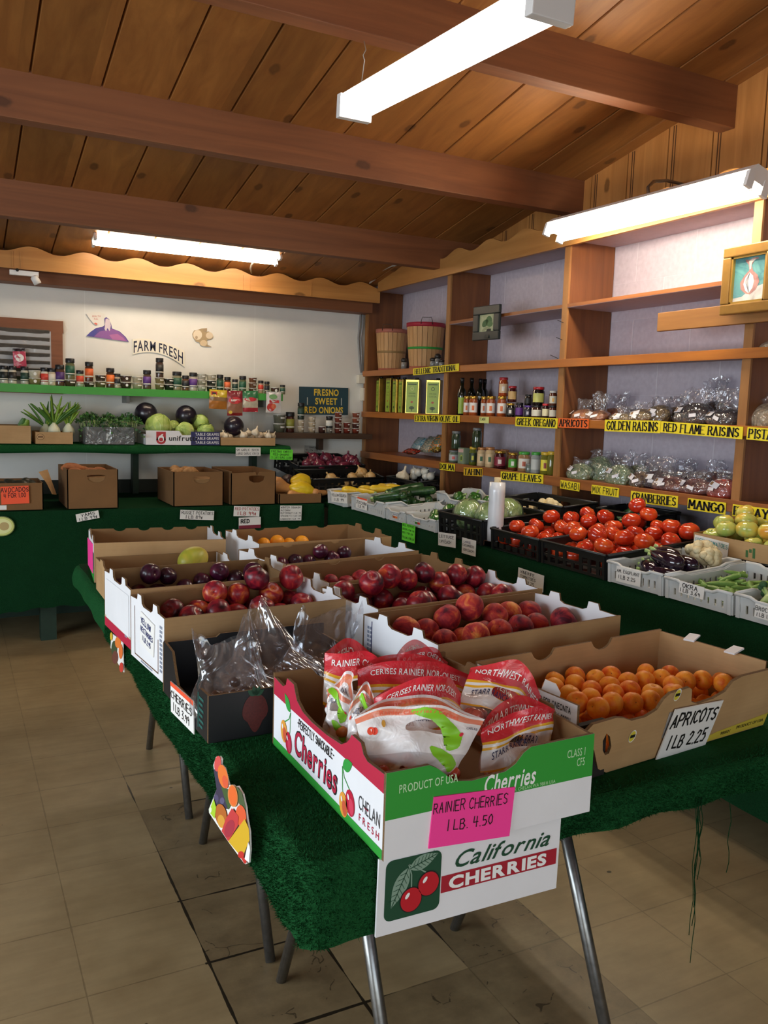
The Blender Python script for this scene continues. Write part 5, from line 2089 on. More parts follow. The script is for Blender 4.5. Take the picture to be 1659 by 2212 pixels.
def pouch(label, tl, tr, bot, kind, seed, gap=0.05, fat=0.045, head=(), n_ch=14, group=None, twist=0.0, taper=0.12):
    """Printed pouch spanned by its two top corners and the middle of its bottom (world points)."""
    rr = random.Random(seed)
    tl, tr, bot = Vector(tl), Vector(tr), Vector(bot)
    u = tr - tl
    w = u.length
    u.normalize()
    up_ = (tl + tr) / 2 - bot
    h = up_.length
    up_.normalize()
    n = u.cross(up_).normalized()
    if n.dot(C0 - bot) < 0:
        n = -n
    root = thing('cherry_pouch', label, 'bag', bot, group=group)

    def surf(s):
        def f(a, b):
            x = (a - 0.5) * w * (1 - taper + taper * b)
            lift = (0.020 if s > 0 else 0.042) * math.sin(PI * a) * b * b
            z = b * h + lift + 0.008 * noise.noise(Vector((a * 3, seed, b * 3)))
            bel = fat * math.sin(PI * a) ** 0.7 * math.sin(PI * min(1, b * 1.15 + 0.12)) ** 0.8 if b < 0.76 else 0
            bel = fat * (math.sin(PI * a) ** 0.7) * max(0, 1 - (b / 0.85) ** 2) * (0.35 + 0.65 * min(1, b * 5))
            op = gap * b ** 2.5 * math.sin(PI * a)
            y = s * (0.0015 + bel + op) + 0.012 * noise.noise(Vector((a * 4 + seed, b * 5, 2.0 + s))) + twist * (a - 0.5) * b * 0.1
            return u * x + up_ * z + n * y
        return f
    for s, nm in ((1, 'front_sheet'), (-1, 'back_sheet')):
        f = surf(s)
        m = MB()
        uv_grid(m, f if s > 0 else (lambda a, b, f=f: f(a, b)), 36, 36, kind)

        def S_(a, b, off, f=f, s=s):
            p = f(a, b)
            du = f(min(a + .01, 1), b) - f(max(a - .01, 0), b)
            dv = f(a, min(b + .01, 1)) - f(a, max(b - .01, 0))
            q = du.cross(dv).normalized()
            if q.dot(n) * s < 0:
                q = -q
            return p + q * off

        def lay(shape, a0, b0, ww, hh, mat, off=0.0012):
            vs, fs, tw = shape
            ymax = max(v[1] for v in vs)
            xs = max(v[0] for v in vs)
            pts = []
            for x, z in vs:
                a = a0 + x / xs * ww
                if s < 0:
                    a = 1 - a
                pts.append(S_(min(max(a, 0.0), 1.0), min(max(b0 + z / ymax * hh, 0), 1), off if s > 0 else -off))
            m.add(pts, fs, mat)
        for (txt, a0, b0, ww, hh, mat, bold) in head:
            lay(type_text(txt, 1.0, bold), a0, b0, ww, hh, mat)
        if kind is M_CHEL and s > 0:
            leafm = plain('pouch_leaf_green', '86c82a', 0.35)
            def strip(cl_, off=0.0011):
                n_ = 40
                pts = []
                for i in range(n_ + 1):
                    q = i / n_ * (len(cl_) - 1)
                    j = min(int(q), len(cl_) - 2)
                    f_ = q - j
                    f_ = f_ * f_ * (3 - 2 * f_) * 0.4 + f_ * 0.6
                    A_ = [cl_[j][k] * (1 - f_) + cl_[j + 1][k] * f_ for k in range(3)]
                    j2 = min(j + 1, len(cl_) - 1)
                    tx, ty = cl_[j2][0] - cl_[j][0], cl_[j2][1] - cl_[j][1]
                    l_ = math.hypot(tx, ty)
                    nx_, ny_ = -ty / l_, tx / l_
                    for k in range(6):
                        w_ = (k / 5 - .5) * A_[2] * (1 + .05 * (i % 2))
                        pts.append(S_(min(max(A_[0] + nx_ * w_, 0), 1), min(max(A_[1] + ny_ * w_, 0), 1), off))
                m.add(pts, [(i * 6 + k, i * 6 + k + 1, i * 6 + k + 7, i * 6 + k + 6) for i in range(n_) for k in range(5)], leafm, True)
            strip([(0.40, 0.95, 0.03), (0.48, 0.93, 0.11), (0.60, 0.88, 0.12), (0.72, 0.79, 0.14), (0.79, 0.66, 0.17), (0.80, 0.54, 0.15), (0.78, 0.48, 0.04)])
            strip([(0.60, 0.50, 0.03), (0.68, 0.44, 0.13), (0.78, 0.35, 0.16), (0.86, 0.24, 0.15), (0.88, 0.13, 0.04)])
            for (a, b, ra, rb_, mt) in ((0.09, 0.76, 0.026, 0.05, 'e0492c'), (0.12, 0.75, 0.022, 0.045, 'd83a24'), (0.19, 0.82, 0.016, 0.04, 'd8a040'), (0.86, 0.70, 0.018, 0.035, 'd02a3a'), (0.33, 0.16, 0.032, 0.055, '7a3a22')):
                vs_, fs_ = disc2d(a, b, ra, rb_, 14)
                m.add([S_(x, y, 0.0012) for x, y in vs_], fs_, colr(mt))
        o = m.build(nm, root)
        add_uv(o, m.uvs)
    if n_ch:
        m = MB()
        v0, f0 = sphere_fn(0.0125, 10, 7, round_shape)
        for k in range(n_ch):
            a = rr.uniform(0.2, 0.8)
            b = rr.uniform(0.06, 0.36)
            yy = rr.uniform(-0.7, 0.7) * fat * 0.6
            c_ = u * ((a - 0.5) * w) + up_ * (b * h) + n * yy
            m.add([Vector(q) + c_ for q in v0], f0, SKIN['rainier'], True)
        m.build('cherries', root)['kind'] = 'stuff'
    return root


WH = M_WHITE
STAR = plain('print_starr_navy', '23284f', 0.5)
ORP = plain('print_orange', 'e8603c', 0.5)
ZP = zm(640, 1380, 2.765)


def Y_(x, y, Y):
    return aty(*ZP(x, y), Y)


H1 = [('NORTHWEST RAINIER', 0.06, 0.845, 0.86, 0.075, WH, 0.01), ('STARR*RANCH', 0.10, 0.52, 0.44, 0.09, STAR, 0.01)]
H2 = [('CERISES RAINIER NOR-OUEST', 0.10, 0.855, 0.80, 0.070, WH, 0.01), ('STARR*RANCH', 0.30, 0.50, 0.44, 0.09, STAR, 0.01)]
H3 = [('RAINIER CHERRIES', 0.08, 0.845, 0.82, 0.075, WH, 0.01)]
HC = [('Rainier Cherries / Cerises', 0.16, 0.915, 0.62, 0.045, ORP, 0.01), ('Rainier', 0.36, 0.10, 0.28, 0.10, ORP, 0.01), ('CHELAN', 0.88, 0.80, 0.10, 0.04, STAR, 0.0)]
for x in (H1, H2):
    x[1] = ('STARR RANCH',) + x[1][1:]
pouch('open red NORTHWEST RAINIER cherry pouch with a raised handle loop, leaning at the carton right', Y_(1040, 175, 1.30), Y_(1475, 395, 1.22), Y_(1130, 610, 1.20), M_STARR, 3, 0.055, 0.040, H1)
pouch('red and white STARR RANCH cherry pouch lying lowest at the right of the carton front', Y_(1110, 535, 1.165), Y_(1545, 425, 1.155), Y_(1290, 880, 1.125), M_STARR, 5, 0.03, 0.030, H1, 20)
pouch('white Chelan cherry pouch with a green leaf handle, in front of all other pouches', Y_(345, 470, 1.20), Y_(1125, 480, 1.135), Y_(690, 850, 1.135), M_CHEL, 8, 0.03, 0.028, HC, 10, taper=0.42)
pouch('wide red CERISES RAINIER NOR-OUEST pouch standing across the middle of the carton', Y_(362, 185, 1.40), Y_(1035, 215, 1.36), Y_(700, 620, 1.33), M_STARR, 11, 0.03, 0.035, H2, 12)
pouch('red cherry pouch at the back left of the carton beside the clear bags', Y_(170, 85, 1.485), Y_(560, 195, 1.46), Y_(330, 600, 1.44), M_STARR, 13, 0.05, 0.035, H3, 12)
pouch('red RAINIER CHERRIES pouch standing tallest at the back of the carton', Y_(600, 95, 1.545), Y_(905, 140, 1.52), Y_(740, 420, 1.50), M_STARR, 17, 0.045, 0.030, H3, 8)
pouch('red cherry pouch lying open right behind the white Chelan pouch', Y_(462, 355, 1.285), Y_(985, 330, 1.26), Y_(720, 700, 1.22), M_STARR, 19, 0.075, 0.030, H2, 12)
pouch('small white Chelan pouch with a red edge at the left inside of the carton', Y_(185, 330, 1.40), Y_(335, 360, 1.34), Y_(250, 640, 1.36), M_CHEL, 23, 0.02, 0.025, [('CHELAN', 0.2, 0.8, 0.5, 0.06, STAR, 0.0)], 6)
pouch('narrow white Chelan pouch squeezed between its smaller neighbour and the front pouch', Y_(318, 410, 1.31), Y_(470, 380, 1.29), Y_(360, 700, 1.27), M_CHEL, 29, 0.02, 0.02, [('CHELAN', 0.1, 0.72, 0.6, 0.08, STAR, 0.0)], 4)

# ================================================================== CLEAR BAGS OF DARK CHERRIES
M_FILM = film('clear_film', (0.95, 0.96, 0.99), 0.15, 0.12, 0.03)


def film_bag(label, base, rx, ry, peak, ridge, seed, zbase, fill_h=0.05, n_ch=40, name='cherry_bag', group=None, lean=(0, 0)):
    """Clear bag: film rises in folds from an oval base to a crumpled ridge; dark cherries lie in its bottom."""
    base, peak = Vector(base), Vector(peak)
    root = thing(name, label, 'bag', base, group=group)
    pk = peak - base

    def f(a, b):
        th = 2 * PI * a
        e = b ** 0.85
        bx, by = rx * math.cos(th), ry * math.sin(th)
        # bulge over the fruit, then gather towards the ridge line
        e = b ** 1.25
        k = (1 - e) * (1 + 0.30 * math.sin(PI * min(1, b * 2.0)) * (b < 0.5))
        gx, gy = ridge[0] * math.cos(th), ridge[1] * math.cos(th) * 1.0 + 0.010 * math.sin(th)
        fold = 0.022 * noise.noise(Vector((math.cos(th) * 1.6 + seed, math.sin(th) * 1.6, b * 1.6))) + 0.006 * noise.noise(Vector((math.cos(th) * 4 + seed, math.sin(th) * 4, b * 3))) + 0.004 * math.sin(th * 13 + seed) * b
        rad = 1 + fold * 9 * (0.25 + b)
        x = (bx * k + gx * e) * rad + pk.x * e
        y = (by * k + gy * e) * rad + pk.y * e
        z = pk.z * b + 0.05 * noise.noise(Vector((math.cos(th) * 1.6 + seed * 2, math.sin(th) * 1.6, 7.0))) * b
        return Vector((x, y, max(z, 0.0)))
    m = MB()
    m.grid(f, 72, 30, M_FILM)
    m.build('film', root)
    m = MB()
    rr = random.Random(seed)
    v0, f0 = sphere_fn(0.0122, 10, 7, round_shape)
    for k in range(n_ch):
        a, q = rr.uniform(0, 2 * PI), math.sqrt(rr.uniform(0, 1)) * 0.85
        z = 0.0125 + rr.uniform(0, 1) * fill_h * (1 - q * q * 0.8)
        c_ = Vector((rx * q * math.cos(a), ry * q * math.sin(a), z))
        m.add([Vector(p_) + c_ for p_ in v0], f0, SKIN['cherry'], True)
    m.build('cherries', root)['kind'] = 'stuff'
    return root


zb = 0.772
Ms = world(STR)
film_bag('crumpled clear bag of dark cherries slumped over the low left side of the black carton', Ms @ Vector((0.10, 0.085, 0.005)), 0.085, 0.07, Ms @ Vector((0.075, 0.14, 0.175)), (0.06, -0.03), 2, zb, 0.075, 60)
film_bag('clear cherry bag rising to a tall peak in the middle of the black carton', Ms @ Vector((0.235, 0.20, 0.005)), 0.13, 0.11, aty(552, 1318, 1.90), (0.03, 0.01), 5, zb, 0.06, 50)
film_bag('clear bag of dark cherries standing high at the right end of the black carton', Ms @ Vector((0.345, 0.255, 0.005)), 0.085, 0.09, aty(722, 1322, 1.88), (0.075, -0.01), 9, zb, 0.06, 40)
for i, (nm, lab, pl, tl, tr, bl, bd, ln, kw) in enumerate([
    ('price_sign', 'white VINERIPE TOMATOES card with an orange edge on the side counter skirt', ('X', 2.28), Z6(190, 478), Z6(340, 528), Z6(178, 570), PAPER, [('VINERIPE', .1, .72, .17, .55, INK), ('TOMATOES', .1, .46, .17, .6, INK), ('1 LB 2.25', .1, .16, .19, .55, INK)], {}),
    ('price_sign', 'bright green BELL PEPPERS price card on the side counter skirt', ('X', 2.28), Z5(640, 572), Z5(733, 597), Z5(615, 690), LIME, [('BELL PEPPERS', .05, .84, .12, .9, INK), ('GREEN 3 FOR 1.00', .05, .62, .1, .9, INK), ('RED 2 FOR 1.50', .05, .42, .1, .8, INK), ('YELLOW 2 FOR 1.50', .05, .14, .11, .9, INK)], {}),
    ('price_sign', 'white LETTUCE 1.49 EACH card on the side counter skirt', ('X', 2.28), Z5(903, 640), Z5(1028, 657), Z5(890, 735), PAPER, [('LETTUCE', .06, .62, .2, .86, INK), ('1.49 EACH', .08, .22, .24, .68, INK)], {}),
    ('price_sign', 'white LARGE CUCUMBERS card on the side counter skirt, right of the lettuce card', ('X', 2.28), Z5(1078, 680), Z5(1178, 705), Z5(1062, 790), PAPER, [('LARGE', .15, .72, .12, .5, BINK), ('CUCUMBERS', .05, .5, .13, .85, INK), ('1.00 EACH', .1, .2, .15, .75, INK)], {}),
]):
    sign(nm, lab, pl, tl, tr, bl, bd, ln, seed=i + 20, **kw)

# ================================================================== CRATES AND VEGETABLES ON THE SIDE COUNTER
M_PWH = plain('crate_white_plastic', 'c9cccb', 0.45, mott=0.08, mscale=12)
M_PBK = plain('crate_black_plastic', '121314', 0.4)
TILT = math.radians(4.2)


def crate(label, X, Y, w, d, h, mat, kind='slots', z=None, tilt=TILT, yaw=-90.0, dip=0.0, name='plastic_crate', group=None):
    """Vented plastic crate. Origin at its front left bottom corner; local x to the right along the front, y to the back."""
    z = rz(X + 0.02) + 0.004 if z is None else z
    root = thing(name, label, 'crate', (X, Y, z), (tilt, 0, math.radians(yaw)), group)
    t_ = 0.006
    m = MB()
    m.box((0.004, 0.004, 0), (w - 0.004, d - 0.004, 0.006), mat)
    m.build('base', root)
    root['_w'], root['_d'], root['_h'] = w, d, h

    def panel(L, mid):
        if dip:
            ol = [(0, 0), (L, 0), (L, h), (L * 0.80, h), (L * 0.72, h - dip), (L * 0.28, h - dip), (L * 0.20, h), (0, h)]
        else:
            ol = [(0, 0), (L, 0), (L, h), (0, h)]
        top = h - dip - 0.022
        holes = []
        if kind == 'slots':
            n = max(4, int(L / 0.028))
            for i in range(n):
                x = L * (i + 0.5) / n
                if abs(x - L / 2) < mid / 2:
                    continue
                holes.append([(x - 0.005, 0.018), (x - 0.005, top), (x + 0.005, top), (x + 0.005, 0.018)])
        else:
            n = max(4, int(L / 0.05))
            for i in range(n):
                x = L * (i + 0.5) / n
                for k in range(2):
                    z0 = 0.012 + k * (top - 0.012) / 2
                    if mid and k == 1 and abs(x - L / 2) < mid / 2:
                        continue
                    holes.append([(x - 0.017, z0), (x - 0.017, z0 + (top - 0.012) / 2 - 0.010), (x + 0.017, z0 + (top - 0.012) / 2 - 0.010), (x + 0.017, z0)])
            if mid:
                holes.append([(L / 2 - mid * 0.42, top * 0.58), (L / 2 - mid * 0.42, top), (L / 2 + mid * 0.42, top), (L / 2 + mid * 0.42, top * 0.58)])
        return ol, holes
    for nm, M, L, md in (('front_panel', faceM((0, 0, 0), (1, 0, 0), (0, 1, 0)), w, 0.10), ('back_panel', faceM((w, d, 0), (-1, 0, 0), (0, -1, 0)), w, 0.10),
                         ('side_panel', faceM((0, d - t_, 0), (0, -1, 0), (1, 0, 0)), d - 2 * t_, 0.12), ('side_panel', faceM((w, t_, 0), (0, 1, 0), (-1, 0, 0)), d - 2 * t_, 0.12)):
        ol, holes = panel(L, md if kind == 'black' else 0.0)
        m = MB()
        m.prism(ol, t_, mat, M, holes)
        # rolled rim and corner ribs
        top = [p for p in ol[2:]]
        m.tube([M @ Vector((p[0], -0.003, p[1])) for p in top], 0.0065, mat, 6)
        for x in (0.012, L - 0.012):
            m.box((x - 0.007, -0.006, 0), (x + 0.007, 0, h - 0.002), mat, M)
        m.build(nm, root)
    return root


SXF = 2.305
K1 = crate('white slotted crate of yellow squash at the far end of the side counter', SXF, 5.285, 0.27, 0.50, 0.088, M_PWH, dip=0.022)
K2 = crate('wide white slotted crate of dark green zucchini on the side counter', SXF, 4.90, 0.465, 0.55, 0.090, M_PWH, dip=0.028)
K3a = crate('small white slotted crate with an orange label, left of the green pepper crate', SXF, 4.41, 0.235, 0.34, 0.066, M_PWH, dip=0.012)
K3b = crate('small white slotted crate of green bell peppers left of the black lettuce crate', SXF, 4.155, 0.325, 0.36, 0.064, M_PWH, dip=0.012)
K4 = crate('white slotted crate of green peppers at the back, against the shelves', 2.72, 4.52, 0.60, 0.25, 0.112, M_PWH, dip=0.03)
K5 = crate('black vented crate of wrapped lettuce heads beside the roll of plastic bags', SXF, 3.80, 0.415, 0.40, 0.122, M_PBK, 'black')
K6 = crate('empty-looking black crate behind the plastic bag roll, holding a pale cauliflower', 2.76, 3.84, 0.50, 0.225, 0.150, M_PBK, 'black')
K7 = crate('black crate of cucumbers against the shelves behind the tomatoes', 2.93, 3.28, 0.36, 0.20, 0.135, M_PBK, 'black')
KT1 = crate('black crate of red tomatoes nearer the plastic bag roll', SXF, 3.312, 0.378, 0.56, 0.098, M_PBK, 'black')
KT2 = crate('black crate of red tomatoes nearer the eggplant crate', SXF, 2.925, 0.415, 0.56, 0.100, M_PBK, 'black')
KE = crate('white slotted crate of eggplants and a cauliflower, right of the tomatoes', SXF, 2.500, 0.292, 0.40, 0.080, M_PWH, dip=0.010)
KO = crate('white slotted crate of okra between the eggplant and broccoli crates', SXF, 2.198, 0.300, 0.42, 0.074, M_PWH, dip=0.010)
KB = crate('white slotted crate of broccoli at the right edge of the counter display', SXF, 1.888, 0.300, 0.42, 0.078, M_PWH, dip=0.010)
for kr, c1, c2, x in ((K3a, 'e07a3c', 'b05a2c', 0.12), (K3b, 'c8372c', '3f7a34', 0.13)):
    m = MB()
    Mk = faceM((0, -0.0062, 0), (1, 0, 0), (0, 1, 0))
    m.prism([(x - 0.03, 0.018), (x + 0.03, 0.018), (x + 0.03, 0.05), (x - 0.03, 0.05)], 0.0008, PAPER, Mk)
    stamp(m, rect2d(x - 0.028, 0.02, x + 0.028, 0.033), colr(c1), Mk)
    stamp(m, rect2d(x - 0.028, 0.02, x + 0.0, 0.033), colr(c2), Mk, 0.0012)
    for i in range(3):
        stamp(m, rect2d(x - 0.022 + 0.017 * i, 0.037, x - 0.010 + 0.017 * i, 0.046), M_GREYP, Mk)
    m.build('label', [c for c in kr.children if c.name.startswith('front_panel')][0])

tm1 = [(180, 255, 55), (300, 235, 55), (345, 200, 45), (270, 285, 35), (345, 285, 55), (375, 250, 30), (430, 250, 55), (410, 215, 40), (500, 225, 45), (505, 265, 30), (450, 215, 40), (535, 195, 40), (600, 180, 35), (600, 230, 50), (640, 190, 30), (680, 195, 45)]
heap(KT1, 'tomato', 'tomato', 'tomato', 'red tomato', 'the tomato crate by the bag roll', 'tomatoes in the crate by the bag roll', tm1, Z6, 0.041, 0.088, seed=31, up=True)
tm2 = [(555, 310, 45), (605, 275, 45), (590, 360, 45), (655, 310, 55), (690, 240, 35), (725, 260, 50), (740, 300, 40), (710, 365, 52), (800, 320, 62), (870, 300, 60), (910, 255, 55), (830, 225, 50), (770, 205, 35), (825, 240, 40), (795, 375, 45), (1000, 300, 55), (1015, 225, 58), (940, 345, 50), (1090, 285, 55), (1085, 330, 50), (1190, 275, 50), (960, 240, 40), (820, 200, 40), (1120, 300, 40)]
heap(KT2, 'tomato', 'tomato', 'tomato', 'red tomato', 'the tomato crate by the eggplants', 'tomatoes in the crate by the eggplants', tm2, Z6, 0.042, 0.098, seed=32, up=True)

# cardboard box of green tomatoes on an upturned crate
KU = crate('black crate serving as a stand under the green tomato box', 2.765, 2.470, 0.42, 0.40, 0.068, M_PBK, 'black')
GT = thing('produce_carton', 'brown cardboard box of green and yellow tomatoes beside the shelf end', 'box', (2.745, 2.483, 0.914), (TILT, 0, math.radians(-90)))
GT['_w'], GT['_d'], GT['_h'] = 0.50, 0.40, 0.072
for nm, M, L in (('front_panel', faceM((0, 0, 0), (1, 0, 0), (0, 1, 0)), 0.50), ('back_panel', faceM((0.50, 0.40, 0), (-1, 0, 0), (0, -1, 0)), 0.50), ('side_panel', faceM((0, 0.394, 0), (0, -1, 0), (1, 0, 0)), 0.388), ('side_panel', faceM((0.50, 0.006, 0), (0, 1, 0), (-1, 0, 0)), 0.388)):
    m = MB()
    m.prism([(0, 0), (L, 0), (L, 0.072), (0, 0.072)], 0.006, (M_CB, M_CBD, M_CBE), M)
    if nm == 'front_panel':
        for i in range(3):
            stamp(m, rect2d(0.26 + 0.016 * i, 0.012 + 0.02 * (i % 2), 0.272 + 0.016 * i, 0.04 + 0.006 * i), plain('print_box_green', '3f6a3a', 0.6), M)
    m.build(nm, GT)
m = MB()
m.box((0.006, 0.006, 0), (0.494, 0.394, 0.004), M_CBD)
m.build('base', GT)
heap(GT, 'greentomato', 'green_tomato', 'tomato', 'unripe yellow-green tomato', 'the brown cardboard box', 'green tomatoes in the cardboard box',
     [(1305, 220, 47), (1380, 165, 40), (1450, 185, 58), (1395, 270, 55), (1310, 275, 45), (1515, 275, 70), (1530, 215, 35), (1590, 195, 35), (1625, 230, 58), (1640, 290, 40), (1380, 215, 35), (1470, 240, 40)], Z6, 0.042, 0.088, seed=33, up=True, fill_x=(0, 0.85))


# ---- long and leafy vegetables
def veg_skin(name, stops, scale, rough=0.35, coat=0.15, stretch=None, bump=0.0):
    t = NT(name)
    v = t.coord(stretch or (1, 1, 1))
    nz = t.noise(v, scale, 4, 0.6, 0.4)
    t.base(t.ramp(nz, stops))
    t.rough(rough)
    t.b.inputs['Coat Weight'].default_value = coat
    if bump:
        t.bump(nz, bump, 0.004)
    return t.m


VS = dict(
    zucchini=veg_skin('zucchini_skin', [(0.3, '16301a'), (0.55, '234a24'), (0.75, '5a7a3a')], 60, 0.3),
    squash=veg_skin('yellow_squash_skin', [(0.3, 'd8b024'), (0.7, 'f0cf3c')], 30, 0.35),
    eggplant=veg_skin('eggplant_skin', [(0.3, '120a14'), (0.7, '261528')], 20, 0.12, 0.6),
    okra=veg_skin('okra_skin', [(0.3, '5f8a3a'), (0.7, '86ac54')], 30, 0.5),
    pepper=veg_skin('green_pepper_skin', [(0.3, '1f4a1c'), (0.7, '3f7a2c')], 18, 0.2, 0.5),
    lettuce=veg_skin('lettuce_leaf', [(0.3, '6f9a48'), (0.5, '9fbf6c'), (0.72, 'c9d8a0')], 16, 0.5, 0.1, bump=0.4),
    cabbage=veg_skin('cabbage_leaf', [(0.3, '8fae4a'), (0.55, 'b5cc70'), (0.75, 'd8e0a0')], 12, 0.5, 0.1, bump=0.3),
    melon=veg_skin('dark_melon_skin', [(0.3, '14101a'), (0.7, '241c2c')], 12, 0.3, 0.2),
    cauli=veg_skin('cauliflower_curd', [(0.3, 'cdb98a'), (0.7, 'e6dab4')], 60, 0.8, 0, bump=0.8),
    broccoli=veg_skin('broccoli_crown', [(0.3, '1c3a22'), (0.7, '3a6238')], 120, 0.8, 0, bump=0.9),
    stalk=veg_skin('pale_stalk', [(0.3, '86a858'), (0.7, 'b4c888')], 30, 0.5),
    redonion=veg_skin('red_onion_skin', [(0.3, '4a1428'), (0.6, '74243c'), (0.8, 'a05a68')], 9, 0.28, 0.3, (6, 6, 0.6)),
    onion=veg_skin('yellow_onion_skin', [(0.3, 'b88a4a'), (0.7, 'e0c088')], 9, 0.35, 0.2, (6, 6, 0.6)),
    whiteonion=veg_skin('white_onion_skin', [(0.3, 'c9c2b0'), (0.7, 'e8e4d8')], 9, 0.35, 0.2, (6, 6, 0.6)),
    garlic=veg_skin('garlic_skin', [(0.3, 'c8b898'), (0.6, 'e4dac4'), (0.8, 'd0b0a0')], 12, 0.5, 0.05, (6, 6, 0.8)),
    yam=veg_skin('yam_skin', [(0.3, '8a4f2a'), (0.7, 'b87444')], 26, 0.7, 0, bump=0.3),
    potato=veg_skin('russet_skin', [(0.3, '8a6238'), (0.7, 'b48a58')], 40, 0.8, 0, bump=0.3),
    spaghetti=veg_skin('spaghetti_squash_skin', [(0.3, 'd8b41c'), (0.7, 'f2d430')], 16, 0.35),
    butternut=veg_skin('butternut_skin', [(0.3, 'c88a50'), (0.7, 'dca86c')], 14, 0.5),
    acorn=veg_skin('acorn_squash_skin', [(0.3, '2a1a20'), (0.7, '3f2a30')], 14, 0.4),
    avocado=veg_skin('avocado_skin', [(0.3, '14160f'), (0.7, '2a2a1c')], 50, 0.5, bump=0.6),
)
VM = {}


def vmesh(key, fn):
    if key not in VM:
        m = MB()
        fn(m)
        o = m.build('proto')
        VM[key] = o.data
        bpy.data.objects.remove(o)
    return VM[key]


def long_veg(m, prof, L, bend, mat, n=14, ripple=0.0, rib=5):
    vs, fs = [], []
    K = len(prof)
    for i, (t_, r) in enumerate(prof):
        x = (t_ - 0.5) * L
        off = bend * (1 - (2 * t_ - 1) ** 2)
        for k in range(n):
            a = 2 * PI * k / n
            q = r * (1 + ripple * math.cos(rib * a))
            vs.append((x, q * math.cos(a) + off, q * math.sin(a)))
    for i in range(K - 1):
        for k in range(n):
            k2 = (k + 1) % n
            fs.append((i * n + k, i * n + k2, (i + 1) * n + k2, (i + 1) * n + k))
    fs.append(tuple(range(n))[::-1])
    fs.append(tuple((K - 1) * n + k for k in range(n)))
    m.add(vs, fs, mat, True)


def f_zuc(m):
    long_veg(m, [(0, .006), (.02, .016), (.08, .022), (.3, .024), (.7, .026), (.92, .024), (.98, .016), (1, .006)], 0.20, 0.008, VS['zucchini'], 16, 0.03, 6)
    long_veg(m, [(0, .010), (.5, .007), (1, .009)], 0.03, 0, VS['stalk'], 8)
    m.v[-24:] = [(a - 0.108, b, c) for a, b, c in m.v[-24:]]


def f_squash(m):
    long_veg(m, [(0, .005), (.03, .018), (.12, .027), (.3, .028), (.5, .021), (.75, .014), (.95, .012), (1, .008)], 0.18, 0.012, VS['squash'])
    long_veg(m, [(0, .008), (1, .006)], 0.02, 0, VS['stalk'], 8)
    m.v[-16:] = [(a + 0.098, b, c) for a, b, c in m.v[-16:]]


def f_egg(m):
    long_veg(m, [(0, .008), (.03, .026), (.15, .041), (.35, .044), (.6, .036), (.85, .026), (.97, .022), (1, .014)], 0.22, 0.010, VS['eggplant'], 18)
    for k in range(5):
        a = 2 * PI * k / 5
        c = (0.023 * math.cos(a), 0.023 * math.sin(a))
        m.tube([(0.108, c[0] * .5, c[1] * .5), (0.098, c[0] * 1.1, c[1] * 1.1), (0.070, c[0] * 1.22, c[1] * 1.22)], [0.010, 0.009, 0.002], VS['stalk'], 6)
    m.tube([(0.104, 0, 0), (0.135, 0.004, 0.003), (0.15, 0.010, 0.004)], [0.012, 0.008, 0.009], VS['stalk'], 8)


def f_okra(m):
    long_veg(m, [(0, .0015), (.15, .005), (.4, .008), (.75, .010), (.9, .0095), (.95, .007), (.97, .010), (1, .004)], 0.10, 0.006, VS['okra'], 10, 0.14, 5)


def f_pepper(m):
    def sh(th, ph, R):
        rib = 1 + 0.10 * math.cos(4 * th) * math.sin(ph) - 0.3 * math.exp(-(ph / 0.4) ** 2) - 0.12 * math.exp(-((PI - ph) / .4) ** 2)
        r = R * rib
        return (r * math.sin(ph) * math.cos(th), r * math.sin(ph) * math.sin(th), 1.12 * r * math.cos(ph))
    v, f = sphere_fn(0.041, 28, 14, sh)
    m.add(v, f, VS['pepper'], True)
    m.tube([(0, 0, 0.024), (0.002, 0, 0.045), (0.008, 0, 0.058)], [0.010, 0.006, 0.007], VS['stalk'], 8)


def leafy(m, R, mat, seed, layers=5, open_=0.1, fl=1.0):
    """Head of overlapping leaves round a ball."""
    rr = random.Random(seed)
    v, f = sphere_fn(R * 0.93, 24, 16, round_shape)
    m.add(v, f, mat, True)
    for k in range(layers * 3):
        a0 = rr.uniform(0, 2 * PI)
        el = rr.uniform(-0.5, 1.0)
        Mx = Matrix.Rotation(a0, 4, 'Z') @ Matrix.Rotation(el, 4, 'Y')

        def lf(u, w, k=k):
            a, b = (u - 0.5) * 1.9, (w - 0.45) * 2.0
            e = max(abs(u - .5) * 2, abs(w - .45) * 1.9)
            r = R * (0.95 + 0.012 * (k % 4) + open_ * e ** 3 * (0.4 + 0.6 * rr.random() * 0.3) + 0.025 * math.sin(9 * a + k) * e)
            s_ = math.sin(PI * min(1, w * 1.02 + 0.03)) ** 0.5
            return Vector((r * math.cos(b) * math.cos(a * s_), r * math.cos(b) * math.sin(a * s_), r * math.sin(b) * fl))
        m.grid(lf, 12, 10, mat, True, Mx)


def f_onion(mat):
    def g(m):
        m.lathe([(0, -0.040), (0.004, -0.041), (0.020, -0.036), (0.036, -0.018), (0.041, 0.0), (0.036, 0.018), (0.020, 0.032), (0.009, 0.040), (0.005, 0.050), (0.006, 0.060), (0.0, 0.062)], mat, 18, ripple=lambda t_, z: 1 + 0.015 * math.sin(9 * t_))
    return g


def f_garlic(m):
    m.lathe([(0, -0.020), (0.008, -0.021), (0.023, -0.014), (0.028, 0.0), (0.022, 0.014), (0.010, 0.023), (0.005, 0.032), (0.004, 0.048), (0.0, 0.05)], VS['garlic'], 24, ripple=lambda t_, z: 1 + 0.09 * math.cos(7 * t_) * (z < 0.02))


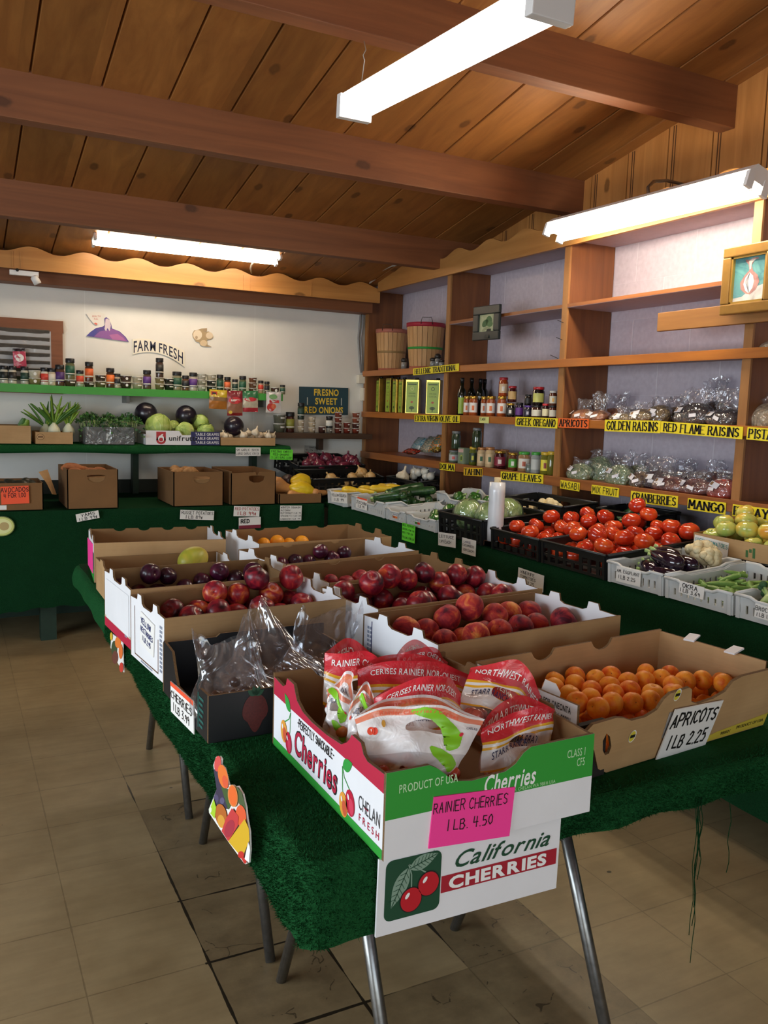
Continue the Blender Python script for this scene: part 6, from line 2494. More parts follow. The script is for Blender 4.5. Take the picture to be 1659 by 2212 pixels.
def f_blob(L, R, mat, taper=0.0, n=16, seed=1):
    def g(m):
        pr = []
        for i in range(13):
            t_ = i / 12
            r = R * math.sin(PI * min(max(t_, 0.012), 0.988)) ** 0.55 * (1 - taper * (t_ - 0.5))
            pr.append((t_, r))
        vs0 = len(m.v)
        long_veg(m, pr, L, L * 0.05, mat, n)
        m.v[vs0:] = [tuple(Vector(p) * (1 + 0.10 * noise.noise(Vector(p) * 22 + Vector((seed, 0, 0))))) for p in m.v[vs0:]]
    return g


def f_butternut(m):
    long_veg(m, [(0, .012), (.02, .03), (.1, .052), (.25, .058), (.4, .048), (.55, .036), (.8, .034), (.95, .030), (1, .012)], 0.24, 0.01, VS['butternut'], 18)


def f_broc(m):
    rr = random.Random(4)
    m.tube([(0, 0, -0.09), (0, 0, -0.03), (0, 0, 0.0)], [0.016, 0.018, 0.022], VS['stalk'], 10)
    for k in range(26):
        a, q = rr.uniform(0, 6.28), math.sqrt(rr.random()) * 0.055
        z = 0.035 * (1 - (q / 0.06) ** 2)
        m.tube([(0, 0, -0.02), (q * math.cos(a) * 0.8, q * math.sin(a) * 0.8, z - 0.008)], [0.009, 0.006], VS['stalk'], 5)
        v, f = sphere_fn(rr.uniform(0.013, 0.019), 9, 6, round_shape)
        m.add([(x + q * math.cos(a), y + q * math.sin(a), zz + z) for x, y, zz in v], f, VS['broccoli'], True)


def f_cauli(m):
    rr = random.Random(9)
    for k in range(44):
        ph, a = math.acos(1 - rr.random() * 1.2), rr.uniform(0, 6.28)
        v, f = sphere_fn(rr.uniform(0.014, 0.022), 9, 6, round_shape)
        R = 0.055
        m.add([(x + R * math.sin(ph) * math.cos(a), y + R * math.sin(ph) * math.sin(a), z + R * 0.7 * math.cos(ph)) for x, y, z in v], f, VS['cauli'], True)
    v, f = sphere_fn(0.052, 14, 9, round_shape)
    m.add([(x, y, z * 0.7) for x, y, z in v], f, VS['cauli'], True)


def veg(mesh, name, cat, label, P, rot=(0, 0, 0), s=1.0, group=None):
    o = bpy.data.objects.new(name, mesh)
    COL.objects.link(o)
    o.location = P
    o.rotation_euler = rot
    o.scale = (s, s, s) if isinstance(s, (int, float)) else s
    return tag(o, label, cat, group)


def in_crate(root, items, mesh, name, cat, noun, where, group, zrot0=-90):
    """items: (x, y, z, yaw, pitch, scale) in crate coordinates."""
    M = world(root)
    pos = sorted(range(len(items)), key=lambda i: to_px(M @ Vector(items[i][:3]))[0])
    rk = {i: k for k, i in enumerate(pos)}
    for i, it in enumerate(items):
        x, y, z, yw, pt, s = it
        R_ = (M.to_3x3() @ Matrix.Rotation(math.radians(yw), 3, 'Z') @ Matrix.Rotation(math.radians(pt), 3, 'Y')).to_euler()
        lab = f'{noun} in {where}' + (f', {ORD[rk[i]]} from left' if len(items) > 1 else '')
        veg(mesh, name, cat, lab, M @ Vector((x, y, z)), R_, s, group)


in_crate(K1, [(0.05, 0.10, 0.055, 70, 0, 1), (0.10, 0.16, 0.075, 55, 8, 1.05), (0.16, 0.10, 0.06, 100, 0, 1), (0.18, 0.20, 0.075, 20, 0, .95), (0.09, 0.28, 0.075, 40, 0, 1), (0.20, 0.32, 0.085, 60, 0, 1.05), (0.13, 0.38, 0.08, 10, 0, 1), (0.21, 0.42, 0.085, 35, 0, 1), (0.07, 0.20, 0.035, 80, 0, 1), (0.17, 0.28, 0.04, 30, 0, 1), (0.12, 0.09, 0.032, 60, 0, 1)],
         vmesh('squash', f_squash), 'yellow_squash', 'squash', 'yellow crookneck squash', 'the far white crate', 'yellow squash in the far white crate')
rr = random.Random(6)
its = []
for i in range(16):
    layer = i // 6
    its.append((0.09 + 0.29 * rr.random(), 0.09 + 0.37 * ((i % 6) + 0.5) / 6 + rr.uniform(-.01, .01), 0.032 + 0.036 * layer + 0.012 * (i % 2), rr.uniform(-70, 70) if layer == 2 else rr.uniform(-35, 35), rr.uniform(-8, 8), rr.uniform(0.9, 1.08)))
its += [(0.20, 0.30, 0.125, 80, -6, 1.15), (0.30, 0.33, 0.115, 60, -4, 1.1)]
in_crate(K2, its, vmesh('zucchini', f_zuc), 'zucchini', 'zucchini', 'dark green zucchini', 'the wide white crate', 'zucchini in the wide white crate')
in_crate(K3b, [(0.19, 0.17, 0.075, 30, 50, 1.1), (0.27, 0.12, 0.045, 80, 20, 1), (0.10, 0.13, 0.045, 10, 60, .95), (0.18, 0.08, 0.042, 120, 10, .95), (0.26, 0.24, 0.06, 20, 70, 1), (0.08, 0.26, 0.045, 0, 0, .9), (0.17, 0.27, 0.05, 0, 30, 1)],
         vmesh('pepper', f_pepper), 'bell_pepper', 'pepper', 'green bell pepper', 'the small white crate', 'green peppers in the small white crate')
in_crate(K4, [(0.12, 0.09, 0.075, 30, 50, 1), (0.22, 0.14, 0.08, 80, 20, 1), (0.30, 0.08, 0.075, 10, 60, .95), (0.40, 0.12, 0.08, 120, 10, .95), (0.49, 0.15, 0.075, 60, 10, .95), (0.20, 0.06, 0.045, 60, 10, .95), (0.36, 0.16, 0.045, 60, 10, .95)],
         vmesh('pepper', f_pepper), 'bell_pepper', 'pepper', 'green pepper', 'the white crate at the back', 'green peppers in the back white crate')
# wrapped lettuce heads
for i, (x, y, z, R) in enumerate(((0.115, 0.115, 0.105, 0.086), (0.305, 0.13, 0.113, 0.086), (0.21, 0.29, 0.105, 0.083))):
    P = world(K5) @ Vector((x, y, z))
    root = thing('lettuce', ['iceberg lettuce in clear film at the left of the black crate', 'iceberg lettuce in clear film touching the plastic bag roll', 'iceberg lettuce in clear film at the back of the black crate'][i], 'lettuce', P, (0.2 * i, 0.3, i), 'wrapped lettuce heads in the black crate')
    m = MB()
    leafy(m, R * 0.95, VS['lettuce'], 3 + i)
    m.build('head', root)
    m = MB()
    v, f = sphere_fn(R * 1.05, 24, 16, lambda th, ph, r: tuple(Vector((r * math.sin(ph) * math.cos(th), r * math.sin(ph) * math.sin(th), r * 0.97 * math.cos(ph))) * (1 + 0.05 * noise.noise(Vector((math.cos(th) * 3 * math.sin(ph), math.sin(th) * 3 * math.sin(ph), ph * 3 + i))))))
    m.add(v, f, M_FILM, True)
    m.build('film', root)
m = MB()
in_crate(K6, [(0.25, 0.10, 0.10, 0, 0, 1.1)], vmesh('cauli', f_cauli), 'cauliflower', 'cauliflower', 'pale cauliflower', 'the black crate behind the bag roll', None)
in_crate(K6, [(0.10, 0.10, 0.06, 0, 0, 1.0)], vmesh('cauli', f_cauli), 'cauliflower', 'cauliflower', 'second cauliflower low', 'the left of the black crate behind the bag roll', None)
in_crate(K7, [(0.10, 0.10, 0.10, 60, -30, 0.9), (0.22, 0.10, 0.08, 20, 0, 1), (0.26, 0.13, 0.05, 0, 0, 1)], vmesh('zucchini', f_zuc), 'cucumber', 'cucumber', 'dark green cucumber', 'the black crate by the shelves', 'cucumbers in the black crate')
in_crate(KE, [(0.10, 0.12, 0.055, 150, 0, .8), (0.13, 0.18, 0.105, 160, 0, .85), (0.17, 0.14, 0.10, 170, -4, .85), (0.19, 0.10, 0.05, 185, 0, .8), (0.09, 0.22, 0.05, 140, 0, .8), (0.16, 0.25, 0.055, 175, 0, .8), (0.20, 0.20, 0.085, 165, 0, .75)],
         vmesh('eggplant', f_egg), 'eggplant', 'eggplant', 'glossy dark eggplant', 'the white crate', 'eggplants in the white crate')
in_crate(KE, [(0.20, 0.30, 0.10, 0, 20, 1.0)], vmesh('cauli', f_cauli), 'cauliflower', 'cauliflower', 'cream cauliflower behind the eggplants', 'the white crate', None)
its = [(0.05 + 0.20 * rr.random(), 0.05 + 0.30 * rr.random(), 0.018 + 0.042 * rr.random(), rr.uniform(0, 180), rr.uniform(-15, 15), rr.uniform(0.85, 1.15)) for _ in range(36)]
in_crate(KO, its, vmesh('okra', f_okra), 'okra', 'okra', 'pale green okra pod', 'the white okra crate', 'okra pods in the white crate')
in_crate(KB, [(0.07, 0.09, 0.075, 100, 70, .9), (0.18, 0.10, 0.085, 80, 75, 1.0), (0.12, 0.22, 0.085, 95, 70, .95), (0.23, 0.24, 0.085, 70, 72, .95), (0.10, 0.345, 0.085, 100, 65, .9)],
         vmesh('broccoli', f_broc), 'broccoli', 'broccoli', 'green broccoli crown', 'the white crate', 'broccoli crowns in the white crate')

# roll of plastic bags on its wooden board
m = MB()
m.box((2.302, 3.325, 0.812), (2.52, 3.372, 0.835), plain('board_brown', '5a3b26', 0.6, mott=0.3))
m.box((2.302, 3.325, 0.812), (2.50, 3.376, 0.8355), plain('board_brown', '5a3b26', 0.6, mott=0.3))
tag(m.build('wooden_board'), 'small brown board under the roll of plastic bags', 'board')
BR = thing('bag_roll', 'tall white roll of clear produce bags standing on end between lettuce and tomatoes', 'bag roll', (2.345, 3.345, 0.8365))
m = MB()
m.lathe([(0.0, 0), (0.0385, 0.0), (0.040, 0.06), (0.0388, 0.10), (0.040, 0.15), (0.0385, 0.20), (0.040, 0.24), (0.0385, 0.285), (0.012, 0.286)], plain('bag_roll_plastic', 'd6d9de', 0.25, coat=0.5, mott=0.12, mscale=14), 28)
m.build('bags', BR)
m = MB()
m.lathe([(0.013, 0.28), (0.016, 0.284), (0.016, 0.308), (0.010, 0.309), (0.010, 0.282)], plain('roll_core', 'c8b48c', 0.8), 18)
m.build('core', BR)

for i, (nm, lab, pl, tl, tr, bl, bd, ln, kw) in enumerate([
    ('price_sign', 'white YELLOW SQUASH price card on the far white crate', ('X', 2.292), Z5(122, 343), Z5(235, 352), Z5(122, 420), PAPER, [('YELLOW SQUASH', .04, .55, .25, .92, INK), ('1 LB .99', .18, .15, .25, .6, INK)], {}),
    ('price_sign', 'white ZUCCHINI price card with an orange strip on the zucchini crate', ('X', 2.292), Z5(303, 380), Z5(382, 402), Z5(298, 460), PAPER, [('ZUCCHINI', .04, .42, .25, .92, INK), ('1 LB .99', .18, .10, .23, .6, INK)], dict(extra=redstrip)),
    ('price_sign', 'white eggplant price card hung on the eggplant crate', ('X', 2.290), Z6(768, 468), Z6(910, 502), Z6(775, 560), PAPER, [('AM. EGGPLANT', .04, .62, .2, .92, INK), ('1 LB 2.25', .1, .22, .23, .7, INK)], {}),
    ('price_sign', 'white OKRA price card hung on the okra crate', ('X', 2.290), Z6(1140, 555), Z6(1284, 598), Z6(1127, 622), PAPER, [('OKRA', .14, .52, .34, .6, INK), ('1 LB 3.69', .05, .12, .3, .8, INK)], {}),
    ('price_sign', 'white BROCCOLI price card hung on the broccoli crate', ('X', 2.290), Z6(1585, 688), Z6(1725, 728), Z6(1600, 775), PAPER, [('BROCCOLI', .04, .55, .28, .95, INK), ('1 LB 1.99', .1, .14, .25, .7, INK)], {}),
    ('price_sign', 'white GREEN TOMATOES price card with an orange edge on the tomato box', ('X', 2.738), Z6(1228, 285), Z6(1428, 335), Z6(1222, 378), PAPER, [('GREEN TOMATOES', .03, .60, .24, .95, TINK), ('1 LB 2.25', .18, .18, .26, .6, TINK)], {}),
]):
    sign(nm, lab, pl, tl, tr, bl, bd, ln, seed=i + 40, **kw)

# ================================================================== BACK WALL: DECALS AND SIGNS
YW = 6.246
BLKW = plain('print_ink_navy', '20263f', 0.6)


def wall_fig(name, label, cat, o_px, shapes, zoom=Z1, th=0.004, edge=None):
    """Flat printed figure stuck on the back wall: shapes = (colour, 2d shape in crop pixels), outline first."""
    c = aty(*zoom(*o_px), YW)
    m = MB()
    for i, (col, s_) in enumerate(shapes):
        pv = []
        for q in s_[0]:
            p = aty(*zoom(*q), YW) - c
            pv.append(Vector((p.x, -th - 0.0004 * i, p.z)))
        m.add(pv, s_[1], colr(col, 0.5))
        if i == 0:
            n = len(pv)
            bk = [Vector((p.x, 0.002, p.z)) for p in pv]
            m.add(pv + bk, [(k, (k + 1) % n, n + (k + 1) % n, n + k) for k in range(n)], PAPER)
    return tag(m.build(name, None, c), label, cat)


wall_fig('onion_cutout', 'printed half of a purple onion stuck on the white back wall', 'decoration', (910, 320),
         [('5a4a90', poly2d([(735, 340), (770, 305), (820, 270), (870, 262), (895, 245), (890, 190), (905, 178), (930, 195), (950, 245), (955, 275), (1020, 300), (1070, 345), (1100, 390)])),
          ('8a5a9c', poly2d([(850, 300), (960, 278), (1010, 300), (1060, 345), (1085, 385), (900, 360), (800, 345)])), ('b06aa0', poly2d([(930, 330), (1000, 320), (1050, 355), (1070, 380), (960, 370)])),
          ('d8c8d0', poly2d([(895, 250), (900, 195), (915, 190), (935, 205), (945, 250), (935, 300), (915, 270), (905, 300), (890, 280)])), ('4a4a98', poly2d([(740, 338), (775, 306), (815, 275), (830, 300), (800, 340)]))])
wall_fig('health_tag', 'small pale fan-shaped HEALTH FULL tag on the wall above the purple onion', 'sign', (820, 190),
         [('e4dfd6', poly2d([(735, 150), (780, 138), (850, 135), (900, 155), (870, 200), (835, 245), (800, 235), (765, 195)])), ('d8695a', poly2d([(800, 232), (815, 225), (832, 235), (822, 247)]))] +
         [('c8604f', ([(785 + v[0] * 1, 178 - v[1]) for v in fit(type_text('HEALTH', 15), 72)[0]], [f[::-1] for f in type_text('HEALTH', 15)[1]])), ('c8604f', ([(800 + v[0], 202 - v[1]) for v in fit(type_text('FULL', 15), 38)[0]], [f[::-1] for f in type_text('FULL', 15)[1]]))])
ff = type_text('FARM FRESH', 78, 0.015, 0, 1.0)
k = 430 / ff[2]


def archpt(x, z):
    t_ = x / 430
    return (1135 + x, 500 - z * (1.0 + 0.28 * (abs(t_ - .5) * 2) ** 1.5) - 58 * (1 - (2 * t_ - 0.84) ** 2) + 62 * t_)


out = [archpt(x, 92) for x in range(-8, 445, 12)] + [archpt(x, -12) for x in range(440, -10, -12)]
wall_fig('farm_fresh_sign', 'arched cut-out FARM FRESH lettering on the white back wall', 'sign', (1350, 480), [('e9e4d4', poly2d(out)), ('20263f', ([archpt(v[0] * k, v[1]) for v in ff[0]], ff[1]))])
wall_fig('garlic_cutout', 'printed garlic bulbs stuck on the white back wall', 'decoration', (150, 350),
         [('a8926e', poly2d([(60, 320), (75, 292), (110, 285), (140, 275), (185, 272), (185, 298), (160, 305), (200, 300), (235, 330), (240, 350), (215, 370), (185, 370), (190, 415), (225, 430), (180, 430), (130, 420), (120, 395), (90, 385), (65, 350)])),
          ('dccfb8', disc2d(105, 330, 38, 42, 18)), ('b09a7c', disc2d(95, 352, 12, 14, 12)), ('d6c6ac', disc2d(205, 335, 30, 28, 18)), ('cdb998', disc2d(155, 400, 30, 26, 16)), ('a08a6c', poly2d([(145, 285), (185, 274), (184, 296), (160, 304)]))], Z2)


def fresno(m, M, w, h):
    yl = plain('fresno_yellow', 'e0bd3a', 0.5)
    for i, (s_, z, ww) in enumerate((('FRESNO', 0.70, 0.52), ('SWEET', 0.38, 0.46), ('RED ONIONS', 0.06, 0.80))):
        stamp(m, place2d(fit(type_text(s_, h * 0.225, 0.03), w * ww), 0, 0, 'c'), yl, M @ Matrix.Translation((0.0 + (0.02 if i < 2 else 0), 0, -h / 2 + z * h)))
    for x in (-0.34, 0.36):
        stamp(m, rect2d(x * w - 0.004, -h * 0.15, x * w + 0.004, h * 0.12), plain('sign_silver', 'b5b8ae', 0.5), M)


sign('fresno_sign', 'dark teal FRESNO SWEET RED ONIONS board with yellow letters on the back wall', ('Y', 6.235), Z2(975, 770), Z2(1392, 782), Z2(973, 1008), plain('fresno_teal', '1f3f4c', 0.5), (), extra=fresno, th=0.008)
for i, (lab, pl, tl, tr, bl, bd, ln, kw) in enumerate([
    ('grey-white ONIONS price list on the wall behind the red onions', ('Y', 6.24), Z2(1022, 1272), Z2(1172, 1280), Z2(1020, 1366), plain('paper_grey', 'b8b8b4', 0.7), [('ONIONS', .25, .78, .14, .55, INK), ('YELLOW 1 LB .99', .04, .54, .12, .9, INK), ('RED 1 LB 1.25', .04, .32, .12, .85, INK), ('WHITE 1 LB 1.50', .04, .08, .12, .88, INK)], {}),
    ('white garlic price card on the edge of the turf tier', ('Y', 5.836), Z2(432, 1290), Z2(644, 1290), Z2(430, 1362), PAPER, [('SM. GARLIC .50 EA.', .02, .58, .26, .92, INK), ('LARGE GARLIC 1.00 EA', .02, .14, .26, .92, INK)], {}),
    ('bright green FRESNO SWEET RED ONIONS card at the end of the turf tier', ('Y', 5.836), Z2(725, 1305), Z2(919, 1310), Z2(727, 1392), LIME, [('FRESNO SWEET', .06, .70, .2, .88, INK), ('RED ONIONS', .14, .40, .19, .7, INK), ('3 LBS BAG 3.00', .06, .10, .2, .88, INK)], {}),
    ('orange-red AVOCADOS 4 FOR 1.00 card on the avocado box', ('Y', 5.288), Z1(3, 1625), Z1(243, 1615), Z1(8, 1778), ORG, [('AVOCADOS', .01, .68, .24, .97, INK), ('4 FOR 1.00', .1, .36, .24, .78, INK)], {}),
    ('white YAMS 1 LB 99c card on the back counter skirt', ('Y', 5.230), Z1(645, 1862), Z1(838, 1826), Z1(662, 1926), PAPER, [('YAMS', .22, .55, .36, .6, INK), ('1 LB 99c', .1, .08, .36, .8, INK)], {}),
    ('white RUSSET POTATOES card on the back counter skirt', ('Y', 5.230), Z1(1540, 1822), Z2(248, 1832), Z1(1540, 1902), PAPER, [('RUSSET POTATOES', .04, .56, .32, .93, INK), ('1 LB 89c', .16, .10, .32, .5, INK)], {}),
    ('white RED POTATOES card with red writing on the back counter skirt', ('Y', 5.230), Z2(417, 1790), Z2(637, 1795), Z2(416, 1876), PAPER, [('RED POTATOES', .05, .62, .28, .92, RINK), ('1 LB 99c', .14, .12, .34, .72, RINK)], {}),
    ('white RED card with a maroon lower band, under the red potatoes card', ('Y', 5.229), Z2(458, 1890), Z2(645, 1882), Z2(460, 1985), PAPER, [('RED', .1, .5, .34, .38, INK)], dict(extra=lambda m, M, w, h: stamp(m, rect2d(-w / 2, -h / 2, w / 2, -h * 0.2), plain('print_maroon', '7a1f34', 0.6), M), pen=0.2)),
    ('white WINTER SQUASH price list on the back counter skirt', ('Y', 5.230), Z2(812, 1786), Z2(996, 1786), Z2(812, 1914), PAPER, [('WINTER SQUASH', .03, .82, .12, .9, INK), ('ACORN', .03, .63, .10, .42, INK), ('BUTTERNUT 1 LB .99', .03, .45, .10, .93, INK), ('SPAGHETTI 1 LB 1.25', .03, .26, .10, .95, INK), ('CABOCHA 1 LB .99', .03, .06, .10, .9, INK)], {}),
]):
    sign('price_sign', lab, pl, tl, tr, bl, bd, ln, seed=i + 60, **kw)

# ================================================================== SPICE JARS AND TUBS
LID_BK = plain('lid_black', '17171a', 0.4)
GLASSY = plain('spice_glass', 'b9b3a4', 0.15, coat=0.6)


def px_scale(Y):
    p = Vector((1.2, Y, 1.5)) - C0
    return p.dot(FX) / FPX


def spice_jar(label, P, r, h, labc, content, group, lidm=None):
    root = thing('spice_jar', label, 'spice jar', P, rnd.uniform(-.3, .3), group)
    m = MB()
    m.lathe([(0, 0), (r * .96, 0.0), (r, r * .15), (r, h * .70), (r * .86, h * .77), (r * .86, h * .80)], plain('jar_' + content, content, 0.15, coat=0.5), 16)
    jb = m.build('jar', root)
    m = MB()
    m.lathe([(r * 1.012, h * .20), (r * 1.012, h * .66)], plain('jarlabel_' + labc, labc, 0.5), 16)
    m.lathe([(r * 1.016, h * .24), (r * 1.016, h * .30)], plain('jarlabel_pale', 'd8d4c8', 0.5), 16)
    m.build('label', jb)
    m = MB()
    m.lathe([(r * .96, h * .79), (r * .98, h * .80), (r * .98, h * .985), (r * .9, h), (0, h)], lidm or LID_BK, 16)
    m.build('lid', root)
    return root


def tub(label, P, r, h, content, group, round_sticker=False, rot=0.0):
    root = thing('spice_tub', label, 'tub', P, rot, group)
    m = MB()
    m.lathe([(0, 0), (r * .80, 0), (r * .97, h * .86), (r * .97, h * .9)], plain('tub_' + content, content, 0.25, coat=0.5, mott=0.2, mscale=80), 18)
    cb_ = m.build('cup', root)
    m = MB()
    m.lathe([(r, h * .86), (r, h * .96), (r * .9, h * .985), (0, h * .985)], plain('tub_lid', 'c2bfb6', 0.25, coat=0.5), 18)
    m.build('lid', root)
    m = MB()
    if round_sticker:
        a = -PI / 2 + 0.1
        v_, f_ = disc2d(0, h * .5, h * .22, h * .22, 12)
        m.add([(r * .93 * math.sin(x / r), -r * .93 * math.cos(x / r) - 0.0008, z) for x, z in v_], f_, PAPER)
    else:
        n = 6
        vs = [(r * .92 * math.sin(-0.1 + 0.95 * i / n) * (1 + .0), -r * .925 * math.cos(-0.1 + 0.95 * i / n), z) for z in (h * .48, h * .74) for i in range(n + 1)]
        m.add(vs, [(i, i + 1, n + 2 + i, n + 1 + i) for i in range(n)], PAPER)
    m.build('sticker', cb_)
    return root


Ysp = 6.105
SPZ = 1.5445
kz1 = px_scale(Ysp) / 3.95
jars = [(Z1, 37, 60, 615, 758, '1f2422', 'c8c2b0'), (Z1, 110, 60, 615, 758, '2a2622', 'd0c8b4'), (Z1, 212, 62, 622, 765, '1f3f34', 'c8c2b0'), (Z1, 380, 62, 618, 760, 'c23a2c', 'd8d0c0'), (Z1, 445, 62, 620, 760, 'd8d2c2', 'c8b89c'), (Z1, 512, 72, 595, 765, '4a2a6a', '5a3f30'),
        (Z1, 683, 60, 632, 765, 'c8452c', '9aa88a'), (Z1, 942, 68, 612, 775, 'e0702c', '4a3224'), (Z1, 1000, 55, 655, 775, '22262a', 'b8ac94'), (Z1, 1255, 68, 625, 785, '5a3480', '5a4a3a'), (Z1, 1510, 80, 632, 792, '1f4f3a', '8a8468'), (Z1, 1583, 60, 665, 795, '22262a', '6a4a34'), (Z1, 1648, 70, 638, 797, '5a3480', 'b8b0a0'),
        (Z2, 297, 60, 648, 800, '1f4a38', '3a4434'), (Z2, 360, 58, 665, 800, 'd8683a', '5a3a28'), (Z2, 425, 52, 686, 803, '1f3a30', 'c8c0ac'), (Z2, 490, 64, 654, 803, '23563f', '5a6044'), (Z2, 645, 50, 692, 808, 'c8402f', 'b89a84'), (Z2, 697, 48, 700, 810, '24282c', '6a5a48'), (Z2, 830, 50, 730, 815, '2f5a48', '8a8a70')]
allj = sorted(jars, key=lambda j: j[0](j[1], 0)[0])
CN = {'1f2422': 'black', '2a2622': 'dark brown', '1f3f34': 'dark green', 'c23a2c': 'red', 'd8d2c2': 'white', '4a2a6a': 'purple', 'c8452c': 'red', 'e0702c': 'orange', '22262a': 'black', '5a3480': 'purple', '1f4f3a': 'green', '1f4a38': 'green', 'd8683a': 'orange', '1f3a30': 'dark green', '23563f': 'green', 'c8402f': 'red', '24282c': 'black', '2f5a48': 'green'}
for i, (zf, x, w_, t0, b0, lc, ct) in enumerate(allj):
    p = aty(*zf(x, b0), Ysp)
    spice_jar(f'black-lidded spice jar with {CN[lc]} label on the green shelf, {ORD[i]} jar from left', (p.x, Ysp, SPZ), w_ * kz1 / 2, (b0 - t0) * kz1, lc, ct, 'spice jars on the green shelf')
# tubs: (x, width, top, bottom, count, contents from the bottom up, round sticker, jar on top)
tubs = [(Z1, 297, 98, 645, 762, ['8a7c50', 'd0c8b0'], True, None), (Z1, 600, 96, 710, 765, ['4f3a2a'], False, (540, 72, '23563f', '6a6a4a')), (Z1, 762, 88, 725, 768, ['3a2a22'], False, (563, 66, 'd8622c', '4a2f22')), (Z1, 858, 90, 665, 770, ['6a5c38', '3f2c22'], False, None),
        (Z1, 1075, 98, 672, 780, ['3f2a24', '4a3028'], True, None), (Z1, 1172, 88, 680, 782, ['b0a284', 'c2b498'], False, None), (Z1, 1362, 84, 685, 788, ['7c6a44', '8f7c50'], False, (520, 66, '22201f', '4a3830')), (Z1, 1442, 90, 690, 790, ['1a1817', '211e1c'], False, None),
        (Z2, 140, 80, 650, 800, ['b5b09c', 'a09a84', 'c8c0ae'], False, None), (Z2, 222, 88, 652, 800, ['262220', '1f1c1b', 'c0b49c'], False, None), (Z2, 575, 76, 665, 805, ['5a3828', '6a4030', '7a4a34'], False, None), (Z2, 765, 80, 748, 810, ['4a2a22'], True, None)]
nt = 0
for i, (zf, x, w_, t0, b0, cts, rs, jt) in enumerate(tubs):
    p = aty(*zf(x, b0), Ysp)
    z = SPZ
    hh = (b0 - t0) * kz1 / len(cts)
    for k_, c_ in enumerate(cts):
        pos = ['single tub', 'lower tub', 'bottom tub'][len(cts) - 1] if k_ == 0 else ('top tub' if k_ == len(cts) - 1 else 'middle tub')
        tub(f'clear spice tub on the green shelf, {pos} of the {ORD[i]} stack from left', (p.x, Ysp, z), w_ * kz1 / 2, hh, c_, 'spice tubs on the green shelf', rs)
        z += hh + 0.0004
    if jt:
        spice_jar(f'spice jar with {"green" if jt[2] == "23563f" else "orange" if jt[2] == "d8622c" else "black"} label standing on top of a spice tub', (p.x, Ysp, z), jt[1] * kz1 / 2, (t0 - jt[0]) * kz1, jt[2], jt[3], 'spice jars on the green shelf')

# small brown shelf
Yb = 6.12
kz2 = px_scale(Yb) / 3.95
SBZ = 1.2565
for i, (x, w_, t0, b0, cts, nm_) in enumerate([(800, 118, 1005, 1172, ['6a6c58', '6a6a5a'], 'large grey-green'), (985, 66, 1060, 1180, ['c0ae90', 'c8b89c'], 'cream'), (1080, 72, 1030, 1180, ['b8a488', 'c4b294', 'cdbca0'], 'tan'), (1165, 70, 1115, 1178, ['4a2c26'], 'dark red'), (1303, 76, 985, 1185, ['6a3026', '5a2c24', '7a3a2c', '7a3828'], 'brown'),
                                              (1377, 74, 1080, 1185, ['7a3024', '6f2c22'], 'rust-red'), (1452, 76, 990, 1190, ['7a3424', '4a2a24', '8a4a34', '8a4430'], 'russet')]):
    p = aty(*Z2(x, b0), Yb)
    z = SBZ
    hh = (b0 - t0) * kz2 / len(cts)
    for k_, c_ in enumerate(cts):
        tub(f'spice tub in the {nm_} stack on the brown shelf, {ORD[k_]} from bottom', (p.x, Yb, z), w_ * kz2 / 2, hh, c_, 'spice tubs on the small brown shelf')
        z += hh + 0.0004
    if nm_ == 'cream':
        spice_jar('tall dark green spice jar standing on the cream tub stack', (p.x, Yb, z), 0.027, 0.128, '1f3f34', '2a3428', 'spice jars on the small brown shelf')
p = aty(*Z2(893, 1170), Yb)
spice_jar('dark red sauce jar with a yellow-green label on the small brown shelf', (p.x, Yb, SBZ), 0.034, 0.155, '8a8a3a', '3f1a14', None)
p = aty(*Z2(1228, 1180), Yb)
tub('clear tub under the white-labelled spice jar on the small brown shelf', (p.x, Yb, SBZ), 0.027, 0.036, '8a8478', None)
spice_jar('white-labelled spice jar standing on a clear tub on the small brown shelf', (p.x, Yb, SBZ + 0.0364), 0.028, 0.095, 'd0d0c8', '2a2c2a', None)

# packets hanging from the green shelf, and the pink one in the window
def packet(label, tl, tr, bl, Y, cols, fat=0.016, seal=None):
    a, b, c = aty(*tl, Y), aty(*tr, Y), aty(*bl, Y)
    w_, h_ = (b - a).length, (a - c).length
    root = thing('hanging_packet', label, 'packet', ((a.x + b.x) / 2, Y, a.z), (0, math.asin(max(-1, min(1, (a.z - b.z) / w_))), 0))
    m = MB()

    def f(s):
        def g(u, v):
            e = fat * (math.sin(PI * u) ** 0.7) * (math.sin(PI * min(1, (1 - v) * 1.02)) ** 0.6 if v < 0.99 else 0)
            return Vector(((u - .5) * w_, s * e * 0.5 + 0.003 * noise.noise(Vector((u * 5, v * 6, s))), -h_ * (1 - v)))
        return g
    z = 0.0
    for (frac, mt) in cols:
        for s in (-1, 1):
            m.grid(lambda u, v, s=s, z=z, frac=frac: f(s)(u, z + frac * v), 12, max(3, int(16 * frac)), mt)
        z += frac
    pb_ = m.build('pouch', root)
    if seal:
        m = MB()
        for (kind, a_, col) in seal:
            s_ = disc2d(*a_) if kind == 'd' else rect2d(*a_)
            m.add([f(-1)(min(max(x, .02), .98), min(max(z_, .02), .98)) + Vector((0, -0.0015 - 0.0004 * seal.index((kind, a_, col)), 0)) for x, z_ in s_[0]], s_[1], colr(col, 0.4))
        m.build('print', pb_)
    return root


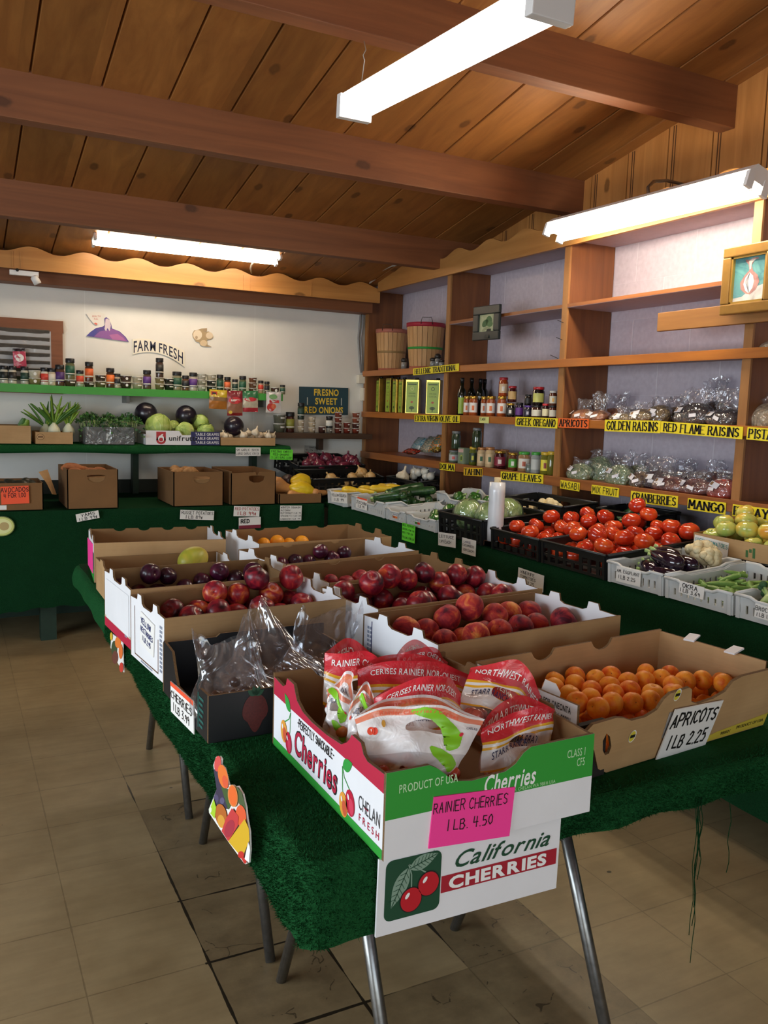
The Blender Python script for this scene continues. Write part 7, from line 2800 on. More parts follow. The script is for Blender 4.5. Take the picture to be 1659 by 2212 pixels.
GL = lambda c: plain('packet_' + c, c, 0.25, coat=0.4, mott=0.2, mscale=40)
packet('yellow-topped packet of orange dried spice hanging from the green shelf', Z2(207, 795), Z2(360, 805), Z2(207, 960), 6.028, [(0.42, GL('b0702c')), (0.2, GL('8a6a44')), (0.38, GL('d8b82c'))], seal=[('r', (.1, .72, .42, .9), 'c23a2c'), ('r', (.15, .77, .35, .85), '20202a')])
packet('dark red packet hanging lowest from the green shelf, between yellow and green ones', Z2(358, 805), Z2(488, 808), Z2(352, 1018), 6.020, [(0.12, GL('8a1f20')), (0.42, GL('9a6a50')), (0.46, GL('8a2430'))], seal=[('d', (.5, .62, .4, .14, 18), 'c8323a'), ('d', (.2, .14, .12, .07, 12), 'd8b83a'), ('r', (.22, .58, .78, .66), 'e8d8d0')])
packet('green-topped packet with a red band hanging from the green shelf', Z2(490, 805), Z2(620, 808), Z2(488, 985), 6.028, [(0.2, GL('b0303a')), (0.45, GL('c8c0a8')), (0.35, GL('2f7a4a'))], seal=[('d', (.5, .60, .4, .1, 18), 'c8323f'), ('r', (.2, .57, .8, .63), 'f0e0dc')])
packet('white packet printed with red fruit hanging at the end of the green shelf', Z2(692, 812), Z2(820, 818), Z2(690, 992), 6.028, [(1.0, GL('d8d4d0'))], 0.012, seal=[('d', (.32, .26, .26, .2, 18), 'c23a34'), ('d', (.5, .3, .16, .12, 14), 'd8704a'), ('r', (.2, .47, .85, .6), 'b82a30'), ('d', (.45, .76, .28, .12, 14), '7aa870')])
packet('pink packet with a round white label hanging in front of the boarded window', Z1(105, 442), Z1(215, 442), Z1(98, 608), 6.19, [(0.85, GL('c2405a')), (0.15, GL('2a2226'))], 0.01, seal=[('d', (.5, .52, .33, .2, 22), 'e8e4e0'), ('d', (.5, .52, .06, .035, 10), 'c2405a'), ('r', (.4, .18, .6, .2), 'e8c8d0')])

# ================================================================== TIER: BOXES AND VEGETABLES
TZ_ = 1.1645
YT = 5.862


def tier_box(label, x0, x1, y1, depth, outf=M_CB, prints=None, outl=None, h2=None):
    a, b = aty(*x0, YT), aty(*x1, YT)
    top = aty(*y1, YT)
    return carton(label, (a.x, YT), 0, b.x - a.x, depth, top.z - TZ_, tabs=False, outf=outf, outl=outl or outf, z=TZ_ + 0.0005, prints=prints, name='produce_carton')


def pr_round(m, M):
    stamp(m, disc2d(0.30, 0.045, 0.024, 0.020, 20), plain('print_box_brown', '6a4a2c', 0.7), M)
    stamp(m, disc2d(0.30, 0.045, 0.021, 0.017, 20), M_CB, M, 0.0012)
    stamp(m, rect2d(0.285, 0.040, 0.315, 0.050), plain('print_box_brown', '6a4a2c', 0.7), M, 0.0015)


B1 = tier_box('brown cardboard box at the far left of the turf tier, nearly empty', Z1(-90, 1250), Z1(265, 1250), Z1(200, 1105), 0.30, prints={'front': pr_round})
B2 = tier_box('small brown box of fennel bulbs on the turf tier', Z1(305, 1248), Z1(622, 1248), Z1(450, 1160), 0.27)
B3 = tier_box('white unifrutti table grapes carton of green cabbages on the turf tier', Z1(1245, 1268), Z2(295, 1270), Z1(1500, 1180), 0.30, outf=M_CW, outl=M_CW, prints={})
B4 = tier_box('low brown carton of garlic bulbs on the turf tier', Z2(305, 1272), Z2(768, 1272), Z2(500, 1208), 0.26)
w3 = B3['_w']
for ch in B3.children:
    if ch.name.startswith('front_panel'):
        me = MB()
        Mx = faceM((0, 0, 0), (1, 0, 0), (0, 1, 0))
        h3 = B3['_h']
        xx = 0.60 * w3
        me.prism([(0, 0), (w3, 0), (w3, h3 * 1.3), (xx, h3 * 1.3), (xx, h3 * 1.0), (xx - 0.01, h3 * .95), (0.48 * w3, h3 * .95), (0.44 * w3, h3 * 1.35), (0.0, h3 * 1.35)], TH, (M_CW, M_CBD, M_CBE), Mx)
        stamp(me, rect2d(xx, 0, w3, h3 * 1.3), M_NAVY, Mx, 0.0006)
        for i in range(3):
            stamp(me, fit(type_text('TABLE GRAPES', 0.020, 0.006), 0.17), M_WHITE, Mx @ Matrix.Translation((xx + 0.03, 0, 0.066 - 0.0285 * i)))
        stamp(me, fit(type_text('unifrutti', 0.034, 0.02), 0.20), INK, Mx @ Matrix.Translation((0.155, 0, 0.030)))
        c_ = plain('unifrutti_red', 'b8333a', 0.5)
        stamp(me, rect2d(0.07, 0.03, 0.135, 0.09), c_, Mx, 0.0006)
        stamp(me, disc2d(0.1025, 0.032, 0.0325, 0.028, 20), c_, Mx, 0.0006)
        stamp(me, disc2d(0.1025, 0.042, 0.021, 0.024, 20), M_WHITE, Mx, 0.0010)
        stamp(me, disc2d(0.1025, 0.036, 0.014, 0.013, 18), c_, Mx, 0.0014)
        leafp(me, Mx, 0.10, 0.062, 0.022, 0.005, 0.6, 0.0014, M_WHITE)
        o = me.build('front_panel', B3)
        bpy.data.objects.remove(ch)
        break


def at_tier(zf, x, y, dy=0.12):
    return aty(*zf(x, y), YT + dy)


# dark melons resting behind
for i, (zf, x, y, r) in enumerate(((Z1, 1245, 1000, 95), (Z2, 8, 1018, 92), (Z2, 415, 1108, 88))):
    p = aty(*zf(x, y), YT + (0.20, 0.20, 0.13)[i])
    R = r * px_scale(YT + .2) / 3.95
    m = MB()
    v, f = sphere_fn(R, 26, 18, lambda th, ph, r_: (r_ * math.sin(ph) * math.cos(th) * (1 + .012 * math.cos(8 * th)), r_ * math.sin(ph) * math.sin(th) * (1 + .012 * math.cos(8 * th)), r_ * math.cos(ph) * (1 - .06 * math.exp(-(ph / .3) ** 2))))
    m.add(v, f, VS['melon'], True)
    m.lathe([(0, R * .93), (R * .08, R * .93), (R * .09, R * .85)], VS['stalk'], 8)
    root = m.build('dark_squash', None, p, (0.4, 0.2, i))
    tag(root, ['round blackish squash behind the left end of the white cabbage carton', 'round blackish squash behind the middle of the white cabbage carton', 'round blackish squash sitting on the garlic carton'][i], 'squash')
# cabbages
for i, (zf, x, y, r, dy, lab) in enumerate(((Z1, 1350, 1110, 112, .11, 'largest pale green cabbage at the left of the white carton'), (Z1, 1480, 1115, 60, .2, 'small green cabbage between two larger ones in the white carton'), (Z1, 1575, 1155, 88, .10, 'pale yellow-green cabbage behind the dip of the white carton front'),
                                            (Z2, 130, 1080, 78, .2, 'ripe yellow-green cabbage high at the back of the white carton'), (Z2, 175, 1150, 80, .10, 'pale cabbage above the TABLE GRAPES end of the white carton'))):
    p = aty(*zf(x, y), YT + dy)
    m = MB()
    leafy(m, r * px_scale(YT + dy) / 3.95 * 0.95, VS['cabbage'], 20 + i, 6, 0.12)
    tag(m.build('cabbage', None, p, (0.2 * i, 0.4, 1.3 * i)), lab, 'cabbage', 'cabbages in the white carton')
# garlic bulbs
gm = vmesh('garlic', f_garlic)
gs_ = [(340, 1195, 1), (380, 1200, .9), (440, 1185, 1.05), (500, 1190, 1.1), (540, 1170, .95), (565, 1195, 1.05), (600, 1165, 1.1), (640, 1185, .95), (680, 1190, 1), (712, 1190, 1), (745, 1195, .95), (615, 1195, .9), (310, 1190, .9)]
for i, (x, y, s) in enumerate(gs_):
    dy = 0.05 + 0.05 * (i % 3)
    p = aty(*Z2(x, y), YT + dy)
    rk = sorted(gs_, key=lambda q: q[0]).index((x, y, s))
    veg(gm, 'garlic_bulb', 'garlic', f'garlic bulb in the low brown carton on the tier, {ORD[rk]} from left', (p.x, p.y, max(p.z, TZ_ + 0.03)), (rnd.uniform(-.6, .6), rnd.uniform(-.6, .6), rnd.uniform(0, 6)), s, 'garlic bulbs on the tier')
m = MB()
m.box((0.01, 0.01, 0.004), (B4['_w'] - .01, 0.25, 0.032), M_CBD)
m.build('packing_tray', B4)
m = MB()
m.box((0.01, 0.01, 0.004), (w3 - .01, 0.29, 0.045), M_CBD)
m.build('packing_tray', B3)


# fennel with leafy stalks
def fan(m, base, n, L, spread, mats, w, seed, up=0.9, curl=0.25):
    rr = random.Random(seed)
    for k in range(n):
        a = rr.uniform(-spread, spread)
        b = rr.uniform(-0.5, 0.5)
        d = Vector((math.sin(a), b * 0.6, up * math.cos(a))).normalized()
        l = L * rr.uniform(0.6, 1.1)
        sd = d.cross(Vector((0, 1, 0.2))).normalized()

        def f(u, v, d=d, l=l, sd=sd):
            ww = w * (0.35 + 1.3 * math.sin(PI * min(1, v * 0.92 + 0.05)) ** 0.8)
            return Vector(base) + d * (l * v) + sd * ((u - .5) * ww) + Vector((d.x * curl * l * v * v, -0.015 * v * v + 0.006 * math.cos(2 * PI * u), -curl * l * abs(d.x) * v * v))
        m.grid(f, 3, 9, mats[0] if k % 3 else mats[1], True)


LG1, LG2 = plain('leaf_dark', '4a7a2c', 0.5, mott=0.3), plain('leaf_bright', '86a83a', 0.5, mott=0.2)
for i, (x, y) in enumerate(((460, 1135), (585, 1140), (390, 1145))):
    p = aty(*Z1(x, y), YT + 0.11 + 0.03 * i)
    root = thing('fennel', ['white fennel bulb with spreading green stalks in the middle of the brown box', 'leafy fennel with upright yellow-green stalks at the box right side', 'thin dark-leaved fennel at the left of the brown box'][i], 'fennel', p)
    m = MB()
    m.lathe([(0, -0.05), (0.02, -0.048), (0.042, -0.02), (0.036, 0.008), (0.02, 0.03), (0.012, 0.045)], plain('fennel_bulb', 'dfe0c2', 0.4), 14)
    m.build('bulb', root)
    m = MB()
    fan(m, (0, 0, 0.02), 24 if i < 2 else 14, 0.20 if i != 1 else 0.18, 0.85 if i != 1 else 0.45, (LG1, LG2) if i != 1 else (LG2, LG1), 0.0095, 40 + i, curl=0.12)
    m.build('leaves', root)
# lettuce leaf in the left box
m = MB()
p = aty(*Z1(178, 1115), YT + 0.12)
fan(m, (0, 0, -0.06), 7, 0.12, 0.4, (LG2, LG1), 0.035, 77)
tag(m.build('leafy_green', None, p), 'single tuft of green leaf sticking out of the leftmost brown box', 'greens')

# glassy dark bin of leafy herbs
a, b = aty(*Z1(725, 1252), YT), aty(*Z1(1150, 1252), YT)
HB = thing('herb_bin', 'low dark see-through plastic bin of leafy green herbs on the turf tier', 'bin', (a.x, YT + .005, TZ_ + 0.0005))
wb = b.x - a.x
M_SMOKE = film('smoky_plastic', (0.35, 0.42, 0.38), 0.12, 0.15, 0.12)
for nm, M, L in (('front_panel', faceM((0, 0, 0), (1, 0, 0), (0, 1, 0)), wb), ('back_panel', faceM((wb, .28, 0), (-1, 0, 0), (0, -1, 0)), wb), ('side_panel', faceM((0, .28, 0), (0, -1, 0), (1, 0, 0)), .28), ('side_panel', faceM((wb, 0, 0), (0, 1, 0), (-1, 0, 0)), .28)):
    m = MB()
    m.prism([(0, 0), (L, 0), (L, 0.115), (0, 0.115)], 0.004, M_SMOKE, M)
    m.build(nm, HB)
m = MB()
m.box((0.004, 0.004, 0), (wb - .004, .276, 0.004), plain('bin_base', '20281f', 0.6))
m.build('base', HB)
HL = [plain('herb_leaf', '2c5a24', 0.5, mott=0.3), plain('herb_leaf_light', '4a7f34', 0.5, mott=0.3), plain('herb_leaf_deep', '1a3c1a', 0.5)]
rr = random.Random(12)
for bi, (x0, x1, lab) in enumerate(((660, 880, 'bunch of dark leafy herbs at the left of the herb bin'), (850, 1010, 'bunch of leafy herbs in the middle of the herb bin'), (980, 1200, 'bright leafy herb bunch drooping over the right front of the bin'))):
    p0, p1 = aty(*Z1(x0, 1110), YT + .12), aty(*Z1(x1, 1110), YT + .12)
    c = (p0 + p1) / 2
    c.z = TZ_ + 0.12
    root = thing('herb_bunch', lab, 'herbs', c)
    wd = (p1.x - p0.x) / 2
    m = MB()
    for k in range(330):
        u, v, w_ = rr.uniform(-1, 1), rr.uniform(-1, 1), rr.uniform(0, 1)
        q = Vector((u * wd, v * 0.12 - (0.05 if w_ < .2 and bi == 2 else 0), 0.085 * (1 - 0.6 * u * u) * (1 - .5 * v * v) * (0.55 + .5 * w_) - (0.10 * rr.random() if v < -.6 else 0)))
        n_ = Vector((rr.uniform(-1, 1), rr.uniform(-1, .3), rr.uniform(-.2, 1))).normalized()
        t1 = n_.cross(Vector((rr.uniform(-1, 1), rr.uniform(-1, 1), rr.uniform(-1, 1)))).normalized()
        t2 = n_.cross(t1)
        s = rr.uniform(0.010, 0.018)
        pts = [q - t1 * s * .5, q - t2 * s * .7 + t1 * s * .2, q - t2 * s * .35 + t1 * s * .5 + n_ * .002, q + t1 * s * 1.1, q + t2 * s * .35 + t1 * s * .5 + n_ * .002, q + t2 * s * .7 + t1 * s * .2]
        m.add(pts, [(0, 1, 2, 3, 4, 5)], HL[rr.choice((0, 0, 1, 1, 2))], False)
    m.build('leaves', root)['kind'] = 'stuff'
    m = MB()
    for k in range(26):
        u, v = rr.uniform(-.8, .8), rr.uniform(-.7, .7)
        m.tube([(u * wd * .5, v * .05, -0.10), (u * wd, v * .1, 0.04)], 0.0018, VS['stalk'], 5)
    m.build('stems', root)

# ================================================================== LOWER COUNTER: BOXES AND VEGETABLES
CZ = 0.8055
YC = 5.300


M_CBP = plain('cardboard_deep_brown', '7c5832', 0.85, mott=0.15, mscale=7)


def counter_box(label, x0, x1, h, depth, hole=True, torn=False, front=None):
    w_ = x1 - x0
    hl = []
    if hole:
        cx_, cz_ = w_ / 2 + 0.02, h * .77
        hl = [[(cx_ - .055, cz_ + .018), (cx_ - .048, cz_ - .01), (cx_ - .02, cz_ - .024), (cx_ + .02, cz_ - .024), (cx_ + .048, cz_ - .01), (cx_ + .055, cz_ + .018), (cx_ + 0.03, cz_ + .022), (cx_ - .03, cz_ + .022)]]
    root = thing('produce_carton', label, 'box', (x0, YC, CZ))
    root['_w'], root['_d'], root['_h'] = w_, depth, h
    fo = front or [(0, 0), (w_, 0), (w_, h), (0, h)]
    for nm, M, ol, ho in (('front_panel', faceM((0, 0, 0), (1, 0, 0), (0, 1, 0)), fo, hl), ('back_panel', faceM((w_, depth, 0), (-1, 0, 0), (0, -1, 0)), [(0, 0), (w_, 0), (w_, h), (0, h)], ()),
                          ('side_panel', faceM((0, depth, 0), (0, -1, 0), (1, 0, 0)), [(0, 0), (depth, 0), (depth, h), (0, h)], ()), ('side_panel', faceM((w_, 0, 0), (0, 1, 0), (-1, 0, 0)), [(0, 0), (depth, 0), (depth, h), (0, h)], ())):
        m = MB()
        m.prism(ol, TH, (M_CBP, M_CBP, M_CBE), M, ho)
        m.build(nm, root)
    m = MB()
    m.box((TH, TH, 0), (w_ - TH, depth - TH, 0.004), M_CBD)
    m.build('base', root)
    return root


C1 = counter_box('brown cardboard box of dark avocados at the left end of the back counter', 0.02, 0.480, 0.158, 0.33, False)
C2 = counter_box('tall brown cardboard box of yams standing alone on the back counter', 0.613, 0.908, 0.235, 0.46)
C3 = counter_box('tall brown cardboard box of russet potatoes, left of its torn neighbour', 1.245, 1.568, 0.215, 0.46)
C4 = counter_box('tall brown cardboard box of red potatoes with a torn handle hole', 1.618, 1.925, 0.217, 0.46, True, front=[(0, 0), (0.307, 0), (0.307, 0.217), (0.19, 0.212), (0.175, 0.185), (0.165, 0.212), (0, 0.205)])
C5 = counter_box('low brown carton of winter squash at the corner of the back counter', 1.952, 2.262, 0.062, 0.30, False)
m = MB()   # ragged flap of the avocado box
fl = [aty(*Z1(330, 1500), 5.55), aty(*Z1(400, 1480), 5.60), aty(*Z1(430, 1560), 5.5), aty(*Z1(478, 1695), 5.40), aty(*Z1(445, 1690), 5.36), aty(*Z1(400, 1600), 5.42)]
c = fl[0]
m.add([p - c for p in fl] + [p - c + Vector((.004, .004, .002)) for p in fl], [(0, 1, 2, 3, 4, 5), (11, 10, 9, 8, 7, 6)] + [(i, (i + 1) % 6, 6 + (i + 1) % 6, 6 + i) for i in range(6)], M_CB)
m.build('flap', C1, Vector(c) - C1.location)
m = MB()
stamp(m, rect2d(0.09, 0.004, 0.26, 0.03), PAPER, faceM((0, -0.001, 0), (1, 0, 0), (0, 1, 0)))
for i in range(3):
    stamp(m, rect2d(0.10, 0.008 + .006 * i, 0.17 + .02 * (i % 2), 0.0105 + .006 * i), M_GREYP, faceM((0, -0.001, 0), (1, 0, 0), (0, 1, 0)), 0.0012)
m.build('label', [c for c in C1.children if c.name.startswith('front_panel')][0])
AV = vmesh('avocado', f_blob(0.105, 0.034, VS['avocado'], 0.5))
for i, (x, y, dy) in enumerate(((15, 1560, .10), (240, 1540, .14), (290, 1555, .08), (180, 1570, .07), (330, 1560, .16), (100, 1575, .12))):
    p = aty(*Z1(x, y), YC + dy)
    p.x = min(p.x, 0.43)
    veg(AV, 'avocado', 'avocado', f'dark avocado in the leftmost counter box, {ORD[sorted((15, 240, 290, 180, 330, 100)).index(x)]} from left', (p.x, p.y, CZ + 0.13 + .01 * (i % 2)), (0, rnd.uniform(-.5, .5), rnd.uniform(0, 6)), 1, 'avocados in the counter box')
YM = vmesh('yam', f_blob(0.17, 0.035, VS['yam'], 0.3, seed=3))
PO = vmesh('potato', f_blob(0.115, 0.034, VS['potato'], 0.1, seed=5))
yl = ((555, 1435, .22, .3, 1), (640, 1460, .15, 1.2, .8), (700, 1450, .25, .2, .8), (860, 1462, .16, .6, .75), (790, 1475, .12, .4, .7), (600, 1475, .10, .1, .7))
for i, (x, y, dy, yw, s) in enumerate(yl):
    p = aty(*Z1(x, y), YC + dy)
    veg(YM, 'yam', 'yam', f'orange-brown yam in the tall box, {ORD[sorted(q[0] for q in yl).index(x)]} from left', (min(max(p.x, .68), .84), p.y, CZ + 0.212 + (0.012 if i == 0 else 0)), (0, .1, yw), s, 'yams in the tall box')
pl_ = ((1470, .16, .3), (1500, .28, 1.1), (1560, .20, .5), (1630, .13, .2), (1590, .32, 2.0))
for i, (x, dy, yw) in enumerate(pl_):
    p = aty(*Z1(x, 1490), YC + dy)
    veg(PO, 'potato', 'potato', f'brown russet potato in the tall box, {ORD[sorted(q[0] for q in pl_).index(x)]} from left', (min(max(p.x, 1.31), 1.50), p.y, CZ + 0.196 + .010 * (i % 2)), (0, .1, yw), 1, 'russet potatoes in the tall box')
for bx, hgt in ((C1, 0.095), (C2, 0.185), (C3, 0.168), (C4, 0.10)):
    m = MB()
    m.box((.008, .008, .004), (bx['_w'] - .008, bx['_d'] - .008, hgt), M_CBD)
    m.build('inner_tray', bx)
# winter squash
SPG = vmesh('spaghetti', f_blob(0.20, 0.058, VS['spaghetti'], 0.1, 20, 8))
BN = vmesh('butternut', f_butternut)
AC = vmesh('acorn', f_blob(0.11, 0.05, VS['acorn'], 0.3, 18, 9))
for (mesh, nm, lab, x, y, dy, rot, s) in ((SPG, 'spaghetti_squash', 'upper yellow spaghetti squash in the low corner carton', 1000, 1580, .17, (0, .1, .3), .95), (SPG, 'spaghetti_squash', 'lower front yellow spaghetti squash in the low corner carton', 1005, 1650, .10, (0, .25, .1), 1.0),
                                         (BN, 'butternut_squash', 'tan butternut squash at the left of the corner carton', 850, 1630, .12, (0, .35, .2), .95), (BN, 'butternut_squash', 'small tan butternut squash at the right of the corner carton', 1145, 1680, .10, (0, .0, .4), .6),
                                         (BN, 'butternut_squash', 'short butternut squash lying under the yellow squash at the front', 950, 1695, .06, (0, .05, 0), .55), (AC, 'acorn_squash', 'dark acorn squash behind the yellow spaghetti squash', 880, 1575, .24, (0, .4, 1), .9)):
    p = aty(*Z2(x, y), YC + dy)
    veg(mesh, nm, 'squash', lab, p, rot, s)
m = MB()
m.box((.01, .01, .004), (C5['_w'] - .01, .29, .035), M_CBD)
m.build('inner_tray', C5)

# onions in black crates in the corner
KO1 = crate('black vented crate of yellow onions in the counter corner below the shelves', 2.36, 5.42, 0.0, 0.0, 0.0, M_PBK, 'black') if False else None
KY = crate('black vented crate of yellow onions in the corner, in front of the red onions', 2.245, 5.44, 0.60, 0.28, 0.088, M_PBK, 'black', z=0.868, tilt=math.radians(9), yaw=7)
KR = crate('black vented crate heaped with red onions in the corner', 2.255, 5.735, 0.57, 0.40, 0.10, M_PBK, 'black', z=0.925, tilt=math.radians(9), yaw=7)
KS = crate('black crate turned over as a stand under the onion crates', 2.30, 5.50, 0.50, 0.50, 0.030, M_PBK, 'slots', z=0.842, tilt=math.radians(4), yaw=7)
KW = crate('black vented crate of white onions behind the zucchini, below the shelves', 2.845, 5.45, 0.46, 0.25, 0.095, M_PBK, 'black', z=0.872)
RO, YO, WO = vmesh('redonion', f_onion(VS['redonion'])), vmesh('onion', f_onion(VS['onion'])), vmesh('whiteonion', f_onion(VS['whiteonion']))


def onions(root, zf, pts, mesh, name, noun, where, group, z0, sc):
    M = world(root)
    Mi = M.inverted()
    L_ = []
    for q in pts:
        a_, d_ = Mi @ C0, Mi.to_3x3() @ ray(*zf(q[0], q[1]))
        z_ = z0 + (q[3] if len(q) > 3 else 0)
        P = a_ + d_ * ((z_ - a_.z) / d_.z)
        if P.y > root['_d'] - 0.045 or P.y < 0.045:
            yl_ = root['_d'] - 0.045 if P.y > 0.1 else 0.045
            P = a_ + d_ * ((yl_ - a_.y) / d_.y)
            P.z = min(P.z, z0 + 0.05)
        P.x = min(max(P.x, 0.045), root['_w'] - 0.045)
        L_.append((M @ P, q[2]))
    order = sorted(range(len(L_)), key=lambda i: to_px(L_[i][0])[0])
    for k_, i in enumerate(order):
        veg(mesh, name, 'onion', f'{noun} in {where}, {ORD[k_]} from left', L_[i][0], (rnd.uniform(-.9, .9), rnd.uniform(-.9, .9), rnd.uniform(0, 6)), L_[i][1] * sc, group)


onions(KR, Z2, [(1035, 1430, .9), (1095, 1380, 1.1), (1080, 1420, 1.0), (1140, 1450, 1.3), (1200, 1390, 1.35), (1240, 1450, 1.1), (1300, 1410, 1.1), (1350, 1460, 1.2), (1390, 1400, 1.4), (1440, 1410, 1.3), (1470, 1460, 1.1), (1120, 1470, .9), (1300, 1475, 1.0)], RO, 'red_onion', 'dark red onion', 'the corner crate', 'red onions in the corner crate', 0.105, 1.0)
onions(KY, Z2, [(1243, 1555, 1.05), (1300, 1580, .8), (1425, 1545, .95), (1505, 1510, 1.15), (1580, 1540, 1.0), (1450, 1580, .9), (1550, 1580, .9), (1360, 1590, .9)], YO, 'yellow_onion', 'yellow onion', 'the corner crate', 'yellow onions in the corner crate', 0.075, 1.0)
onions(KW, Z3, [(385, 1645, .75), (430, 1655, .75), (485, 1660, .8), (535, 1655, .8), (400, 1680, .7), (440, 1690, .7), (580, 1690, .75), (540, 1690, .7)], WO, 'white_onion', 'white onion', 'the crate below the shelves', 'white onions in the crate', 0.085, 1.0)
p = aty(*Z3(325, 1640), 5.38)
veg(gm, 'garlic_bulb', 'garlic', 'large garlic bulb with a long neck, left of the white onions', world(KW) @ Vector((0.06, 0.10, 0.09)), (0.3, 0.1, 0), 1.75)

# ================================================================== GOODS ON THE WALL SHELVES
def at_shelf(zf, x, y, key, dx=0.05):
    """Point on a shelf board, dx behind its front edge, from the photo column; returns base point and metres per crop pixel."""
    X = SX + dx
    p = atx(*zf(x, y), X)
    sc_ = (p - C0).dot(FX) / FPX
    s0 = zf(100, 0)[0] - zf(0, 0)[0]
    return Vector((X, p.y, LV[key] + 0.001)), sc_ * s0 / 100


GOLD = plain('lid_gold', 'b8923c', 0.3, 0.8)
LIDC = {'gold': GOLD, 'red': plain('lid_red', 'b0242c', 0.35), 'black': LID_BK, 'green': plain('lid_green', '3f9a3a', 0.35), 'white': plain('lid_white', 'd8d8d2', 0.4), 'purple': plain('lid_purple', '4a2a80', 0.4), 'yellow': plain('lid_yellow', 'c9a82c', 0.35), 'copper': plain('lid_copper', 'b07a4c', 0.35, 0.5), 'grey': plain('lid_grey', '6a6e70', 0.4)}


def food_jar(label, P, r, h, content, labc, lid, group=None, accent=None, face=None, bands=(0.18, 0.66), name='jar', cat='jar'):
    root = thing(name, label, cat, P, 0, group)
    m = MB()
    m.lathe([(0, 0), (r * .94, 0.0), (r, r * .15), (r, h * .74), (r * .82, h * .84), (r * .82, h * .88)], plain('jarfill_' + content, content, 0.12, coat=0.7, mott=0.15, mscale=60), 20)
    gb_ = m.build('glass_body', root)
    if labc:
        m = MB()
        # label wraps the half that faces the aisle
        n = 12
        for k_, (z0, z1, cc, da) in enumerate([(bands[0], bands[1], labc, 2.0)] + ([(bands[0] + .1, bands[1] - .14, accent, 0.55)] if accent else [])):
            a0 = -PI + PI * 0.18 - da / 2 + 0.35
            vs = [(r * (1.012 + .004 * k_) * math.cos(a0 + da * i / n), r * (1.012 + .004 * k_) * math.sin(a0 + da * i / n), z) for z in (h * z0, h * z1) for i in range(n + 1)]
            m.add(vs, [(i, i + 1, n + 2 + i, n + 1 + i) for i in range(n)], plain('jarlabel_' + cc, cc, 0.5), True)
        m.build('label', gb_)
    m = MB()
    m.lathe([(r * .88, h * .86), (r * .9, h * .87), (r * .9, h * .985), (r * .84, h), (0, h)], LIDC[lid], 20)
    m.build('lid', root)
    return root


# olive oil tins
for i, (x, w_, t0, b0, yaw) in enumerate(((182, 60, 950, 1213, -12), (262, 78, 945, 1213, -2), (312, 50, 950, 1213, -10), (360, 55, 950, 1212, -8), (437, 118, 945, 1208, 45), (600, 122, 940, 1206, 42))):
    dx = 0.075 if i < 4 else 0.07
    P, s = at_shelf(Z3, x, b0, 'C', dx)
    h = (b0 - t0) * s
    root = thing('olive_oil_tin', f'gold olive oil tin with a lime green label, {ORD[i]} tin from left on the shelf', 'tin', P, math.radians(-90 + yaw), 'olive oil tins on the shelf')
    ww, dd = 0.105, 0.065
    if i < 4:
        ww, dd = 0.085, 0.05
    m = MB()
    m.box((-ww / 2, -dd / 2, 0), (ww / 2, dd / 2, h), plain('tin_gold', 'b59a4a', 0.22, 0.9, mott=0.35, mscale=26))
    cn_ = m.build('can', root, bevel=0.004)
    m = MB()
    g_ = plain('tin_label_lime', '9ab43a', 0.45)
    dk = plain('tin_print_olive', '4a5a22', 0.5)
    for s_ in (1, -1):
        Mx = faceM((0, -s_ * dd / 2, 0), (s_, 0, 0), (0, s_, 0))
        stamp(m, rect2d(-ww * .42, h * .03, ww * .42, h * .93), g_, Mx)
        stamp(m, fit(type_text('EXTRA VIRGIN', .01, .0), ww * .5), dk, Mx @ Matrix.Translation((-ww * .25, 0, h * .57)), .0012)
        stamp(m, fit(type_text('OLIVE OIL', .012, .0), ww * .55), dk, Mx @ Matrix.Translation((-ww * .275, 0, h * .49)), .0012)
        stamp(m, rect2d(-ww * .32, h * .84, ww * .32, h * .875), dk, Mx, .0012)
        stamp(m, disc2d(0, h * .73, ww * .13, ww * .13), plain('tin_print_pale', 'd8dc8a', .5) if i == 4 else dk, Mx, .0012)
        stamp(m, disc2d(0, h * .73, ww * .09, ww * .09), g_, Mx, .0016)
        stamp(m, disc2d(0, h * .34, ww * .09, ww * .07), plain('tin_print_red', 'b8482c', .5), Mx, .0012)
        stamp(m, disc2d(0, h * .17, ww * .2, ww * .12, 9), dk, Mx, .0012)
        stamp(m, rect2d(-ww * .03, h * .07, ww * .03, h * .17), dk, Mx, .0012)
    m.build('label', cn_)
    m = MB()
    m.lathe([(0, h), (0.014, h), (0.014, h + 0.012), (0, h + 0.012)], LID_BK, 12, M=Matrix.Translation((ww * .25, 0, 0)))
    m.build('cap', root)
# dark oil bottles
for i, (x, w_, t0, b0, dx, lab) in enumerate(((815, 44, 910, 1198, .05, 'lime'), (890, 46, 910, 1195, .17, None), (958, 44, 912, 1195, .19, None), (990, 40, 915, 1195, .24, None))):
    P, s = at_shelf(Z3, x, b0, 'C', dx)
    h, r = (1200 - t0) * s, 0.030
    root = thing('oil_bottle', f'tall dark green oil bottle behind the orange jam jars, {ORD[i]} bottle from left', 'bottle', P, 0, 'dark oil bottles on the shelf')
    m = MB()
    m.lathe([(0, 0), (r, 0), (r, h * .58), (r * .8, h * .68), (r * .42, h * .75), (r * .40, h * .93), (0, h * .93)], plain('bottle_dark_green', '10160e', 0.1, coat=0.8), 18)
    bb_ = m.build('body', root)
    m = MB()
    m.lathe([(r * .45, h * .88), (r * .45, h), (0, h)], LID_BK, 14)
    m.build('cap', root)
    if lab:
        m = MB()
        n = 8
        vs = [(r * 1.012 * math.cos(-2.9 + 1.7 * k / n), r * 1.012 * math.sin(-2.9 + 1.7 * k / n), z) for z in (h * .05, h * .48) for k in range(n + 1)]
        m.add(vs, [(k, k + 1, n + 2 + k, n + 1 + k) for k in range(n)], plain('tin_label_lime', '9ab43a', 0.45), True)
        m.build('label', root)
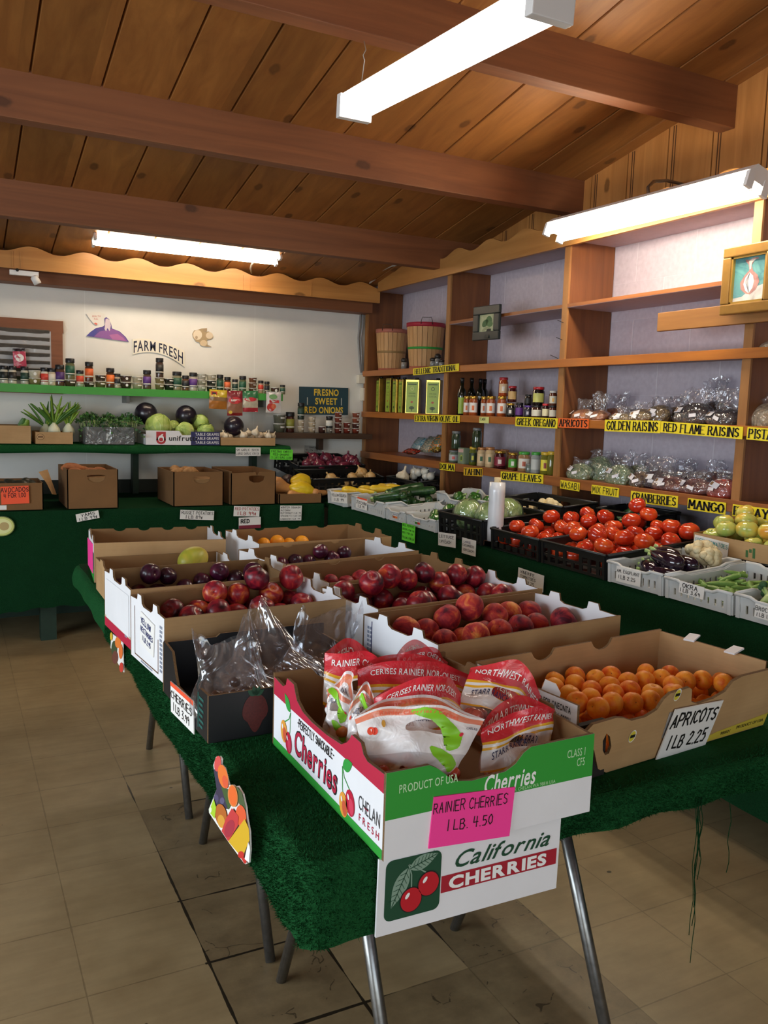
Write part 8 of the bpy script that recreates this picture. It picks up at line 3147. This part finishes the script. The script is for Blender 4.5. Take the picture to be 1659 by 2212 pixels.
# jams and honeys: (x, width, top, bottom, depth, fill, label, accent, lid, stacked on height?, description)
JM = [(857, 56, 1065, 1217, .04, '9a4a20', 'e0dcd4', 'd8763a', 'gold', 0, 'amber jam jar with a white oval label, at the left of the jam row'), (908, 72, 1065, 1220, .045, 'a04a1c', 'e4e0d8', 'd87038', 'gold', 0, 'amber jam jar with a white oval label, second in the jam row'),
      (990, 52, 1068, 1222, .05, '964418', 'e4e0d8', 'd06a34', 'gold', 0, 'amber jam jar with a white oval label, third in the jam row'), (1045, 76, 1066, 1224, .045, '9c481c', 'e4e0d8', 'd87038', 'gold', 0, 'amber jam jar with a white oval label, fourth in the jam row'),
      (1128, 76, 1066, 1227, .045, '9c481c', 'e4e0d8', 'd06a34', 'gold', 0, 'amber jam jar with a white oval label, at the right of the jam row'), (1142, 74, 922, 1068, .10, 'a8461c', 'd8b890', 'e8e0d4', 'red', 1068, 'red-lidded amber jar standing highest on the jam jars'),
      (1212, 72, 985, 1110, .10, '4a1a1c', 'd0a868', None, 'red', 1110, 'red-lidded dark jar with a gold label standing on another jar'), (1196, 72, 1120, 1229, .035, '14100f', '2a2622', 'd8d4cc', 'gold', 0, 'small black jam jar with a silver mark at the row end'),
      (1266, 66, 1112, 1228, .06, '22162c', '5a2a7a', None, 'black', 0, 'squat dark jar with a purple label, left of the purple-lidded jar'), (1332, 62, 1132, 1229, .04, '1a1420', '2c2a3a', 'b8b4c0', 'purple', 0, 'squat dark jar with a bright purple lid'),
      (1336, 58, 1066, 1150, .10, '15110f', '2c2824', None, 'black', 1130, 'small black-lidded jar stacked behind the purple-lidded jar'), (1415, 96, 985, 1130, .07, '160c0f', 'c8c86a', None, 'red', 1130, 'large dark cherry jar with a red lid and yellow-green label'),
      (1400, 86, 1130, 1229, .05, '3a1f1a', 'd0ccba', None, 'black', 0, 'wide jar with a cream label under the large dark cherry jar'), (1470, 58, 1114, 1230, .04, '2a1214', 'd8d0a8', None, 'red', 0, 'small red-lidded jar with a pale yellow label'),
      (1530, 64, 1010, 1128, .055, '5a3020', 'd4d0bc', 'e0b060', 'white', 1128, 'white-lidded jar with a cream label stacked near the upright'), (1528, 66, 1128, 1231, .045, '4a241c', 'd0ccb8', None, 'black', 0, 'black-lidded jar with a cream label at the upright, under the white-lidded one')]
for (x, w_, t0, b0, dx, fl_, lc, ac, ld_, st, lab) in JM:
    P, s = at_shelf(Z3, x, b0, 'C', dx)
    if st:
        P.z += (1226 - st) * s + 0.001
    food_jar(lab, P, w_ * s / 2, (b0 - t0) * s, fl_, lc, ld_, 'jam jars on the shelf', ac)
# lower shelf: dolma, olives, tahini, leaves
JD = [(757, 84, 1505, 1600, .05, '5a6a5a', 'a8aaa8', 'c05048', 'grey', 0, 'dolma jar with a grey label at the left end of the lower shelf'), (772, 74, 1368, 1505, .055, '2f3f2c', None, None, 'grey', 1505, 'tall dark green jar standing on the dolma jar'),
      (905, 64, 1475, 1617, .05, '5a6420', '2a3a22', 'b8b83a', 'yellow', 0, 'olive jar with a dark label and yellow-green lid'), (935, 76, 1322, 1475, .06, '2c3a24', None, None, 'grey', 1475, 'tall dark olive jar standing on the yellow-lidded jar'),
      (972, 74, 1475, 1622, .05, 'c8ae84', 'c9b088', '2f5a34', 'copper', 0, 'cream tahini jar with a palm tree, the left one of two'), (1036, 76, 1480, 1637, .045, 'c8ae84', 'c9b088', '2f5a34', 'copper', 0, 'cream tahini jar with a palm tree, the right one of two'),
      (1115, 98, 1506, 1645, .05, '3a0f14', '7a1f30', 'd8c8c0', 'gold', 0, 'dark red preserve jar with a gold lid and crimson label'), (1215, 78, 1515, 1652, .045, '6a3a24', '4f9a34', 'e0e0d8', 'gold', 0, 'brown preserve jar with a bright green label'),
      (1090, 78, 1470, 1600, .16, 'b09066', None, None, 'copper', 0, 'copper-lidded tan jar behind the crimson-labelled jar'), (1150, 78, 1465, 1600, .18, 'b09066', None, None, 'copper', 0, 'copper-lidded tan jar in the middle of the back row'), (1210, 86, 1475, 1600, .16, 'b09066', None, None, 'copper', 0, 'copper-lidded tan jar behind the green-labelled jar'),
      (1302, 98, 1505, 1660, .055, 'a07a54', 'd8d4c8', 'b0583c', 'green', 0, 'wide green-lidded jar of nut butter with a white label'), (1392, 80, 1503, 1668, .05, '9aa09c', 'b8bcb8', None, 'green', 0, 'green-lidded clear jar beside the nut butter'),
      (1338, 46, 1600, 1672, .02, '5a6660', None, None, 'grey', 0, 'very small clear jar in front of the green-lidded jars'), (1465, 78, 1502, 1678, .045, '6a6a22', 'd8cc3a', '8a3a2c', 'yellow', 0, 'green grape leaf jar with a yellow label'), (1515, 70, 1500, 1684, .06, '6f6e26', None, None, 'yellow', 0, 'green grape leaf jar without a visible label, next to the upright')]
for (x, w_, t0, b0, dx, fl_, lc, ac, ld_, st, lab) in JD:
    P, s = at_shelf(Z3, x, b0, 'D', dx)
    if st:
        P.z += (1612 - st) * s + 0.001
    food_jar(lab, P, w_ * s / 2, (b0 - t0) * s, fl_, lc, ld_, 'jars on the lower shelf', ac)
P, s = at_shelf(Z3, 838, 1610, 'D', .05)
m = MB()
h = 125 * s
m.box((-.03, -.035, 0), (.03, .035, h), plain('carton_sage', '7a8a72', .5))
Mx = faceM((-.03, .035, 0), (0, -1, 0), (1, 0, 0))
stamp(m, rect2d(.004, h * .72, .066, h * .93), plain('carton_rose', 'c8a8a0', .5), Mx)
stamp(m, disc2d(.045, h * .36, .016, .022, 16), plain('carton_leaf', 'a8b850', .5), Mx)
stamp(m, disc2d(.045, h * .36, .010, .015, 16), plain('carton_dark_leaf', '3f5a34', .5), Mx, .0014)
tag(m.build('food_carton', None, P, bevel=.002), 'small green food carton between the dolma and olive jars', 'carton')

# bushel baskets and grinders on the upper shelf
M_SLAT = wood('basket_slat', 'b58a58', 'd8b07c', 2, 2.2, rough=0.7)
for i, (x, w0, t0, b0, dx, topc, bandc, lab) in enumerate(((245, 285, 535, 852, .155, 'b06a58', '9a7a4a', 'faded bushel basket with a plain middle band, nearer the corner'), (530, 335, 478, 832, .165, 'a82238', '2f9a3c', 'bushel basket with a crimson rim and a green middle band'))):
    P, s = at_shelf(Z3, x, b0, 'B', dx)
    h = (b0 - t0) * s * 1.0
    R1_, R0_ = 0.142 if i else 0.128, 0.112 if i else 0.10
    P.y = max(P.y, 4.972 + R1_) if i else min(P.y, 6.174 - R1_)
    root = thing('bushel_basket', lab, 'basket', P, 0.3 * i)
    n = 22
    m = MB()
    for k in range(n):
        a0, a1 = 2 * PI * k / n + 0.012, 2 * PI * (k + 1) / n - 0.012
        vs = []
        for z, R in ((0.004, R0_), (h * .5, (R0_ + R1_) / 2 + .003), (h - .004, R1_)):
            for a in (a0, a1):
                for q in (0, -.004):
                    vs.append(((R + q) * math.cos(a), (R + q) * math.sin(a), z))
        m.add(vs, [(0, 2, 6, 4), (4, 6, 10, 8), (1, 5, 7, 3), (5, 9, 11, 7), (0, 4, 5, 1), (4, 8, 9, 5), (2, 3, 7, 6), (6, 7, 11, 10), (8, 10, 11, 9), (0, 1, 3, 2)], M_SLAT, False)
    m.build('slats', root)
    for nm, z, hh, R, c_ in (('rim_hoop', h - .028, .030, R1_ + .002, topc), ('middle_hoop', h * .44, .016, R0_ + (R1_ - R0_) * .5 + .003, bandc), ('base_hoop', .004, .020, R0_ + .003, 'b0604a')):
        m = MB()
        m.lathe([(R, z), (R + .001, z + hh), (R - .006, z + hh), (R - .006, z)], plain('hoop_' + c_, c_, .6, mott=.15), 36)
        m.build(nm, root)
    m = MB()
    m.lathe([(0, 0.006), (R0_ - .004, 0.006), (R0_ - .004, .012), (0, .012)], M_SLAT, 24)
    m.build('bottom', root)
    m = MB()
    a = -2.35
    c = Vector((R1_ * math.cos(a), R1_ * math.sin(a), h))
    tn = Vector((-math.sin(a), math.cos(a), 0))
    pts = [c + tn * .042 + Vector((0, 0, -.015)), c + tn * .040 + Vector((0, 0, .012)), c + tn * .032 + Vector((0, 0, .034)), c - tn * .032 + Vector((0, 0, .034)), c - tn * .040 + Vector((0, 0, .012)), c - tn * .042 + Vector((0, 0, -.015))]
    m.tube(pts, .0022, plain('handle_wire', '4a3a30', .5, .5), 6)
    m.build('wire_handle', root)
for i, (x, t0, b0, dx, lab) in enumerate(((368, 748, 838, .035, 'small grinder jar between the two bushel baskets'), (595, 735, 815, .03, 'clear grinder jar leaning at the foot of the crimson-rimmed basket'), (632, 708, 818, .05, 'tallest grinder jar in front of the crimson-rimmed basket'), (665, 752, 815, .035, 'grinder jar nearest the upright, by the basket'))):
    P, s = at_shelf(Z3, x, b0, 'B', dx)
    h, r = (b0 - t0) * s, 0.021
    root = thing('grinder_jar', lab, 'jar', P, 0, 'grinder jars by the baskets')
    m = MB()
    m.lathe([(0, 0), (r, 0), (r, h * .6), (r * .7, h * .68)], plain('grinder_glass', '8a8a86', .08, coat=.9, mott=.4, mscale=90), 14)
    m.build('glass', root)
    m = MB()
    m.lathe([(r * .75, h * .66), (r * 1.1, h * .72), (r * 1.05, h * .9), (r * .5, h), (0, h)], plain('grinder_cap', '2a2420', .4), 14)
    m.build('cap', root)


# ---- bagged dried fruit: filled pillow, clear crumpled top, white stickers
def content_mat(name, c1, c2, scale=60, rough=.45):
    t = NT('fill_' + name)
    vo = t.node('TexVoronoi', feature='F1')
    vo.inputs['Scale'].default_value = scale
    t.link(t.coord(), vo.inputs['Vector'])
    sp_ = t.node('SeparateColor')
    t.link(vo.outputs['Color'], sp_.inputs[0])
    t.base(t.mix(t.math('MULTIPLY', vo.outputs['Distance'], 1.4, True), t.mix(sp_.outputs[0], c1, c2), tuple(x * 0.4 for x in srgb(c2)[:3]), 'MIX') if False else t.mix(sp_.outputs[0], c1, c2))
    t.rough(rough)
    t.b.inputs['Coat Weight'].default_value = .5
    t.b.inputs['Coat Roughness'].default_value = .15
    t.bump(t.math('SUBTRACT', 1.0, vo.outputs['Distance']), .9, .012)
    return t.m


FILL = dict(apricot=content_mat('apricot', 'a85a2c', 'c8803c', 40), golden=content_mat('golden_raisin', '6a5020', '9a7a34', 75), flame=content_mat('flame_raisin', '120c0e', '221418', 75), wasabi=content_mat('wasabi_mix', '7a9a6c', 'b4bc8c', 95),
            mix=content_mat('fruit_mix', '8a6a3a', '5a3a2a', 60), cran=content_mat('cranberry', '2a0c12', '4a141c', 80), mango=content_mat('mango_red', '5a2018', '7a3020', 40), papaya=content_mat('papaya_red', '9a2a1c', 'c0452c', 40), pist=content_mat('pistachio', 'b89c74', 'd8c4a0', 60))
M_FILM2 = film('bag_film', (0.96, 0.97, 1.0), 0.12, 0.12, 0.05)


def fruit_bag(label, zf, x0, x1, ytop, yfill, ybot, key, fillk, group, seed, dx=0.10, stick=2, depth=0.10):
    cx_ = (x0 + x1) / 2
    P, s = at_shelf(zf, cx_, ybot, key, dx)
    a, b = atx(*zf(x0, ybot), SX + dx), atx(*zf(x1, ybot), SX + dx)
    w_ = abs(a.y - b.y)
    hf, ht = (ybot - yfill) * s, (ybot - ytop) * s
    hf = max(hf, .04)
    root = thing('dried_fruit_bag', label, 'bag', P, math.radians(-90), group)
    rr = random.Random(seed)
    m = MB()

    def body(u, v, g=1.0):
        th = 2 * PI * u
        ph = v
        z = hf * ph
        sq = (abs(math.cos(th)) ** 2.6 + abs(math.sin(th)) ** 2.6) ** (-1 / 2.6)
        prof = (1 - (abs(2 * ph - .75) / 1.25) ** 2.4) ** .55 if ph < 1 else 0.12
        k = 1 + .10 * noise.noise(Vector((math.cos(th) * 2 + seed, math.sin(th) * 2, ph * 3)))
        slump = .25 * depth * ph
        return Vector((w_ * .5 * sq * math.cos(th) * prof * k * g, depth * .5 * sq * math.sin(th) * prof * k * g + slump, z))
    m.grid(lambda u, v: body(u, v * .985), 30, 14, FILL[fillk])
    m.build('contents', root)
    m = MB()

    def top(u, v):
        if v < .5:
            return body(u, .05 + v * 1.7, 1.03) + Vector((0, 0, .002))
        t_ = (v - .5) * 2
        b_ = body(u, .90, 1.03)
        th = 2 * PI * u
        e = Vector((w_ * .42 * math.cos(th) * (1 + .3 * noise.noise(Vector((seed, u * 3, 1)))), .25 * depth + .010 * math.sin(th) + .02 * noise.noise(Vector((u * 9, seed, 2))), ht * (1 + .22 * noise.noise(Vector((math.cos(th) * 1.5, seed, 3))))))
        q = b_.lerp(e, t_ ** .8)
        return q + Vector((.012 * noise.noise(Vector((u * 12, v * 6, seed))), .016 * noise.noise(Vector((u * 14, v * 5, seed + 4))), 0))
    m.grid(top, 48, 18, M_FILM2)
    fb_ = m.build('film', root)
    for k in range(stick):
        u_, v_ = (.69 + .07 * rr.uniform(-1, 1) + .05 * k), (.62 - .22 * k)
        c = body(u_, v_, 1.05)
        du = (body(u_ + .01, v_, 1.05) - body(u_ - .01, v_, 1.05)).normalized()
        dv = (body(u_, v_ + .02, 1.05) - body(u_, v_ - .02, 1.05)).normalized()
        n_ = du.cross(dv).normalized()
        if n_.y > 0:
            n_ = -n_
        an = rr.uniform(-.4, .4)
        e1 = (du * math.cos(an) + dv * math.sin(an))
        e2 = n_.cross(e1)
        L_, H_2 = (.026, .014) if k == 0 else (.019, .008)
        c = c + n_ * .004
        m = MB()
        m.add([c - e1 * L_ - e2 * H_2, c + e1 * L_ - e2 * H_2, c + e1 * L_ + e2 * H_2, c - e1 * L_ + e2 * H_2], [(0, 1, 2, 3)], plain('sticker_white', 'e6e6ea', .5))
        if k == 0:
            c2 = c + n_ * .0006
            m.add([c2 - e1 * L_ * .9 - e2 * H_2 * .5, c2 - e1 * L_ * .35 - e2 * H_2 * .5, c2 - e1 * L_ * .35 + e2 * H_2 * .8, c2 - e1 * L_ * .9 + e2 * H_2 * .8], [(0, 1, 2, 3)], plain('sticker_brown', '8a6a44', .6))
        m.build('sticker', fb_)
    return root


FB = [('dried apricots, leftmost and in front', 200, 330, 1040, 1110, 1195, 'C', 'apricot', .07), ('dried apricots, second from the upright', 310, 440, 1000, 1120, 1198, 'C', 'apricot', .08), ('dried apricots, behind at the APRICOTS sign', 400, 590, 990, 1090, 1190, 'C', 'apricot', .20),
      ('golden raisins, at the left of the GOLDEN RAISINS sign', 485, 640, 1090, 1140, 1208, 'C', 'golden', .06), ('golden raisins, in the middle of its sign', 610, 780, 1060, 1110, 1212, 'C', 'golden', .08), ('golden raisins, raised at the right of its sign', 740, 910, 1020, 1080, 1215, 'C', 'golden', .13), ('golden raisins, behind the raisin signs', 860, 1040, 1010, 1090, 1215, 'C', 'golden', .22),
      ('black flame raisins, at the left of its sign', 960, 1220, 960, 1060, 1222, 'C', 'flame', .11), ('black flame raisins, tallest film, in the middle', 1120, 1330, 880, 1050, 1225, 'C', 'flame', .22), ('black flame raisins, nearest the upright', 1200, 1440, 960, 1110, 1238, 'C', 'flame', .10)]
for i, (d_, x0, x1, yt, yf, yb, key, fk, dx) in enumerate(FB):
    fruit_bag('clear bag of ' + d_, Z4, x0, x1, yt, yf, yb, key, fk, 'dried fruit bags on the middle shelf', 100 + i, dx, 2)
FD = [('wasabi pea mix, nearest the left upright', 165, 320, 1510, 1540, 1655, 'D', 'wasabi', .07), ('wasabi pea mix, tall one in the middle', 280, 470, 1455, 1500, 1675, 'D', 'wasabi', .15), ('pale green mix behind the MIX FRUIT sign', 450, 620, 1480, 1540, 1685, 'D', 'wasabi', .08), ('pale green mix, right of the others', 580, 740, 1470, 1550, 1695, 'D', 'wasabi', .16),
      ('mixed dried fruit, small one beside the cranberries', 640, 740, 1560, 1600, 1715, 'D', 'mix', .06), ('dark cranberries under the CRANBERRIES sign', 690, 960, 1500, 1600, 1730, 'D', 'cran', .10), ('dark red fruit, lying low behind the CRANBERRIES sign', 790, 1050, 1590, 1640, 1748, 'D', 'mango', .07), ('maroon dried fruit, in the back row', 900, 1110, 1520, 1600, 1740, 'D', 'cran', .20),
      ('dark red mango behind the MANGO sign', 990, 1230, 1600, 1660, 1775, 'D', 'mango', .08), ('red dried fruit, with tall film, in the back row', 1130, 1330, 1540, 1620, 1780, 'D', 'mango', .20), ('bright red papaya next to the right upright', 1210, 1400, 1600, 1660, 1800, 'D', 'papaya', .08)]
for i, (d_, x0, x1, yt, yf, yb, key, fk, dx) in enumerate(FD):
    fruit_bag('clear bag of ' + d_, Z4, x0, x1, yt, yf, yb, key, fk, 'dried fruit bags on the lower shelf', 130 + i, dx, 2)
fruit_bag('clear bag of pistachios at the far right end of the shelf', Z4, 1530, 1800, 1000, 1060, 1250, 'C', 'pist', None, 160, .09, 0, .14)
fruit_bag('grey cloudy bag lying on the upper shelf at the far right', Z4, 1585, 1760, 610, 640, 672, 'B', 'pist', None, 161, .10, 0, .12)

# colourful sweet pouches in the corner bay
SWC = [('bf3a2c', '5a2a1c'), ('3f7a8a', '8a9aa0'), ('b8a890', '6f7a70'), ('d87a2c', '5a7a6a'), ('3f8a5a', '8aa894'), ('b8b43a', '4a6a2c'), ('c8a82c', '4a3a22')]
for i, (x, y, w_, h_, dx, (c1, c2), lab, tilt_) in enumerate(((400, 1548, 190, 60, .05, SWC[0], 'red striped sweet pouch lying lowest in the corner bay', .35), (440, 1480, 130, 120, .12, SWC[1], 'blue-grey sweet pouch at the left of the pile in the corner bay', .9), (520, 1480, 130, 130, .13, SWC[2], 'pale oat-coloured pouch in the middle of the corner bay', .9), (585, 1490, 130, 140, .13, SWC[3], 'orange and teal pouch in the corner bay', .95),
                                                             (640, 1450, 110, 150, .16, SWC[4], 'green pouch leaning on the upright in the corner bay', 1.0), (625, 1425, 110, 110, .2, SWC[5], 'yellow-green pouch highest in the corner bay', 1.0), (600, 1565, 110, 45, .05, SWC[6], 'yellow and black pouch at the front lip of the corner bay', .4))):
    P, s = at_shelf(Z3, x, y + h_ / 2, 'D', dx)
    ww, hh = w_ * s * 1.1, h_ * s * 1.2
    root = thing('sweet_pouch', lab, 'packet', P + Vector((0, 0, .004 + .006 * i)), math.radians(-90), None)
    t = NT('pouch_foil_' + c1)
    nz = t.noise(t.coord((1, 1, 3)), 22, 3, .6, 1.5)
    t.base(t.ramp(nz, [(.38, c2), (.52, c1), (.66, 'c8c4bc')], 'CONSTANT'))
    t.rough(.25)
    t.b.inputs['Coat Weight'].default_value = .5
    m = MB()
    for s_ in (-1, 1):
        def f(u, v, s_=s_):
            e = .022 * (math.sin(PI * min(max(u, .001), .999)) * math.sin(PI * min(max(v, .001), .999))) ** .5
            y_ = s_ * e + .004 * noise.noise(Vector((u * 6, v * 6, i)))
            z_ = hh * v
            return Vector(((u - .5) * ww, y_ * math.sin(tilt_) + z_ * math.cos(tilt_) * .9, .022 + z_ * math.sin(tilt_) - y_ * math.cos(tilt_) + 0.0))
        m.grid(f, 14, 12, t.m)
    m.build('pouch', root)

# ---- yellow shelf signs
def ysign(text, tl, tr, bl, zf, board=YEL, pen=.17, slab=True, x=2.976):
    lines = [(text, .045, .16, .68, .91, INK)]
    sign('shelf_sign', f'{"orange" if board is ORS else "pale yellow" if slab is None else "yellow"} {text} sign on the shelf edge', ('X', x), zf(*tl), zf(*tr), zf(*bl), board, lines, pen=pen, slab=bool(slab), jit=.04, seed=len(text))


ORS = plain('sign_orange', 'e8682a', .5)
ysign('HELLENIC TRADITIONAL', (442, 852), (798, 812), (440, 905), Z3)
ysign('EXTRA VIRGIN', (452, 1212), (644, 1214), (450, 1266), Z3)
ysign('OLIVE OIL', (650, 1214), (804, 1216), (649, 1272), Z3)
ysign('GREEK OREGANO', (1240, 1226), (1567, 1240), (1238, 1300), Z3)
ysign('DOLMA', (648, 1584), (766, 1596), (646, 1640), Z3)
ysign('TAHINI', (836, 1622), (980, 1628), (834, 1684), Z3, plain('sign_amber', 'e0b428', .5))
ysign('GRAPE LEAVES', (1124, 1652), (1455, 1678), (1122, 1718), Z3)
ysign('APRICOTS', (92, 1188), (318, 1194), (90, 1258), Z4, ORS)
ysign('GOLDEN RAISINS', (440, 1200), (856, 1208), (438, 1286), Z4)
ysign('RED FLAME RAISINS', (860, 1212), (1474, 1254), (858, 1296), Z4)
ysign('PISTACHIOS', (1506, 1254), (1905, 1282), (1500, 1348), Z4)
ysign('WASABI', (106, 1650), (250, 1672), (104, 1714), Z4, pen=.12, slab=False)
ysign('MIX FRUIT', (340, 1686), (544, 1712), (338, 1754), Z4, pen=.12, slab=False)
ysign('CRANBERRIES', (634, 1732), (986, 1772), (630, 1814), Z4)
ysign('MANGO', (1060, 1786), (1345, 1822), (1056, 1872), Z4)
ysign('PAPAYA', (1396, 1832), (1740, 1876), (1392, 1920), Z4)
sign('shelf_sign', 'small pale yellow-green TAN card on the shelf edge', ('X', 2.976), Z3(958, 1227), Z3(1031, 1229), Z3(957, 1276), plain('paper_pale_lime', 'd8dc8a', .6), [('TAN', .08, .42, .42, .55, INK)])

# ---- framed pictures and the board they hang on
m = MB()
a, b = atx(1421, 676, 2.955), atx(1421, 716, 2.955)
m.box((2.955, 1.35, b.z), (2.978, a.y, a.z), wood('hanging_board_wood', '855a2e', 'a8763e', 1, 1.3, knots=.3, rough=.5))
tag(m.build('wooden_board', bevel=.003), 'rough brown plank nailed across the uprights behind the onion painting', 'board')


def framed(label, tl, tr, bl, X, depth, frame_m, fw, paint, inner=None, easel=False, lean=0.0):
    a, b, c = atx(*tl, X), atx(*tr, X), atx(*bl, X)
    w_, h_ = (a - b).length, (a - c).length
    mid = (b + c) / 2
    root = thing('framed_picture', label, 'picture', mid, (0, 0, math.radians(-90) + lean))
    m = MB()
    for lo, hi in (((-w_ / 2, -h_ / 2), (w_ / 2, -h_ / 2 + fw)), ((-w_ / 2, h_ / 2 - fw), (w_ / 2, h_ / 2)), ((-w_ / 2, -h_ / 2 + fw), (-w_ / 2 + fw, h_ / 2 - fw)), ((w_ / 2 - fw, -h_ / 2 + fw), (w_ / 2, h_ / 2 - fw))):
        m.box((lo[0], -depth, lo[1]), (hi[0], 0, hi[1]), frame_m)
    m.build('frame', root, bevel=.005)
    if inner:
        m = MB()
        g = .008
        for lo, hi in (((-w_ / 2 + fw, -h_ / 2 + fw), (w_ / 2 - fw, -h_ / 2 + fw + g)), ((-w_ / 2 + fw, h_ / 2 - fw - g), (w_ / 2 - fw, h_ / 2 - fw)), ((-w_ / 2 + fw, -h_ / 2 + fw), (-w_ / 2 + fw + g, h_ / 2 - fw)), ((w_ / 2 - fw - g, -h_ / 2 + fw), (w_ / 2 - fw, h_ / 2 - fw))):
            m.box((lo[0], -depth * .8, lo[1]), (hi[0], -.002, hi[1]), inner)
        m.build('inner_moulding', root)
    m = MB()
    paint(m, faceM((0, -depth * .35, 0), (1, 0, 0), (0, 1, 0)), w_ - 2 * fw, h_ - 2 * fw)
    m.build('painting', root)
    if easel:
        m = MB()
        m.prism([(-.02, -h_ / 2 + .005), (.02, -h_ / 2 + .005), (.014, h_ * .2), (-.014, h_ * .2)], .003, frame_m, Matrix.Translation((.02, .006, 0)) @ Matrix.Rotation(-.35, 4, 'X'))
        m.build('easel_back', root)
    return root


def canvas(name, c1, c2, c3):
    t = NT(name)
    nz = t.noise(t.coord((1, 1, 1.3)), 9, 4, .6, 1.0)
    t.base(t.ramp(nz, [(.3, c1), (.5, c2), (.72, c3)]))
    t.rough(.5)
    return t.m


def p_onion(m, M, w, h):
    stamp(m, rect2d(-w / 2, -h / 2, w / 2, h / 2), canvas('canvas_teal', '2f6a78', '5f9a98', '7fa8b4'), M, 0)
    stamp(m, poly2d([(-w / 2, -h / 2), (w / 2, -h / 2), (w / 2, -h * .12), (w * .1, -h * .2), (-w * .2, -h * .36), (-w / 2, -h * .38)]), canvas('canvas_pale', '9a9a98', 'c8c4c0', 'e0dcd6'), M, .0006)
    on_ = [(-.06, .30), (-.03, .18), (-.16, .08), (-.27, -.06), (-.24, -.2), (-.10, -.30), (.04, -.33), (.2, -.24), (.28, -.08), (.22, .06), (.08, .16), (.03, .28), (.10, .38), (.22, .40), (.20, .43), (.06, .43), (-.04, .40), (-.16, .42), (-.15, .38)]
    stamp(m, poly2d([(x * w, z * h) for x, z in on_]), canvas('canvas_onion', '8a5a58', 'b0807a', 'c8a094'), M, .0010)
    stamp(m, poly2d([(x * w, z * h) for x, z in [(-.01, .14), (-.13, .03), (-.17, -.10), (-.10, -.24), (0, -.30), (.10, -.20), (.13, -.06), (.09, .06)]]), canvas('canvas_flesh', 'c8c4c0', 'e4e0dc', 'f0eeea'), M, .0014)
    for k in range(5):
        q = .03 + .02 * k
        stemline(m, M, [((-.01) * w, .12 * h), ((-.01 - q) * w, -.05 * h), ((-.0) * w, -.28 * h)], .0015, plain('painted_line', '9a9498', .6), .0018)
    stamp(m, poly2d([(x * w, z * h) for x, z in [(-.05, .38), (-.02, .2), (.02, .2), (.04, .34), (.16, .40), (.05, .41)]]), canvas('canvas_neck', 'c8b8a8', 'd8ccc0', 'e6e0d8'), M, .0018)


def p_pepper(m, M, w, h):
    stamp(m, rect2d(-w / 2, -h / 2, w / 2, h / 2), canvas('canvas_sage', '8a9470', 'a8ae88', 'b8bc9c'), M, 0)
    for x, z, a, b, r, c_ in ((-.12, -.02, .22, .2, .5, '3f5f38'), (.12, .10, .2, .3, -.2, '4a6a40'), (.2, -.08, .18, .16, 0, '557548'), (0, -.3, .34, .1, .3, '8a9270')):
        stamp(m, disc2d(x * w, z * h, a * w, b * h, 18, r), plain('painted_' + c_, c_, .6), M, .0008 + .0003 * abs(x))


M_GOLDF = plain('frame_gold', '9a7236', .35, .3, mott=.15, mscale=40)
framed('gold-framed painting of a red onion hung on the plank at the right', (1581, 545), (1697, 508), (1556, 690), 2.93, .03, M_GOLDF, .042, p_onion, plain('frame_bright_gold', 'c8a050', .3, .5))
framed('small black-framed picture of green peppers hung at the empty middle bay', (1030, 661), (1078, 661), (1031, 733), 2.955, .02, plain('frame_black', '1b2324', .45), .052, p_pepper, None, True, .12)
